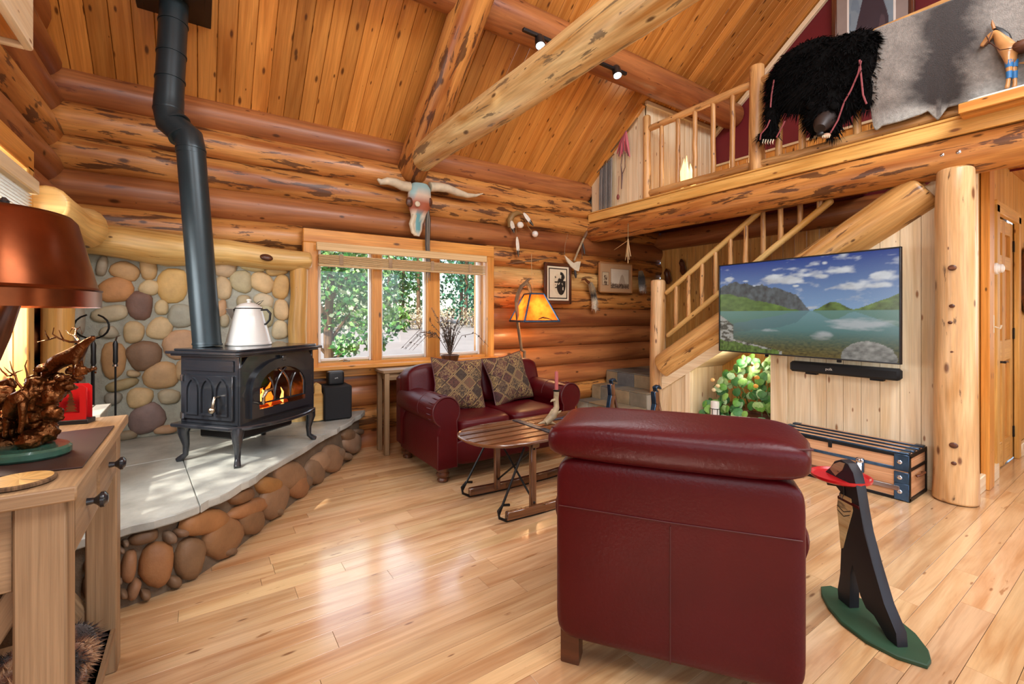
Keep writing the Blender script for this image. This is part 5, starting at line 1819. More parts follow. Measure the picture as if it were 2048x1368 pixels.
build('lock_dial', MB().lathe([(.032, 0), (.03, .008), (.018, .010), (.016, .006), (.001, .007)], 20, M=frame((TX0 - .015, 1.86, .26), (0, 1, 0), (0, 0, 1), (-1, 0, 0))), 'chrome', lk)
build('clip', MB().cbox((TX0 - .006, 1.56, .30), (.012, .025, .05), .004), 'iron', tk)
build('leather_handle', MB().tube([(tcx - .07, TY0 - .01, .165), (tcx - .05, TY0 - .028, .175), (tcx, TY0 - .032, .18), (tcx + .05, TY0 - .028, .175), (tcx + .07, TY0 - .01, .165)], [.01, .009, .009, .009, .01], 8), 'walnut', tk)

# ================================================================== TELEVISION AND SOUNDBAR
TVH = .87
tl = CX
def tvpt(u, v, h_px):
    return PT(u, v, TVH * F / h_px)
cTL, cTR = tvpt(1437, 537, 171), tvpt(1800, 484, 237)
cBL, cBR = tvpt(1438, 708, 171), tvpt(1804, 721, 237)
cL = (cTL + cBL) / 2
cR = (cTR + cBR) / 2
tx = (cR - cL)
tx.z = 0
TW = tx.length
tx.normalize()
ctr = (cL + cR) / 2
tn = Vector((0, 0, 1)).cross(tx)       # towards the wall
if tn.x < 0:
    tn = -tn
tv = thing('television', (XR, ctr.y, ctr.z - TVH / 2), 'large flat television showing a mountain lake, swung out on its wall arm', 'television')
Mt_ = frame(ctr, tx, (0, 0, 1), -tn)     # local z faces the viewer
fr = MB()
bz = .011
fr.cbox((0, TVH / 2 - bz / 2, -.012), (TW, bz, .03), .003, M=Mt_)
fr.cbox((0, -TVH / 2 + bz / 2, -.012), (TW, bz, .03), .003, M=Mt_)
fr.cbox((-TW / 2 + bz / 2, 0, -.012), (bz, TVH, .03), .003, M=Mt_)
fr.cbox((TW / 2 - bz / 2, 0, -.012), (bz, TVH, .03), .003, M=Mt_)
fr.cbox((0, 0, -.026), (TW - .01, TVH - .01, .02), .004, M=Mt_)
build('bezel', fr, 'black', tv)
build('rear_shell', MB().sell((0, -.05, -.045), (TW * .4, TVH * .32, .03), .3, .2, 28, 12, M=Mt_), 'black', tv)


def lake(u, v):
    """picture on the screen, u right, v up, both 0..1"""
    def nz(x, y_, s=1., o=0):
        return noise.fractal(Vector((x * s + o, y_ * s, o * .37)), 1., 2., 5)
    hor = .46
    left_hill = .69 - .43 * u + .012 * nz(u, 0, 14, 3) - .5 * max(0, .05 - u)
    left_hill = max(left_hill, hor) if u < .53 else hor
    ridge = hor
    if u < .60:
        ridge = .80 - .30 * max(0, u - .10) - 1.1 * max(0, u - .36) ** 1.6 - .8 * max(0, .08 - u) - 1.2 * max(0, u - .5) + .026 * nz(u, .3, 22, 8)
    right = hor
    if u > .60:
        right = hor + .085 * math.exp(-((u - .70) / .07) ** 2) + max(0, (u - .80)) * .75 + .008 * nz(u, .7, 18, 5)
    if v > hor:
        if v < left_hill and u < .55:
            k = .5 + .5 * nz(u, v, 26, 1)
            g = .6 + .5 * max(0, nz(u, v * 2, 8, 6))
            return tuple(a * g + b_ * k * .5 for a, b_ in zip(srgb('#5a7a34'), srgb('#7f9a48')))
        if v < right:
            k = .6 + .5 * nz(u, v, 20, 2)
            return tuple(a * k for a in srgb('#7f9c4c'))
        if v < ridge:
            k = .75 + .55 * nz(u * 1.6, v * .8, 24, 4)
            haze = (u / .6) * .12
            return tuple(a * k + haze * .4 for a in srgb('#596266'))
        s_ = (v - hor) / (1 - hor)
        sky = [a + (b_ - a) * s_ for a, b_ in zip(srgb('#8fb2d8'), srgb('#2a4a9c'))]
        cl = 0
        for cx_, cy_, rx, ry in ((.42, .80, .17, .075), (.55, .835, .14, .06), (.73, .86, .12, .06), (.63, .80, .08, .03), (.84, .70, .16, .06), (.95, .76, .10, .07), (.07, .84, .05, .035), (.50, .72, .025, .015), (.66, .93, .02, .02), (.19, .80, .03, .015), (.60, .49, .05, .02)):
            d = 1 - ((u - cx_) / rx) ** 2 - ((v - cy_) / ry) ** 2
            cl = max(cl, d)
        if cl > -.6:
            cl = cl - .25 + .8 * nz(u * 1.2, v * 2.0, 9, 12)
            f_ = min(1, max(0, cl * 1.6))
            sh = .72 + .28 * min(1, max(0, .5 + nz(u, v, 12, 14) + (v - .78) * 2))
            sky = [a * (1 - f_) + f_ * sh * c_ for a, c_ in zip(sky, (.86, .88, .92))]
        return tuple(sky)
    # shore line, stones and water
    shore = .10 + .10 * max(0, .30 - u) ** .8 * 2.6 + .012 * nz(u, 0, 20, 9)
    sh_l = .10 + .30 * (1 - u / .16) if u < .16 else 0
    if ((u - .865) / .125) ** 2 + ((v - .02) / .155) ** 2 < 1 + .1 * nz(u, v, 20, 3):
        k = .75 + .5 * nz(u, v, 30, 21) + (v - .05) * 1.5
        return tuple(a * k for a in srgb('#a8a49c'))
    if v < .13 - .25 * u + .02 * nz(u, v, 18, 2) and u < .4:
        k = .7 + .6 * nz(u, v * .4, 60, 2)
        return tuple(a * k for a in srgb('#6f8a3c'))
    if (u < .1 and v < .42 - 1.2 * u) or (v < .17 - .33 * u and u < .42):
        k = nz(u, v, 34, 17)
        return srgb('#b4b0a6') if k > .12 else (srgb('#857f70') if k > -.2 else srgb('#4c4a3e'))
    dp = (hor - v) / hor
    w0 = [a + (b_ - a) * min(1, dp * 1.2) for a, b_ in zip(srgb('#7aa3a8'), srgb('#2d6252'))]
    # reflections of ridge and hills
    rv = 2 * hor - v
    rl = hor + (left_hill - hor) * .75 if u < .55 else right
    rr2 = hor + (ridge - hor) * .72
    if rv < rl:
        w0 = [a * .55 + b_ * .45 for a, b_ in zip(w0, srgb('#4f7a44'))]
    elif rv < rr2:
        w0 = [a * .65 + b_ * .35 for a, b_ in zip(w0, srgb('#48606a'))]
    cl = max(1 - ((u - .83) / .17) ** 2 - ((v - .335) / .06) ** 2, 1 - ((u - .64) / .06) ** 2 - ((v - .22) / .05) ** 2, 1 - ((u - .36) / .10) ** 2 - ((v - .25) / .03) ** 2 - .5)
    if cl > -.4:
        f_ = min(.75, max(0, (cl + .7 * nz(u, v * 3, 10, 31)) * .9))
        w0 = [a * (1 - f_) + f_ * .62 * c_ for a, c_ in zip(w0, (1, 1.02, 1.05))]
    bed = max(0, 1 - (v - .02 + .0 * u) / .24) * 1.0
    bed = max(bed, max(0, 1 - (u / .30)) * max(0, 1 - (v / .40)))
    bed = min(1, bed)
    k = .7 + .6 * nz(u, v * 1.6, 46, 19)
    return tuple(a * (1 - bed) + b_ * k * bed for a, b_ in zip(w0, srgb('#7c6a34')))


sw_, sh_ = TW / 2 - bz, TVH / 2 - bz
Mti = Mt_.inverted()
build('screen', MB().grid(lambda a, b_: Mt_ @ Vector(((2 * a - 1) * sw_, (2 * b_ - 1) * sh_, -.008)), 240, 135), 'screen', tv, fix=False,
      colfn=lambda p: lake(((Mti @ p).x / sw_ + 1) / 2, ((Mti @ p).y / sh_ + 1) / 2))
am = MB().cbox((XR - .015, ctr.y, ctr.z), (.03, .3, .4), .004)
am.tube([(XR - .02, ctr.y, ctr.z), ctr + tn * .07], .025, 8)
build('wall_arm', am, 'iron', tv)
for q in (-.27, .33):
    build('foot_mount', MB().cbox((q, -TVH / 2 - .01, -.03), (.03, .025, .02), .003, M=Mt_), 'iron', tv)

sb0, sb1 = PX(1583, 738, XR - .06), PX(1803, 748, XR - .06)
sbz = .855
sb = thing('soundbar', (XR - .055, (sb0.y + sb1.y) / 2, sbz - .05), 'long black soundbar mounted on the plank wall below the television', 'soundbar')
build('bar', MB().cbox((XR - .06, (sb0.y + sb1.y) / 2, sbz), (.09, sb0.y - sb1.y, .092), .018), 'blackcloth', sb)
for q in (.2, .8):
    build('bracket', MB().cbox((XR - .035, sb1.y + (sb0.y - sb1.y) * q, sbz - .055), (.05, .09, .02), .003), 'iron', sb)
text_obj('logo', 'polk', .030, frame((XR - .1062, sb0.y - (sb0.y - sb1.y) * .40, sbz), (0, -1, 0), (0, 0, 1), (-1, 0, 0)), 'white', sb)


# ================================================================== CONSOLE TABLE AND WHAT STANDS ON IT
TT = .93
CX0, CX1, CY0, CY1 = -.715, -.232, 1.42, 2.33
cn = thing('console_table', (-.47, 1.88, 0), 'tall washed-oak console table with two drawers and black knobs at the left edge', 'table')
build('table_top', MB().cbox(((CX0 + CX1) / 2, (CY0 + CY1) / 2, TT - .017), (CX1 - CX0, CY1 - CY0, .034), .004, grain=1), 'table', cn)
for lx in (CX0 + .065, CX1 - .065):
    for ly in (CY0 + .07, CY1 - .07):
        build('leg', MB().cbox((lx, ly, .448), (.088, .088, .896), .005, grain=2), 'table', cn)
build('apron', MB().cbox((CX1 - .045, (CY0 + CY1) / 2, .80), (.02, CY1 - CY0 - .23, .19), .003, grain=1), 'table', cn)
build('apron', MB().cbox((CX0 + .045, (CY0 + CY1) / 2, .80), (.02, CY1 - CY0 - .23, .19), .003, grain=1), 'table', cn)
for ly in (CY0 + .05, CY1 - .05):
    build('apron', MB().cbox(((CX0 + CX1) / 2, ly, .80), (CX1 - CX0 - .22, .02, .19), .003), 'table', cn)
for ky, y0, y1 in ((1.60, CY0 + .10, 1.815), (2.03, 1.865, CY1 - .125)):
    d_ = build('drawer', MB().cbox((CX1 - .032, (y0 + y1) / 2, .812), (.022, y1 - y0, .145), .005, grain=1), 'table', cn)
    build('knob', MB().lathe([(.010, 0), (.008, .016), (.012, .022), (.021, .03), (.021, .038), (.012, .045), (.001, .046)], 16, M=frame((CX1 - .022, (y0 + y1) / 2, .815), (0, 1, 0), (0, 0, 1), (1, 0, 0))), 'blackiron', d_)
build('lower_shelf', MB().cbox(((CX0 + CX1) / 2, (CY0 + CY1) / 2, .15), (CX1 - CX0 - .05, CY1 - CY0 - .05, .03), .004, grain=1), 'table', cn)
build('shelf_rail', MB().cbox((CX1 - .05, (CY0 + CY1) / 2, .135), (.03, CY1 - CY0 - .22, .06), .004, grain=1), 'table', cn)
for ly in (CY1 - .07, CY0 + .07):
    for s_ in (-1, 1):
        a, b_ = Vector((CX0 + .10, ly, .19 if s_ > 0 else .70)), Vector((CX1 - .10, ly, .70 if s_ > 0 else .19))
        d_ = (b_ - a).normalized()
        build('cross_brace', MB().cbox((0, 0, 0), ((b_ - a).length, .035, .05), .004, M=frame((a + b_) / 2 + Vector((0, .018 * s_, 0)), d_, (0, 1, 0), (-d_.z, 0, d_.x))), 'table', cn)

mat_px = [(0, 893), (110, 868), (229, 853), (165, 936), (100, 943), (0, 956), (-60, 958), (-90, 910)]
mt3 = [PZ(u, v, TT + .001) for u, v in mat_px]
pm = build('placemat', MB().prism([(p.x, p.y) for p in mt3], TT + .001, TT + .005, ch=.001), 'oc', color='#3c2620', smooth=False)
tag(pm, 'dark brown leather placemat under the bronze elk sculpture', 'placemat')
cc = PZ(38, 968, TT)
cs_ = thing('wood_slice', (cc.x, cc.y, TT), 'oval wood-slice coaster with bark rim at the table corner', 'coaster')
build('slice', MB().lathe([(.001, 0), (.058, 0), (.06, .006), (.058, .011), (.001, .011)], 28, M=Matrix.Translation((cc.x, cc.y, TT + .0005))), 'log_yellow', cs_)
build('bark_rim', MB().lathe([(.058, .0), (.064, .003), (.064, .009), (.058, .0112)], 28, M=Matrix.Translation((cc.x, cc.y, TT + .0005)), cap=False), 'bark', cs_)

# bronze elk sculpture
TS = 1.27
ec = PZ(28, 912, TT + .006)
es = thing('elk_sculpture', (ec.x, ec.y, TT + .006), 'bronze sculpture of bugling elk on a rocky ledge with green marble base', 'sculpture')


def E(u, v, dt=0.):
    return PT(u, v, TS + dt)


def er(px):
    return px * TS / F


bm_ = [(ec + vr * (.135 * math.cos(a)) + fw * (.09 * math.sin(a))) for a in [i * math.pi / 14 for i in range(28)]]
build('marble_base', MB().prism([(p.x, p.y) for p in bm_], TT + .006, TT + .032, ch=.006), 'marble', es)
rk = MB()
rrk = random.Random(6)
for u, v, s_ in ((10, 880, 40), (50, 872, 42), (90, 868, 36), (20, 840, 40), (70, 835, 40), (105, 835, 26), (60, 800, 36), (100, 800, 30), (115, 780, 26), (75, 770, 28), (135, 765, 22), (150, 750, 18), (165, 745, 15), (180, 738, 10), (90, 745, 18), (120, 750, 18), (-10, 800, 40), (0, 850, 40)):
    for k in range(4):
        rk.sell(E(u + rrk.uniform(-12, 12), v + rrk.uniform(-10, 10), rrk.uniform(-.04, .05)), (er(s_) * rrk.uniform(.4, .65), er(s_) * rrk.uniform(.4, .6), er(s_) * rrk.uniform(.35, .55)), 1, 1, 12, 8, rough=.5, seed=u + k)
ro = build('rock', rk, 'bronze', es)
_m = ro.modifiers.new('remesh', 'REMESH')
_m.mode = 'VOXEL'
_m.voxel_size = .0045
_m.use_smooth_shade = True
_tx = bpy.data.textures.new('rock_relief', 'CLOUDS')
_tx.noise_scale = .014
_m = ro.modifiers.new('relief', 'DISPLACE')
_m.texture = _tx
_m.texture_coords = 'LOCAL'
_m.strength = .018


def elk(body_uv, rads, legs, neck, antl, d0):
    vs, ed = [], []
    for (u, v), r_ in zip(body_uv, rads):
        vs.append((*E(u, v, d0), er(r_)))
    ed += chain(*range(len(body_uv)))
    for li, (att, pts) in enumerate(legs):
        prev = att
        for u, v, r_, dd in pts:
            vs.append((*E(u, v, d0 + dd), er(r_)))
            ed.append((prev, len(vs) - 1))
            prev = len(vs) - 1
    prev = len(body_uv) - 1
    for u, v, r_ in neck:
        vs.append((*E(u, v, d0), er(r_)))
        ed.append((prev, len(vs) - 1))
        prev = len(vs) - 1
    el_ = skin('elk', vs, ed, 'bronze', es, levels=1)
    a_ = MB()
    for pts, r_ in antl:
        a_.tube([E(u, v, d0 + (dd if True else 0)) for u, v, dd in pts], [er(r_ * (1 - .75 * i / (len(pts) - 1))) for i in range(len(pts))], 6)
    build('antlers', a_, 'bronze', el_)
    return el_


elk([(95, 735), (112, 724), (132, 717), (150, 708)], [18, 18, 16, 15],
    [(0, [(92, 750, 7, -.01), (84, 763, 4.5, -.01), (80, 775, 3.5, -.01)]), (0, [(100, 752, 7, .02), (108, 765, 4.5, .02), (106, 776, 3.5, .02)]), (3, [(152, 725, 6, -.01), (150, 742, 4, -.01), (147, 752, 3, -.01)]), (3, [(160, 722, 6, .02), (164, 738, 4, .02), (166, 748, 3, .02)])],
    [(162, 694, 11), (172, 685, 8), (183, 678, 6), (191, 674, 4)],
    [([(160, 684, 0), (140, 684, -.01), (118, 677, -.02), (105, 668, -.03), (108, 655, -.03)], 2.6), ([(128, 682, -.01), (122, 670, -.02), (118, 660, -.02)], 1.8), ([(112, 674, -.02), (95, 680, -.03), (75, 684, -.04)], 2), ([(98, 678, -.03), (92, 668, -.04), (90, 660, -.04)], 1.5),
     ([(160, 684, .01), (150, 672, .03), (152, 660, .05), (160, 654, .06), (164, 668, .05)], 2.4), ([(150, 672, .03), (138, 668, .04), (132, 660, .05)], 1.8), ([(155, 658, .05), (145, 656, .06), (140, 664, .06)], 1.6)], .02)
elk([(28, 815), (36, 800), (42, 788)], [17, 18, 14],
    [(0, [(14, 832, 8, .0), (12, 855, 4.5, .0), (10, 876, 4, 0)]), (0, [(22, 838, 8, .03), (24, 858, 4.5, .03), (24, 874, 4, .03)]), (2, [(46, 815, 7, -.02), (44, 845, 4.5, -.02), (40, 868, 4, -.02)]), (2, [(52, 812, 6, .02), (54, 832, 4, .02), (54, 850, 4, .02)])],
    [(48, 783, 10), (54, 790, 7), (58, 800, 4.5)],
    [([(44, 776, 0), (34, 764, 0), (30, 748, 0), (24, 738, 0), (20, 722, 0)], 2.5), ([(32, 752, 0), (18, 744, 0), (8, 734, 0)], 1.8), ([(48, 776, 0), (56, 764, 0), (54, 746, 0), (50, 732, 0), (54, 720, 0)], 2.5), ([(55, 756, 0), (68, 750, 0), (70, 740, 0)], 1.8), ([(36, 768, 0), (28, 776, 0), (22, 790, 0)], 1.6)], -.05)
elk([(-30, 790), (-8, 780), (8, 772)], [16, 17, 13],
    [(0, [(-32, 810, 7, 0), (-30, 830, 4, 0)]), (2, [(10, 792, 6, 0), (12, 812, 4, 0)])], [(20, 762, 9), (26, 770, 6), (30, 778, 4)],
    [([(16, 752, 0), (4, 742, 0), (-4, 730, 0)], 2.2), ([(20, 752, 0), (34, 744, 0), (46, 740, 0)], 2.2)], .05)

# table lamp with copper shade
lc = Vector((-.50, 2.05, TT))
tlp = thing('table_lamp', lc, 'table lamp with wide hammered copper shade on a curved dark branch', 'lamp')
build('base', MB().lathe([(.09, 0), (.092, .012), (.06, .022), (.02, .03)], 24, M=Matrix.Translation(lc)), 'walnut', tlp)
st_ = [lc + Vector((.0, 0, .02)), lc - vr * .06 + Vector((0, 0, .12)), lc - vr * .065 + Vector((0, 0, .22)), lc - vr * .02 + Vector((0, 0, .33)), lc + vr * .02 + Vector((0, 0, .42)), lc + Vector((0, 0, .50))]
build('branch_stem', MB().tube(st_, [.035, .03, .028, .03, .024, .018], 12, rough=.12), 'walnut', tlp)
sz0, sz1 = 1.345, 1.64
Mo = Matrix.Translation((lc.x, lc.y, 0)) @ Matrix.Diagonal((.225, .29, 1, 1))
shd = MB().lathe([(1.0, sz0), (1.0, sz0 + .05), (.97, sz0 + .055), (.74, sz1 - .02), (.68, sz1 - .004), (.60, sz1), (.12, sz1 + .004), (.12, sz1 + .002), (.60, sz1 - .004), (.72, sz1 - .025), (.955, sz0 + .052), (.985, sz0 + .046), (.985, sz0)], 48, M=Mo, cap=False)
build('shade', shd, 'copper', tlp)
build('shade_band', MB().lathe([(1.003, sz0 + .05), (1.015, sz0 + .055), (.99, sz0 + .062)], 48, M=Mo, cap=False), 'copper', tlp)
build('bulb', MB().sell(lc + Vector((0, 0, .56)), (.03, .03, .042), 1, 1, 14, 10), 'bulb', tlp)
build('finial', MB().lathe([(.006, 0), (.012, .008), (.010, .02), (.014, .03), (.004, .042)], 12, M=Matrix.Translation((lc.x, lc.y, sz1 + .002))), 'blackiron', tlp)
lamp('table_lamp_light', 'POINT', lc + Vector((0, 0, .50)), 12, (1, .72, .4), shadow_soft_size=.05)

# red holder with pine-tree cutouts
rh = Vector((-.40, 2.255, TT))
hx = (vr * .93 + Vector((.1, .3, 0))).normalized()
hx.z = 0
hn = Vector((-hx.y, hx.x, 0))
nh = thing('napkin_holder', rh, 'red metal napkin holder with cut-out pine trees behind the elk sculpture', 'napkin holder')
Mh = frame(rh, hx, hn, (0, 0, 1))
build('base', MB().cbox((0, 0, .008), (.155, .055, .016), .002, M=Mh), 'blackpaint', nh)
out = [(-.07, .016), (.07, .016), (.07, .07), (.07, .13), (.06, .14), (.0, .142), (-.06, .12), (-.07, .10)]
cutt = [(-.052, .04), (.052, .04), (.052, .07), (.052, .11), (.045, .118), (.0, .12), (-.046, .105), (-.052, .08)]
for y_ in (-.022, .02):
    build('plate', ringprism(MB(), out, cutt, -.0015, .0015, Mh @ frame((0, y_, 0), (1, 0, 0), (0, 0, 1), (0, 1, 0))), 'red', nh, smooth=False)
build('back_sheet', MB().cbox((0, .01, .075), (.12, .003, .10), .001, M=Mh), 'red', nh)
for q, h_ in ((-.018, .075), (.025, .07)):
    tr_ = []
    nlev = 6
    for i in range(nlev):
        z_ = .045 + h_ * i / nlev
        w_ = .016 * (1 - i / nlev) + .003
        tr_ += [(w_, z_), (w_ * .4, z_ + h_ / nlev * .8)]
    o_ = [(q + x_, z_) for x_, z_ in tr_] + [(q, .048 + h_)] + [(q - x_, z_) for x_, z_ in reversed(tr_)]
    build('tree_cutout', MB().prism(o_, -.001, .001, M=Mh @ frame((0, -.018, 0), (1, 0, 0), (0, 0, 1), (0, 1, 0))), 'walnut', nh, smooth=False)
bwl = thing('serving_bowl', (-.62, 2.16, TT), 'white oval bowl behind the elk sculpture', 'bowl')
build('bowl', MB().lathe([(.04, 0), (.05, .004), (.085, .14), (.088, .15), (.083, .148), (.046, .012), (.001, .01)], 28, M=Matrix.Translation((-.62, 2.22, TT))), 'enamel', bwl)

# fluffy pelt and glowing lamp on the lower shelf
fp = Vector((-.36, 2.02, .165))
pe = thing('fur_pelt', fp, 'bundled brown and black fur pelt on the lower shelf of the console table', 'fur')
rfp = random.Random(9)
core_, tuft = MB(), MB()
lumps = []
for i in range(9):
    c_ = fp + Vector((rfp.uniform(-.10, .07), rfp.uniform(-.24, .12), rfp.uniform(.045, .10)))
    s_ = rfp.uniform(.05, .07)
    lumps.append((c_, s_))
    core_.sell(c_, (s_ * 1.2, s_ * 1.2, s_ * .8), 1, 1, 14, 9, rough=.3, seed=i)


def furc(p):
    k = noise.noise(p * 14)
    return srgb('#2a1c16') if k < -.05 else (srgb('#7c4a28') if k < .25 else srgb('#c29a72'))


def tufts(mb, c_, s3, n, L, rnd, down=.3, w_=.004, front=None):
    for _ in range(n):
        d_ = Vector((rnd.gauss(0, 1), rnd.gauss(0, 1), rnd.gauss(0, 1))).normalized()
        if front is not None and d_.dot(front) < -.1:
            d_ = -d_
        p = c_ + Vector((d_.x * s3[0], d_.y * s3[1], d_.z * s3[2]))
        tip = p + (d_ + Vector((rnd.uniform(-.4, .4), rnd.uniform(-.4, .4), -down + rnd.uniform(-.3, .2)))) * L * rnd.uniform(.6, 1.2)
        sd_ = d_.cross(Vector((rnd.uniform(-1, 1), rnd.uniform(-1, 1), 1))).normalized() * w_
        o_ = len(mb.v)
        mb.v += [p - sd_, p + sd_, tip]
        mb.f.append((o_, o_ + 1, o_ + 2))
        mb.uv.append(None)


for c_, s_ in lumps:
    tufts(tuft, c_, (s_ * 1.2, s_ * 1.2, s_ * .8), 900, .026, rfp, w_=.002)
build('hide', core_, 'vc_fur', pe, colfn=furc)
tag(build('fur', tuft, 'vc_fur', pe, colfn=furc, fix=False), kind='stuff')
sg = thing('salt_lamp', (-.55, 1.60, .166), 'small glowing amber lamp on the lower shelf of the console table', 'lamp')
build('crystal', MB().sell((-.55, 1.60, .166 + .10), (.06, .06, .085), .8, .8, 14, 10, rough=.3), 'saltglow', sg)
build('base', MB().lathe([(.05, 0), (.05, .018), (.04, .022)], 18, M=Matrix.Translation((-.55, 1.60, .166))), 'walnut', sg)

# ================================================================== FLOOR LAMP BEHIND THE SOFA
fl0 = Vector((3.10, 4.30, 0))
flp = thing('floor_lamp', fl0, 'rustic branch floor lamp with lit amber mica shade behind the loveseat', 'lamp')
build('base', MB().lathe([(.14, 0), (.14, .015), (.05, .03)], 24, M=Matrix.Translation(fl0)), 'iron', flp)
yl = 4.28
pole = [(3.10, yl, .02), (3.09, yl, .5), (3.10, yl, .9), PY(1043, 700, yl), PY(1036, 650, yl), PY(1033, 610, yl), PY(1035, 588, yl)]
build('branch_pole', MB().tube(pole, [.022, .02, .02, .02, .019, .022, .02], 10, rough=.15), 'bark', flp)
arm = [PY(1033, 605, yl), PY(1036, 588, yl), PY(1043, 573, yl), PY(1052, 566, yl), PY(1058, 572, yl), PY(1062, 588, yl)]
build('branch_arm', MB().tube(arm, [.028, .024, .024, .03, .022, .018], 10, rough=.15), 'bark', flp)
build('branch_stub', MB().tube([PY(1048, 568, yl), PY(1056, 560, yl), PY(1059, 558, yl)], [.02, .018, .012], 8, rough=.1), 'bark', flp)
sc0 = PY(1062, 642, yl)
sc1 = PY(1062, 592, yl)
hb, ht = .215, .085
z0, z1 = sc0.z, sc1.z + .02
ang_ = R(-12)
Msd = Matrix.Translation((sc0.x, yl - .06, 0)) @ Matrix.Rotation(ang_, 4, 'Z')
crn = [(-1, -1), (1, -1), (1, 1), (-1, 1)]
for i in range(4):
    a, b_ = crn[i], crn[(i + 1) % 4]
    q = [Msd @ Vector((a[0] * hb, a[1] * hb, z0)), Msd @ Vector((b_[0] * hb, b_[1] * hb, z0)), Msd @ Vector((b_[0] * ht, b_[1] * ht, z1)), Msd @ Vector((a[0] * ht, a[1] * ht, z1))]
    build('mica_panel', MB().poly(q), 'mica', flp, smooth=False, fix=False)
    build('shade_frame', MB().tube([q[0], q[3]], .011, 6).tube([q[0], q[1]], .013, 6).tube([q[3], q[2]], .011, 6), 'steel_blue', flp)
# little twig silhouette along the lower edge
tw = [Msd @ Vector((x_, -hb * .985 - .004, z0 + .012 + h_)) for x_, h_ in ((-.05, .01), (.0, .03), (.06, .022), (.12, .006))]
build('twig_cutout', MB().tube(tw, [.004, .007, .006, .003], 6).tube([tw[1], tw[1] + Vector((.035, 0, .012))], [.004, .001], 5), 'iron', flp)
build('bulb', MB().sell((sc0.x - .0, yl - .06, (z0 + z1) / 2 - .01), (.035, .035, .05), 1, 1, 14, 10), 'bulb', flp)
lamp('floor_lamp_light', 'POINT', (sc0.x, yl - .06, z0 + .10), 13, (1, .62, .28), shadow_soft_size=.06)

# ================================================================== POTTED PLANT BEHIND THE SOFA
pp0 = Vector((2.17, 4.33, .802))
ppl = thing('potted_plant', pp0, 'wispy dark-leaved plant in a small pot on the table behind the loveseat', 'plant')
build('pot', MB().lathe([(.07, 0), (.095, .09), (.10, .10), (.09, .10), (.085, .09), (.001, .085)], 22, M=Matrix.Translation(pp0)), 'walnut', ppl)
rpl = random.Random(12)
lf_ = MB()
stm = MB()
lcol = []
for i in range(38):
    a = rpl.uniform(0, 6.28)
    L = rpl.uniform(.2, .55)
    sp_ = rpl.uniform(.1, .6)
    pts = [pp0 + Vector((0, 0, .09)), pp0 + Vector((math.cos(a) * L * sp_ * .4, math.sin(a) * L * sp_ * .12, .09 + L * .55)), pp0 + Vector((math.cos(a) * L * sp_, math.sin(a) * L * sp_ * .2, .09 + L * rpl.uniform(.75, 1.)))]
    if i < 7:
        L = rpl.uniform(.42, .62)
        ca = math.copysign(1, math.cos(a)) if i > 3 else -1
        pts = [pp0 + Vector((0, 0, .09)), pp0 + Vector((ca * L * .3, 0, .09 + L * .45)), pp0 + Vector((ca * L * .65, -.01, .09 + L * .5)), pp0 + Vector((ca * L, -.02, .09 + L * .18))]
    stm.tube(pts, [.004] + [.003] * (len(pts) - 2) + [.0015], 5)
    for k in range(11):
        f_ = rpl.uniform(.25, 1) * (len(pts) - 1)
        j = min(int(f_), len(pts) - 2)
        p = pts[j].lerp(pts[j + 1], f_ - j)
        d_ = Vector((rpl.gauss(0, 1), rpl.gauss(0, .5), rpl.gauss(0, .8))).normalized()
        s_ = rpl.uniform(.012, .032)
        n_ = d_.cross(Vector((rpl.gauss(0, 1), rpl.gauss(0, 1), rpl.gauss(0, 1)))).normalized()
        o_ = len(lf_.v)
        lf_.v += [p, p + d_ * s_ * .5 + n_ * s_ * .28, p + d_ * s_, p + d_ * s_ * .5 - n_ * s_ * .28]
        lf_.f.append((o_, o_ + 1, o_ + 2, o_ + 3))
        lf_.uv.append(None)
build('stems', stm, 'oc', ppl, color='#4a3428')
tag(build('leaves', lf_, 'oc', ppl, color='#4a4338', fix=False, smooth=False), kind='stuff')

# ================================================================== ON THE LOG WALL
WF = YB - .012
# painted longhorn skull
sk = thing('longhorn_skull', PY(838, 420, WF), 'painted longhorn steer skull with turquoise and rust bands above the window', 'skull')
ks = PY(838, 420, WF - .07)
pxm = (PY(848, 420, ks.y) - PY(838, 420, ks.y)).length / 10


def sq(u, v, dy=0.):
    return PY(u, v, ks.y + dy)


sec = [(840, 368, 15), (840, 376, 21), (839, 392, 23), (838, 408, 23), (838, 420, 20), (836, 432, 15), (834, 446, 11), (834, 460, 10), (833, 472, 6)]


def skc(p):
    v = 420 - (p.z - ks.z) / pxm
    k = noise.noise(p * 18)
    if v < 392 + 5 * k:
        return srgb('#9fc4c6')
    if v < 402 + 6 * k:
        return srgb('#d8c4b0')
    if v < 426 + 5 * k:
        return srgb('#a85a3c')
    return srgb('#5f9aa0') if abs(p.x - sq(834, 440).x) < pxm * 6 and v < 458 else srgb('#ddd0bc')


build('cranium', MB().tube([sq(u, v) for u, v, r_ in sec], [r_ * pxm for u, v, r_ in sec], 18, ell=.55, ref=(0, 1, 0), rough=.06), 'vc', sk, colfn=skc)
for u in (819, 858):
    build('eye_socket', MB().sell(sq(u, 404, -.035), (pxm * 7, .02, pxm * 9), 1, 1, 14, 8), 'walnut', sk)
build('jaw_bone', MB().tube([sq(829, 430, -.02), sq(823, 448, -.02), sq(826, 464, -.02), sq(832, 470, -.02)], [pxm * 5, pxm * 5, pxm * 4, pxm * 3], 8), 'bone', sk)
hl = [sq(820, 374), sq(805, 372), sq(790, 365), sq(775, 362), sq(762, 364), sq(755, 358)]
build('horn', MB().tube(hl, [pxm * r_ for r_ in (9.5, 9, 8, 7, 5.5, 2)], 12, rough=.08), 'bone', sk)
hr = [sq(860, 374), sq(875, 374), sq(895, 377), sq(915, 385), sq(935, 391), sq(952, 391), sq(966, 387)]
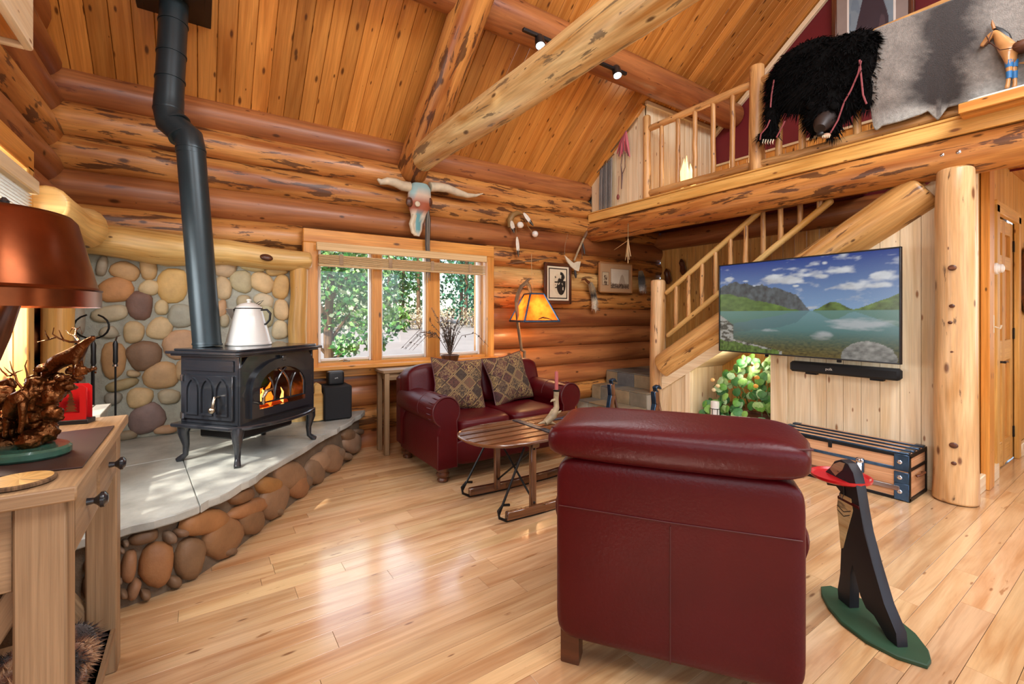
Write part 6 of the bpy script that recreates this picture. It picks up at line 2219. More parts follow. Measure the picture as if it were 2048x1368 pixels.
build('horn', MB().tube(hr, [pxm * r_ for r_ in (9.5, 9, 8, 7, 5, 3, .8)], 12, rough=.08), 'bone', sk)
build('rosette', MB().lathe([(.03, 0), (.026, .01), (.008, .014), (.001, .012)], 10, M=frame(sq(835, 408, -.085), (1, 0, 0), (0, 0, 1), (0, -1, 0))), 'bone', sk)
for i in range(7):
    du = (i - 3) * 1.3
    L = (560, 548, 566, 540, 556, 530, 562)[i]
    build('horsehair_strand', MB().tube([sq(856, 415, -.03), sq(856 + du, 440, -.04), sq(855 + du * .8 + (i % 2), 490, -.05), sq(857 + du * .7, 530, -.05), sq(856 + du, L, -.05)], [.008, .008, .009, .007, .003], 6), 'oc', sk, color=('#3a342e', '#6a5e50', '#8a8072')[i % 3])


def feather(parent, p0, p1, w_, col_base, col_tip, dy=-.01):
    d_ = (p1 - p0)
    L = d_.length
    d_.normalize()
    n_ = Vector((0, -1, 0))
    sd_ = d_.cross(n_).normalized()
    out = []
    N = 10
    for i in range(N + 1):
        t_ = i / N
        out.append((w_ * math.sin(math.pi * min(1, t_ * .92 + .04)) ** .6 * (1 - .3 * t_), L * t_))
    outline = out + [(-x_, y_) for x_, y_ in reversed(out)]
    M_ = frame(p0 + Vector((0, dy, 0)), sd_, d_, n_)
    cb_, ct_ = srgb(col_base), srgb(col_tip)
    o_ = build('feather', MB().grid(lambda a, b_: M_ @ Vector(((2 * a - 1) * w_ * (math.sin(math.pi * min(1, b_ * .92 + .04)) ** .6) * (1 - .3 * b_), L * b_, .004 * math.cos((2 * a - 1) * 1.4))), 6, 14), 'vc_fab', parent, colfn=lambda p: ct_ if (p - p0).length > L * .66 + .01 * noise.noise(p * 60) else cb_, fix=False)
    build('quill', MB().tube([p0 + Vector((0, dy - .004, 0)), p1 + Vector((0, dy - .004, 0))], [.0022, .001], 5), 'bone', o_)
    return o_


def wp(u, v, dy=0.):
    return PY(u, v, WF - .02 + dy)


dc = thing('feather_hanging', wp(1022, 440), 'hide-wrapped hoop with hanging eagle feathers and a white ball on the log wall', 'wall hanging')
build('wrapped_hoop', MB().tube([wp(1020, 455), wp(1020, 440), wp(1025, 430), wp(1034, 426), wp(1045, 428)], [.03, .04, .035, .03, .008], 10, rough=.1), 'oc', dc, color='#8a6a3c')
build('fur_puff', MB().sell(wp(1040, 450, -.03), (.045, .035, .04), 1, 1, 14, 9, rough=.3), 'oc', dc, color='#e4ded2')
build('thong', MB().tube([wp(1045, 428), wp(1050, 440), wp(1057, 455), wp(1066, 466)], .006, 6), 'oc', dc, color='#8a6238')
build('ball', MB().sell(wp(1070, 468, -.02), (.04, .04, .04), 1, 1, 16, 10), 'enamel', dc)
feather(dc, wp(1022, 442, -.03), wp(1027, 466, -.03), .035, '#d8d0c0', '#2a2420')
feather(dc, wp(1046, 426, -.03), wp(1066, 452, -.03), .03, '#e6e2da', '#1e1a18')
feather(dc, wp(1033, 474, -.02), wp(1036, 514, -.02), .028, '#e8e2d4', '#201a18')
build('cord', MB().tube([wp(1032, 448, -.02), wp(1033, 474, -.02)], .004, 6), 'oc', dc, color='#8a6238')


def framed(name, u0, v0, u1, v1, label, fw_, fmat, fmcol, picfn, y_=WF - .025, nx=60, ny=60, cat='picture'):
    a, b_ = PY(u0, (v0 + v1) / 2, y_), PY(u1, (v0 + v1) / 2, y_)
    um = (u0 + u1) / 2
    zt, zb = PY(um, v0, y_).z, PY(um, v1, y_).z
    cx_, cz_ = (a.x + b_.x) / 2, (zt + zb) / 2
    w_, h_ = b_.x - a.x, zt - zb
    t_ = thing(name, (cx_, y_, zb), label, cat)
    for s_ in (-1, 1):
        build('frame_side', MB().cbox((cx_ + s_ * (w_ - fw_) / 2, y_, cz_), (fw_, .035, h_), .008, grain=2), fmat, t_, color=fmcol)
        build('frame_rail', MB().cbox((cx_, y_, cz_ + s_ * (h_ - fw_) / 2), (w_, .034, fw_), .008), fmat, t_, color=fmcol)
    iw, ih = w_ / 2 - fw_, h_ / 2 - fw_
    build('print', MB().grid(lambda q, r_: Vector((cx_ + (2 * q - 1) * iw, y_ - .006, cz_ + (2 * r_ - 1) * ih)), nx, ny), 'vc', t_, fix=False, smooth=False,
          colfn=lambda p: srgb(picfn(((p.x - cx_) / iw + 1) / 2, ((p.z - cz_) / ih + 1) / 2)))
    build('glazing', MB().cbox((cx_, y_ - .010, cz_), (2 * iw, .002, 2 * ih), .0005), 'glass', t_, smooth=False)
    return t_


def sketch(u, v):
    e = min(u / 1., v / 1., 1 - u, 1 - v)
    if min(u * .75, (1 - u) * .75, v, 1 - v) < .05:
        return '#e8dcc0'
    if min(u * .75, (1 - u) * .75, v, 1 - v) < .085:
        return '#18140f'
    x_, y_ = (u - .5) * 1.0, (v - .5)
    k = noise.noise(Vector((u * 9, v * 9, 3)))
    hair = ((x_ - .14) / .22) ** 2 + ((y_ - .0) / .34) ** 2 < 1 and x_ > -.02 + .12 * math.sin(y_ * 5)
    facer = ((x_ + .02) / .2) ** 2 + ((y_ + .02) / .30) ** 2 < 1
    if hair and k > -.35:
        return '#1c1814'
    if facer:
        if abs(y_ - .04) < .02 and abs(x_ + .06) < .1:
            return '#2a221c'
        if abs(y_ + .12) < .015 and abs(x_ + .07) < .07:
            return '#2a221c'
        if k > .28:
            return '#3a3028'
        return '#d8c8a8'
    return '#dfd2b4'


framed('portrait_print', 1088, 526, 1142, 608, 'framed black and cream portrait sketch with dark mat on the log wall', .046, 'walnut', None, sketch, nx=66, ny=90)


def photo2(u, v):
    if .06 < u < .27 and .22 < v < .70:
        x_, y_ = (u - .165) / .105, (v - .46) / .24
        if abs(x_) > .9 or abs(y_) > .93:
            return '#6a4a36'
        k = noise.noise(Vector((u * 30, v * 14, 0)))
        return '#5a4436' if (abs(x_) < .45 and k > -.1 and y_ < .5) else '#cdb896'
    if .33 < u < .93 and .12 < v < .84:
        x_, y_ = (u - .33) / .6, (v - .12) / .72
        if x_ < .02 or x_ > .98 or y_ < .02 or y_ > .98:
            return '#8a6e52'
        hill = .28 + .22 * max(0, 1 - abs(x_ - .62) / .2) + .03 * noise.noise(Vector((x_ * 9, 0, 0)))
        if y_ < .24 + .12 * noise.noise(Vector((x_ * 22, 1, 0))):
            return '#4a3a30' if noise.noise(Vector((x_ * 26, y_ * 16, 2))) > -.1 else '#a8927a'
        if y_ < hill + .22 and abs(x_ - .62) < .17 * (1 - (y_ - .3) * 1.6):
            return '#bfae98'
        return '#e2d6c0'
    return '#c29a72'


framed('photo_print', 1198, 526, 1263, 586, 'framed pair of old sepia photographs in a tan mat on the log wall', .016, 'oc', '#b07c4c', photo2, nx=90, ny=70)

# war axe with bone blade
ax = thing('hand_axe', wp(1150, 520), 'decorative hand axe with pale bone blade hanging between the framed prints', 'axe')
build('haft', MB().tube([wp(1148, 522, -.03), wp(1157, 500, -.03), wp(1165, 482, -.03), wp(1172, 468, -.03)], [.014, .014, .015, .012], 8), 'antler', ax)
bl_ = [(1129, 511), (1133, 522), (1141, 533), (1150, 541), (1157, 543), (1159, 533), (1161, 523), (1154, 523), (1147, 526), (1140, 521)]
P0 = wp(1147, 525, -.035)
oo = [(wp(u, v, -.035).x - P0.x, wp(u, v, -.035).z - P0.z) for u, v in bl_]
build('blade', MB().prism(oo, -.010, .010, M=frame(P0, (1, 0, 0), (0, 0, 1), (0, 1, 0)), ch=.003), 'bone', ax)
build('binding', MB().tube([wp(1168, 476, -.03), wp(1172, 468, -.03), wp(1174, 462, -.03)], [.022, .024, .012], 8, rough=.2), 'oc', ax, color='#6a4a30')
build('fringe', MB().tube([wp(1165, 485, -.035), wp(1168, 500, -.04), wp(1169, 508, -.04)], [.008, .016, .012], 8).tube([wp(1164, 490, -.035), wp(1164, 518, -.04)], .004, 6), 'oc', ax, color='#3a2c24')
build('hanging_cord', MB().tube([wp(1129, 511, -.03), wp(1130, 490, -.02), wp(1136, 467, 0)], .002, 5), 'oc', ax, color='#8a7250')
build('tassel', MB().tube([wp(1150, 540, -.03), wp(1151, 550, -.03), wp(1152, 556, -.03)], [.014, .018, .010], 8), 'oc', ax, color='#2e2a28')


def furhang(name, pts, rads, cols, label, horn=None, n=500):
    t_ = thing(name, wp(*pts[0]), label, 'wall hanging')
    P_ = [wp(u, v, -.03) for u, v in pts]

    def cf(p):
        k = (P_[0].z - p.z) / max(.01, P_[0].z - P_[-1].z)
        return srgb(cols[max(0, min(len(cols) - 1, int(k * len(cols))))])
    build('hide', MB().tube(P_, rads, 10, rough=.2), 'vc_fur', t_, colfn=cf)
    tf = MB()
    rr_ = random.Random(len(pts) + n)
    for i in range(n):
        f_ = rr_.random() * (len(P_) - 1)
        j = min(int(f_), len(P_) - 2)
        c_ = P_[j].lerp(P_[j + 1], f_ - j)
        r_ = rads[j] * .9
        tufts(tf, c_, (r_, r_, r_ * .4), 1, .03, rr_, down=1.1, w_=.003, front=Vector((0, -1, 0)))
    tag(build('fur', tf, 'vc_fur', t_, colfn=cf, fix=False), kind='stuff')
    if horn:
        build('horn_tip', MB().tube([wp(u, v, -.03) for u, v in horn], [.008, .014, .022][:len(horn)], 8), 'walnut', t_)
    build('nail_cord', MB().tube([wp(pts[0][0], pts[0][1], -.02), wp(pts[0][0], pts[0][1] - 6, .01)], .003, 5), 'oc', t_, color='#5a4634')
    return t_


furhang('fur_hanging', [(1180, 566), (1184, 578), (1187, 590), (1189, 604), (1188, 618)], [.03, .045, .04, .045, .03], ['#8a7658', '#9c8666', '#2c2620', '#d8ccb4', '#e4dcc8'], 'hooked horn with brown, black and white fur hanging below the hand axe', horn=[(1163, 560), (1170, 558), (1178, 566)])
furhang('fur_hanging', [(1281, 542), (1283, 554), (1284, 568), (1284, 582)], [.03, .05, .055, .045], ['#8a7658', '#2e2c2c', '#5c5a58', '#cfcac2'], 'grey and white fur tuft hanging right of the sepia photographs')
lt_ = thing('leather_thongs', PX(1257, 484, 4.37), 'bundle of pale leather thongs hanging from the loft beam', 'wall hanging')
for i in range(5):
    a = PX(1256, 478, 4.372)
    build('thong', MB().tube([a, a + Vector((0, .01 * (i - 2), -.12)), a + Vector((0, .022 * (i - 2), -.22 - .04 * (i % 3)))], [.006, .007, .004], 6), 'oc', lt_, color=('#c2a070', '#8a7048', '#d8bc8c')[i % 3])
build('cord', MB().tube([a, Vector((4.376, a.y, 2.46))], .004, 6), 'oc', lt_, color='#8a7048')
build('thong', MB().tube([PX(1254, 482, 4.38), PX(1240, 492, 4.40), PX(1228, 500, 4.42)], [.005, .005, .003], 6), 'oc', lt_, color='#c2a070')
sb_ = thing('stick_bundle', wp(1060, 524), 'short bundle of twigs with a cord hanging above the floor lamp', 'wall hanging')
for i in range(5):
    build('twig', MB().tube([wp(1018 + 4 * i, 528 - i, -.03), wp(1062, 521 + i * .5, -.03), wp(1108 - 6 * i, 514 + i * 1.2, -.03)], [.003, .007, .003], 6), 'bark', sb_)
build('cord', MB().tube([wp(1063, 508, -.02), wp(1063, 530, -.05), wp(1064, 560, -.05), wp(1066, 580, -.05)], .003, 5), 'oc', sb_, color='#c8a878')
for i, (u, v) in enumerate(((1335, 551), (1365, 532))):
    q = PX(u, v, XF - .02)
    t_ = thing('wall_carving', q, ('lower' if i == 0 else 'upper') + ' of two small dark carvings on the plank wall behind the stair railing', 'carving')
    build('carving', MB().tube([q + Vector((0, .02, .10)), q + Vector((-.02, 0, .05)), q, q + Vector((-.01, -.02, -.08)), q + Vector((0, -.01, -.13))], [.015, .04, .035, .045, .02], 10, rough=.2), 'walnut', t_)

# ================================================================== TRACK LIGHTS ON THE PURLIN
tk0, tk1 = PY(1046, 66, 3.27), PY(1252, 142, 3.27)
tr = thing('track_light', (tk0 + tk1) / 2, 'black ceiling track with two lit spot heads on the red log purlin', 'light')
build('track', MB().cbox(((tk0.x + tk1.x) / 2, 3.27, (tk0.z + tk1.z) / 2 + .0), (tk1.x - tk0.x, .035, .03), .004), 'black', tr)
for u, v in ((1080, 86), (1234, 146)):
    h0 = PY(u, v, 3.25)
    dv = Vector((-.15, -.35, -.9)).normalized()
    ex2 = dv.cross(Vector((1, 0, 0))).normalized()
    ey2 = dv.cross(ex2)
    Mh_ = frame(h0 - dv * .05, ex2, ey2, dv)
    hd_ = build('spot_head', MB().lathe([(.001, -.04), (.03, -.035), (.042, -.01), (.045, .03), (.045, .085), (.04, .09), (.036, .075), (.001, .075)], 22, M=Mh_), 'black', tr)
    build('lens', MB().lathe([(.001, .078), (.036, .078), (.036, .081), (.001, .083)], 20, M=Mh_), 'led', hd_)
    build('stem', MB().tube([h0 - dv * .06, Vector((h0.x, 3.27, (tk0.z + tk1.z) / 2))], .012, 8), 'black', tr)
    lamp('track_spot_light', 'SPOT', h0 + dv * .06, 60, (.95, .97, 1), dv, spot_size=R(85), spot_blend=.8, shadow_soft_size=.03)

# ================================================================== LOFT
# bear rug draped over the railing
BXp = 4.41
br = thing('bear_rug', PX(1640, 230, BXp), 'black bear skin rug with head hanging over the loft railing', 'rug')


def bp(u, v, dx=0.):
    return PX(u, v, BXp + dx)


bk = 4.30 / 1000 * 1.0
parts_b = [(1640, 128, 88, 42, .07), (1700, 100, 42, 32, .07), (1590, 150, 50, 45, .07), (1560, 175, 26, 40, .06), (1728, 130, 22, 55, .06), (1737, 185, 13, 34, .05), (1545, 222, 15, 48, .05), (1537, 272, 22, 13, .06), (1640, 175, 78, 45, .08), (1655, 205, 40, 40, .09), (1646, 236, 30, 34, .11), (1690, 190, 26, 50, .06), (1668, 240, 14, 36, .05), (1760 - 15, 90, 10, 22, .05), (1610, 108, 50, 24, .06)]
bmb = MB()
for u, v, ru, rv, dx in parts_b:
    c_ = bp(u, v)
    bmb.sell(c_, (dx, ru * bk * 1.12, rv * bk), 1, 1, 18, 12)
bb_ = build('pelt', bmb, 'fur_black', br)
rm_ = bb_.modifiers.new('remesh', 'REMESH')
rm_.mode = 'VOXEL'
rm_.voxel_size = .02
rm_.use_smooth_shade = True
bt = MB()
rb = random.Random(31)
for u, v, ru, rv, dx in parts_b:
    tufts(bt, bp(u, v), (dx, ru * bk * 1.12, rv * bk), int(ru * rv * .32) + 60, .045, rb, down=.8, w_=.006, front=Vector((-1, 0, 0)))
tag(build('fur', bt, 'fur_black', br, fix=False), kind='stuff')
hdp = bp(1646, 250, -.10)
build('muzzle', MB().tube([hdp + Vector((.06, 0, .05)), hdp + Vector((-.02, 0, 0)), hdp + Vector((-.06, 0, -.045))], [.09, .065, .042], 14, rough=.05), 'oc', br, color='#2a201c')
build('nose', MB().sell(bp(1640, 268, -.175), (.02, .03, .022), 1, 1, 12, 8), 'black', br)
build('mouth', MB().sell(bp(1652, 272, -.13), (.03, .035, .022), 1, 1, 12, 8), 'oc', br, color='#b08a70')
for i in range(5):
    build('tooth', MB().tube([bp(1645 + i * 3.4, 271, -.165 + i * .006), bp(1645 + i * 3.4, 276, -.168 + i * .006)], [.006, .001], 6), 'bone', br)
for u in (1622, 1668):
    build('ear', MB().sell(bp(u, 212, -.085), (.018, .035, .035), 1, 1, 14, 8), 'fur_black', br)
for pts in ([(1548, 160), (1543, 190), (1541, 215)], [(1540, 240), (1534, 254), (1522, 268), (1520, 280)], [(1722, 122), (1716, 148), (1702, 180), (1688, 205), (1676, 240), (1661, 266)], [(1719, 120), (1723, 160), (1726, 190), (1733, 208)], [(1570, 242), (1562, 258), (1553, 275)]):
    build('felt_trim', MB().tube([bp(u, v, -.075) for u, v in pts], .007, 6), 'oc', br, color='#8c4448')
for i in range(5):
    build('claw', MB().tube([bp(1527 + i * 5, 279, -.06), bp(1525 + i * 5, 285, -.075), bp(1526 + i * 5, 289, -.065)], [.006, .005, .001], 6), 'bone', br)

# reindeer hide
hr_ = thing('reindeer_hide', PX(1900, 150, 4.40), 'grey-brown reindeer hide draped over the loft railing beside the bear rug', 'hide')


def lerp_pts(P, x_):
    if x_ <= P[0][0]:
        return P[0][1]
    for (a, va), (b_, vb) in zip(P[:-1], P[1:]):
        if x_ <= b_:
            f_ = (x_ - a) / (b_ - a)
            return va + (vb - va) * f_
    return P[-1][1]


top_ = [(1738, 72), (1752, 58), (1790, 44), (1880, 10), (1960, -22), (2130, -75)]
bot_ = [(1738, 160), (1746, 250), (1752, 262), (1764, 252), (1800, 243), (1845, 228), (1856, 222), (1866, 232), (1876, 241), (1884, 230), (1895, 215), (1925, 208), (1990, 190), (2040, 172), (2130, 140)]


def hide_pt(a, b_):
    u = 1738 + a * (2120 - 1738)
    v = lerp_pts(top_, u) * b_ + lerp_pts(bot_, u) * (1 - b_)
    return PX(u, v, 4.40 - .02 * math.sin(a * 14) * (1 - b_) - .03 * math.sin(math.pi * b_) + .03 * b_)


def hide_col(p):
    d_ = p - _O
    f_ = d_.x * _ca + d_.y * _sa
    u = CX + F * (d_.x * _sa - d_.y * _ca) / f_
    v = HY - F * d_.z / f_
    k = noise.fractal(Vector((u * .012, v * .02, 3)), 1., 2., 5)
    k2 = noise.noise(Vector((u * .05, v * .15, 7)))
    dk = math.exp(-((u - 1885 - (130 - v) * .15) / 55) ** 2) * (1 if v < 205 else max(0, 1 - (v - 205) / 15))
    if abs(u - 1878) < 6 and v > 195:
        dk = .6
    dk = max(0, min(1, dk * 1.35 + k * .5 + k2 * .3 * (.3 + dk)))
    wht = srgb('#a9aba6')
    tan_ = srgb('#857e76')
    drk = srgb('#2c2624')
    edge_ = max(0, min(1, (v - lerp_pts(bot_, u) + 40) / 40))
    base_ = [a * (1 - edge_ * .8) + b_ * edge_ * .8 for a, b_ in zip(tan_, wht)]
    return tuple(a * (1 - dk) + b_ * dk for a, b_ in zip(base_, drk))


ho = build('pelt', MB().grid(hide_pt, 120, 60), 'vc_fur', hr_, colfn=hide_col, fix=False)
sm = ho.modifiers.new('thickness', 'SOLIDIFY')
sm.thickness = .012
sm.offset = 0

# ledge and horse figurine
hz_ = PX(2014, 181, 4.345).z
ldg = thing('ledge', (4.35, .5, hz_ - .07), 'narrow pine ledge fixed along the loft edge under the horse figurine', 'shelf')
ly1 = PX(1922, 215, 4.35).y
build('board', MB().cbox((4.345, (ly1 - .6) / 2, hz_ - .035), (.14, ly1 + .6, .025), .004, grain=1), 'pine_gold', ldg)
build('front_lip', MB().cbox((4.282, (ly1 - .6) / 2, hz_ - .06), (.02, ly1 + .6, .065), .004, grain=1), 'casing', ldg)
build('bracket', MB().cbox((4.37, (ly1 - .6) / 2, hz_ - .075), (.09, ly1 + .6, .05), .004, grain=1), 'casing', ldg)
hf = thing('horse_figurine', PX(2040, 181, 4.345), 'painted buckskin horse figurine with tack on a snowy base at the loft edge', 'figurine')


def hp_(u, v, dx=0.):
    return PX(u, v, 4.345 + dx)


hk = .00326
b0_ = hp_(1960, 181)
b1_ = hp_(2110, 181)
build('snowy_base', MB().sell((4.345, (b0_.y + b1_.y) / 2, hz_ - .014), (.055, abs(b0_.y - b1_.y) / 2 + .05, .012), .4, .5, 30, 8, rough=.25), 'enamel', hf)
hv = [(2020, 106, 17, 0), (2045, 108, 17, 0), (2072, 104, 18, 0), (2090, 103, 14, 0), (2008, 88, 13, 0), (1998, 73, 9.5, 0), (1990, 64, 8, 0), (1979, 74, 7, 0), (1967, 88, 5, 0), (1962, 94, 4.5, 0),
      (2018, 122, 7, -.022), (2018, 146, 4, -.022), (2016, 166, 3.4, -.022), (2013, 178, 4.5, -.022), (2026, 122, 7, .022), (2028, 146, 4, .022), (2030, 166, 3.4, .022), (2028, 176, 4.5, .022),
      (2086, 122, 8, -.022), (2094, 146, 4.5, -.022), (2088, 166, 3.4, -.022), (2086, 177, 4.5, -.022), (2094, 122, 8, .022), (2102, 146, 4.5, .022), (2096, 166, 3.4, .022), (2094, 176, 4.5, .022)]
he = chain(0, 1, 2, 3) + chain(0, 4, 5, 6, 7, 8, 9) + [(0, 10)] + chain(10, 11, 12, 13) + [(0, 14)] + chain(14, 15, 16, 17) + [(3, 18)] + chain(18, 19, 20, 21) + [(3, 22)] + chain(22, 23, 24, 25)
skin('body', [(*hp_(u, v, dx), r_ * hk) for u, v, r_, dx in hv], he, 'oc_gloss', hf, levels=2, root=1, color='#b98552')
build('mane', MB().tube([hp_(1988, 55), hp_(1999, 62), hp_(2012, 74), hp_(2022, 88)], [.010, .018, .022, .012], 8, rough=.2), 'black', hf)
build('tail', MB().tube([hp_(2102, 95), hp_(2112, 110), hp_(2114, 140), hp_(2110, 160)], [.012, .022, .02, .006], 8, rough=.2), 'black', hf)
for dx in (-.012, .012):
    build('ear', MB().tube([hp_(1988, 58, dx), hp_(1985, 48, dx), hp_(1984, 40, dx)], [.009, .008, .001], 8), 'oc', hf, color='#a06a38')
build('saddle', MB().sell(hp_(2048, 92), (.062, .055, .035), .8, .7, 18, 10), 'oc', hf, color='#5a3420')
build('bridle', MB().tube([hp_(1985, 62, -.03), hp_(1976, 82, -.028), hp_(1968, 92, -.02)], .003, 5).tube([hp_(1973, 72, -.028), hp_(1980, 88, -.028)], .003, 5).tube([hp_(1978, 84, -.03), hp_(2000, 100, -.06), hp_(2040, 94, -.065)], .003, 5), 'walnut', hf)
for u, v, dx in ((2018, 128, -.022), (2028, 128, .022), (2018, 150, -.022), (2029, 150, .022)):
    build('leg_wrap', MB().tube([hp_(u, v - 7, dx), hp_(u, v + 7, dx)], [.022 if v < 140 else .016, .018 if v < 140 else .014], 10), 'oc', hf, color='#2a6aa0')

# big framed painting on the red wall
xq = XF - .02
a, b_ = PX(1664, 0, xq), PX(1830, 0, xq)
zt, zb = PX(1750, -160, xq).z, PX(1750, 108, xq).z
pt = thing('painting', (xq, (a.y + b_.y) / 2, zb), 'large framed painting of a figure in hat and dark coat on the red wall', 'painting')
cy_, cz_ = (a.y + b_.y) / 2, (zt + zb) / 2
wy, hz2 = a.y - b_.y, zt - zb
for s_ in (-1, 1):
    build('frame_side', MB().cbox((xq, cy_ + s_ * (wy / 2 - .025), cz_), (.04, .05, hz2), .008, grain=2), 'walnut', pt)
    build('frame_rail', MB().cbox((xq, cy_, cz_ + s_ * (hz2 / 2 - .025)), (.04, wy, .05), .008, grain=1), 'walnut', pt)
build('mat_board', MB().cbox((xq - .002, cy_, cz_), (.02, wy - .1, hz2 - .1), .002), 'oc', pt, color='#9a8e88')
iw = wy / 2 - .16
ih = hz2 / 2 - .16


def fig(u, v):
    pu, pv = 1664 + (1830 - 1664) * (.5 + (u - .5) * .72), 0
    X_ = (u - .5) * 2
    Y_ = (v - .5) * 2
    k = noise.noise(Vector((u * 6, v * 6, 2)))
    if Y_ > .10 and ((X_ - .02) / .34) ** 2 + ((Y_ - .30) / .10) ** 2 < 1:
        return '#6a4640'
    if ((X_ - .04) / .16) ** 2 + ((Y_ - .12) / .16) ** 2 < 1:
        return '#80605a'
    if Y_ < .05 and abs(X_ - .05) < .28 + .42 * min(1, max(0, (.05 - Y_) * 1.4)):
        return '#3c323c' if k < .3 else '#52444c'
    return '#8296a4' if k < .1 else '#74899a'


build('canvas', MB().grid(lambda q, r_: Vector((xq - .0135, cy_ + iw - 2 * iw * q, cz_ + (2 * r_ - 1) * ih)), 70, 90), 'vc', pt, fix=False, smooth=False,
      colfn=lambda p: srgb(fig((cy_ + iw - p.y) / (2 * iw), ((p.z - cz_) / ih + 1) / 2)))
fil = MB()
for s_ in (-1, 1):
    fil.cbox((xq - .012, cy_ + s_ * iw, cz_), (.008, .02, 2 * ih), .001)
    fil.cbox((xq - .012, cy_, cz_ + s_ * ih), (.008, 2 * iw, .02), .001)
build('mat_fillet', fil, 'white', pt)

# glowing antler lamp on the loft
al = PX(1376, 362, 4.85)
al.z = 2.72
alp = thing('loft_lamp', al, 'small antler lamp with bright flame-shaped shade on the loft floor', 'lamp')
build('base', MB().lathe([(.07, 0), (.075, .03), (.05, .06), (.06, .12), (.03, .16)], 16, M=Matrix.Translation(al)), 'antler', alp)
for i in range(9):
    a = i * 6.28 / 9
    L = .26 + .10 * (i % 3) / 2
    q = al + Vector((math.cos(a) * .06, math.sin(a) * .06, .14))
    build('shade_blade', MB().tube([q, q + Vector((math.cos(a) * .02, math.sin(a) * .02, L * .5)), q + Vector((math.cos(a) * .0, math.sin(a) * .0, L))], [.03, .028, .002], 8), 'shadeglow', alp)
lamp('loft_lamp_light', 'POINT', al + Vector((-.0, -.16, .3)), 3.5, (1, .78, .45), shadow_soft_size=.05)

# hangings on the loft gable panel
gx_ = 4.445
gh = thing('hide_strip', PX(1212, 330, gx_), 'long grey buckskin strip hanging on the loft gable panel', 'wall hanging')
q0, q1 = PX(1200, 342, gx_), PX(1226, 312, gx_)
build('stick', MB().tube([PX(1194, 345, gx_ - .02), PX(1228, 308, gx_ - .02)], .008, 6), 'bark', gh)
for i in range(8):
    u = 1201 + i * 3.2
    vt = 344 - (u - 1197) * 1.08
    build('strip', MB().tube([PX(u, vt, gx_ - .02), PX(u - 1, (vt + 415) / 2, gx_ - .025), PX(u - 2, 424 - (u - 1200) * .25, gx_ - .02)], [.010, .013, .008], 6), 'oc', gh, color=('#5e5852', '#7a726a', '#48423e')[i % 3])
rg = thing('feather_bundle', PX(1246, 290, gx_), 'pink-red feather bundle with beads and cord hanging on the loft gable panel', 'wall hanging')
build('stick', MB().tube([PX(1222, 304, gx_ - .02), PX(1275, 236, gx_ - .02)], .010, 6), 'bark', rg)
for i in range(9):
    u = 1234 + i * 3.2
    d0 = PX(1252, 262, gx_ - .03)
    d1 = PX(u, 308 + 6 * math.sin(i), gx_ - .035)
    build('feather', MB().tube([d0, d0.lerp(d1, .5) + Vector((-.01, 0, 0)), d1], [.008, .02, .006], 6), 'oc', rg, color=('#b0485a', '#7c4a50', '#c86a74')[i % 3])
build('cord', MB().tube([PX(1245, 305, gx_ - .03), PX(1242, 330, gx_ - .03), PX(1244, 350, gx_ - .03), PX(1243, 378, gx_ - .03)], [.006, .005, .012, .006], 6).tube([PX(1250, 305, gx_ - .03), PX(1250, 335, gx_ - .03), PX(1244, 350, gx_ - .03)], .005, 6), 'oc', rg, color='#5a3a30')
build('bead', MB().sell(PX(1236, 394, gx_ - .03), (.018, .02, .035), 1, 1, 12, 8).tube([PX(1238, 352, gx_ - .03), PX(1236, 392, gx_ - .03)], .003, 5), 'oc', rg, color='#7c3a34')

# ================================================================== ALCOVE UNDER THE STAIRS
rv = random.Random(14)
iv = thing('ivy_plant', (XR + .30, (AY0 + AY1) / 2, AZ0), 'dense trailing ivy filling the alcove under the stairs', 'plant')
build('planter', MB().cbox((XR + .36, (AY0 + AY1) / 2 - .02, AZ0 + .08), (.34, AY1 - AY0 - .16, .14), .01), 'walnut', iv)
out = [(0, 0), (.35, -.12), (.62, .05), (.55, .35), (.3, .55), (0, .95), (-.3, .55), (-.55, .35), (-.62, .05), (-.35, -.12)]
lmesh = None
greens = ['#5f9a3c', '#7fb45a', '#3f7a3a', '#9cc47c', '#4d8c50', '#a8cfa0', '#2f6a34']
for i in range(190):
    a = rv.random()
    y_ = AY0 + .03 + (AY1 - AY0 - .12) * a
    lim = STR(y_) - .36
    z_ = AZ0 + .04 + (min(lim, .92) - AZ0 - .04) * rv.random() ** .9
    if y_ > AY1 - .25 and z_ > .42:
        z_ = AZ0 + .05 + rv.random() * .2
    dep = XR + .02 + .25 * rv.random() + .15 * (z_ - .2)
    s_ = rv.uniform(.055, .095)
    if lmesh is None:
        lmesh = build('leaf', MB().grid(lambda q, r_: Vector(((2 * q - 1) * (.62 * math.sin(math.pi * min(1, r_ * .85 + .12)) ** .7), r_ * 1.05, .10 * math.cos((2 * q - 1) * 1.5) - .12 * r_ * r_)), 4, 4), 'leaf', iv, fix=False)
        o_ = lmesh
    else:
        o_ = bpy.data.objects.new('leaf', lmesh.data)
        COL.objects.link(o_)
        o_.parent = iv
        WM[o_.name] = WM[iv.name]
    if i == 0:
        # bring the shared leaf mesh back to its own origin
        o_.data.transform(WM[iv.name])
    nz_ = Vector((-1, rv.uniform(-.6, .6), rv.uniform(.0, .8))).normalized()
    tip = Vector((rv.uniform(-.3, .1), rv.uniform(-.7, .7), -1))
    tip = (tip - nz_ * tip.dot(nz_)).normalized()
    o_.location = Vector((dep, y_, z_)) - Vector(iv.location)
    o_.rotation_euler = frame((0, 0, 0), tip.cross(nz_), tip, nz_).to_euler()
    o_.scale = (s_, s_, s_)
    o_.color = C4(rv.choice(greens))
vn = MB()
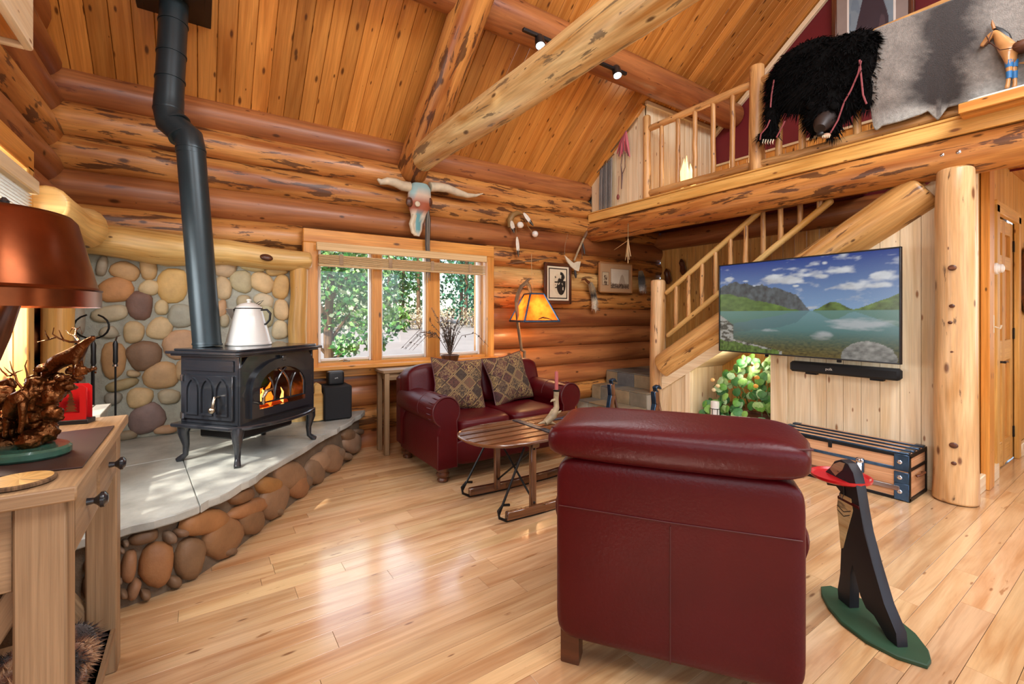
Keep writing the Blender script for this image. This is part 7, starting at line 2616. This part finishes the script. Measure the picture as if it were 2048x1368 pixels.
for i in range(14):
    y_ = AY0 + .08 + (AY1 - AY0 - .25) * rv.random()
    vn.tube([(XR + .32, y_, AZ0 + .12), (XR + .2, y_ + rv.uniform(-.1, .1), AZ0 + .3 * rv.random() + .2), (XR + .1, y_ + rv.uniform(-.15, .15), AZ0 + .1 + .3 * rv.random())], .004, 5)
build('vines', vn, 'oc', iv, color='#4a6a34')
for i, (u, v, c_) in enumerate(((1428, 780, '#ecdcb0'), (1436, 772, '#e8d4a0'), (1512, 772, '#e8b04a'), (1514, 755, '#e0a040'), (1425, 760, '#e6b878'))):
    q = PX(u, v, XR + .05)
    fo = build('flower', MB().sell(q, (.015, .026, .02), 1, 1, 12, 8, rough=.5, seed=i), 'oc', iv, color=c_)
cl = PX(1430, 838, XR + .03)
cl.z = AZ0 + .005
lamp('alcove_light', 'POINT', (XR + .12, (AY0 + AY1) / 2 - .1, .86), 5, (1, .86, .66), shadow_soft_size=.08)
lan = thing('candle_lantern', cl, 'white pillar candle in a black wire holder in front of the ivy', 'candle')
build('candle', MB().lathe([(.04, .0), (.045, .005), (.045, .20), (.042, .215), (.001, .205)], 24, M=Matrix.Translation(cl)), 'enamel', lan)
wr_ = MB()
for i in range(6):
    a = i * 6.28 / 6
    wr_.tube([cl + Vector((.05 * math.cos(a), .05 * math.sin(a), 0)), cl + Vector((.05 * math.cos(a), .05 * math.sin(a), .14))], .003, 5)
for z_ in (.004, .05, .14):
    wr_.tube([cl + Vector((.05 * math.cos(a), .05 * math.sin(a), z_)) for a in [i * 6.2832 / 20 for i in range(21)]], .003, 5)
build('wire_holder', wr_, 'iron', lan)

# ================================================================== HALL WALL DETAILS
q = PY(1990, 538, DY - .05)
wl = thing('wall_sensor', q, 'white round device on the trim left of the door', 'sensor')
Mq = frame((q.x - .02, DY - .06, q.z), (1, 0, 0), (0, 0, 1), (0, -1, 0))
build('back_plate', MB().lathe([(.045, -.03), (.045, .004), (.04, .01)], 26, M=Mq), 'white', wl)
build('dome', MB().lathe([(.034, .008), (.034, .022), (.032, .025), (.032, .028), (.034, .031), (.028, .04), (.014, .045), (.001, .046)], 26, M=Mq), 'white', wl)
q = PY(1986, 648, DY - .05)
hk_ = thing('coat_hook', q, 'small cream hook on the trim beside the door', 'hook')
build('hook', MB().cbox((q.x, DY - .05, q.z), (.03, .012, .14), .004).tube([(q.x, DY - .058, q.z - .02), (q.x + .02, DY - .085, q.z - .035), (q.x + .03, DY - .09, q.z - .01)], .006, 6), 'bone', hk_)
q = PY(2056, 562, DY - .03)
mr = thing('oval_mirror', q, 'dark oval framed mirror on the hall wall at the right edge', 'mirror')
ov = [(math.cos(a), math.sin(a)) for a in [i * 6.2832 / 40 for i in range(40)]]
kx2, kz2 = .36, .33
Mv = frame((q.x + .06, DY - .02, q.z), (1, 0, 0), (0, 0, 1), (0, -1, 0))
build('frame', ringprism(MB(), [(x_ * kx2, y_ * kz2) for x_, y_ in ov], [(x_ * (kx2 - .07), y_ * (kz2 - .06)) for x_, y_ in ov], 0, .035, Mv), 'walnut', mr)
build('mirror_glass', MB().prism([(x_ * (kx2 - .06), y_ * (kz2 - .05)) for x_, y_ in ov], .002, .012, M=Mv), 'chrome', mr, smooth=False)

# ================================================================== OUTSIDE
gr = build('ground', MB().poly([(-60, -60, -.5), (80, -60, -.5), (80, 5.5, -.5), (-60, 5.5, -.5)]).poly([(-60, 5.5, -.5), (80, 5.5, -.5), (80, 26, .72), (-60, 26, .72)]).poly([(-60, 26, .72), (80, 26, .72), (80, 90, .8), (-60, 90, .8)]), 'gravel', smooth=False, fix=False)
tag(gr, 'pale gravel yard outside the window', 'ground', kind='structure')


def GZ(y_):
    return -.5 if y_ < 5.5 else (.72 if y_ > 26 else -.5 + 1.22 * (y_ - 5.5) / 20.5)


def leafcloud(name, parent, centers, n, size, cols, rnd, flat=.6):
    """foliage of one tree: separate leaves gathered in one mesh, two or three tints"""
    mbs = [MB() for _ in cols]
    for i in range(n):
        c_, s3 = rnd.choice(centers)
        while True:
            d_ = Vector((rnd.uniform(-1, 1), rnd.uniform(-1, 1), rnd.uniform(-1, 1)))
            if d_.length < 1:
                break
        p = c_ + Vector((d_.x * s3[0], d_.y * s3[1], d_.z * s3[2]))
        e1 = Vector((rnd.gauss(0, 1), rnd.gauss(0, 1), rnd.gauss(0, 1))).normalized()
        e2 = e1.cross(Vector((rnd.gauss(0, 1), rnd.gauss(0, 1), rnd.gauss(0, 1)))).normalized()
        s_ = size * rnd.uniform(.6, 1.3)
        m_ = mbs[i % len(mbs)]
        o_ = len(m_.v)
        m_.v += [p, p + e1 * s_ * .5 + e2 * s_ * .32, p + e1 * s_, p + e1 * s_ * .5 - e2 * s_ * .32]
        m_.f.append((o_, o_ + 1, o_ + 2, o_ + 3))
        m_.uv.append(None)
    for m_, c_ in zip(mbs, cols):
        tag(build(name, m_, 'leaf', parent, color=c_, fix=False, smooth=False), kind='stuff')


ry = random.Random(77)
y8 = 8.2
tb = PY(660, 800, y8)
t1 = thing('yard_tree', (tb.x, y8, GZ(y8)), 'leafy young tree filling the left pane, standing near the house', 'tree')
tp = lambda u, v: PY(u, v, y8)
build('trunk', MB().tube([(tb.x, y8, GZ(y8)), tp(661, 735), tp(657, 690), tp(656, 640), tp(660, 590), tp(665, 480)], [.11, .10, .08, .075, .07, .04], 10, rough=.08), 'bark', t1)
for pts in ([(661, 725), (690, 705), (720, 685), (760, 665)], [(658, 712), (645, 700), (630, 690)], [(658, 690), (672, 665), (690, 640), (715, 610)], [(656, 650), (640, 610), (625, 580)], [(660, 600), (690, 560), (720, 520)]):
    build('branch', MB().tube([tp(u, v) for u, v in pts], [.045, .03, .02, .01][:len(pts)], 7), 'bark', t1)
cen = []
for u, v, r_ in ((650, 590, .55), (690, 560, .6), (720, 600, .5), (700, 640, .45), (735, 650, .40), (660, 540, .6), (730, 540, .55), (640, 640, .3), (690, 500, .7), (600, 560, .6), (620, 500, .7), (755, 590, .4), (770, 640, .25), (770, 690, .2), (680, 690, .22), (650, 460, .8), (720, 460, .8), (560, 520, .8)):
    cen.append((tp(u, v) + Vector((0, ry.uniform(-.6, .6), 0)), (r_, r_, r_ * .8)))
leafcloud('foliage', t1, cen, 5600, .10, ['#6fae4a', '#3f8a3c', '#cfe6c0', '#2f7038', '#9ccf7a'], ry)
fgreens = [['#2f6a3c', '#4c8f4c', '#7fb47a'], ['#1f5a44', '#347a54', '#5c9a78'], ['#3f7f38', '#6aa850', '#a8d090']]
k = 0
for yy_ in (26.5, 29.5, 33, 37):
    for i in range(8):
        x_ = 4.6 + (yy_ - 26) * .25 + i * (2.2 + (yy_ - 26) * .10) + ry.uniform(-.6, .6)
        h_ = ry.uniform(9, 13)
        y_ = yy_ + ry.uniform(-1, 1)
        t_ = thing('forest_tree', (x_, y_, GZ(y_)), 'green forest tree standing beyond the gravel yard, seen through the window', 'tree', group='forest trees beyond the yard')
        pale = (k % 4 == 1)
        build('trunk', MB().tube([(x_, y_, GZ(y_)), (x_ + .05, y_, h_ * .5), (x_, y_, h_)], [.13, .11, .03], 8), 'bone' if pale else 'bark', t_)
        cen = []
        con = k % 3 != 0
        for j in range(9):
            z_ = 1.6 + (h_ - 1.8) * j / 9 if con else h_ * (.3 + .07 * j)
            r_ = (1.5 * (1 - j / 10) + .2) if con else 1.3
            cen.append((Vector((x_ + ry.uniform(-.2, .2), y_, z_)), (r_, r_, .55 if con else .9)))
        leafcloud('foliage', t_, cen, 900, .30, fgreens[k % 3], ry)
        k += 1
for i in range(9):
    x_ = 5.2 + i * 1.6 + ry.uniform(-.3, .3)
    y_ = 23.5 + ry.uniform(-.8, .8)
    t_ = thing('dry_bush', (x_, y_, GZ(y_)), 'low tan dry bush at the far edge of the gravel yard', 'bush', group='dry bushes at the yard edge')
    build('stems', MB().tube([(x_, y_, GZ(y_)), (x_ + .1, y_, GZ(y_) + .6)], .03, 6).tube([(x_, y_, GZ(y_)), (x_ - .2, y_, GZ(y_) + .6)], .03, 6), 'bark', t_)
    leafcloud('foliage', t_, [(Vector((x_ + ry.uniform(-.4, .4), y_, GZ(y_) + ry.uniform(.2, .9))), (.7, .6, .4)) for _ in range(4)], 420, .12, ['#c9b08a', '#a89a70', '#d8c4a8'], ry)
t_ = thing('side_tree', (-3.6, .8, -.5), 'tree outside the left wall window that dapples the sunlight', 'tree')
build('trunk', MB().tube([(-3.6, .8, -.5), (-3.4, .9, 2), (-3.2, 1.0, 4)], [.1, .08, .04], 8), 'bark', t_)
leafcloud('foliage', t_, [(Vector((-3.1 + ry.uniform(-.8, .8), 1.2 + ry.uniform(-1.0, 1.0), 4.6 + ry.uniform(-.9, .9))), (.6, .6, .5)) for _ in range(8)], 620, .13, ['#4f8f3c', '#3f7a34'], ry)
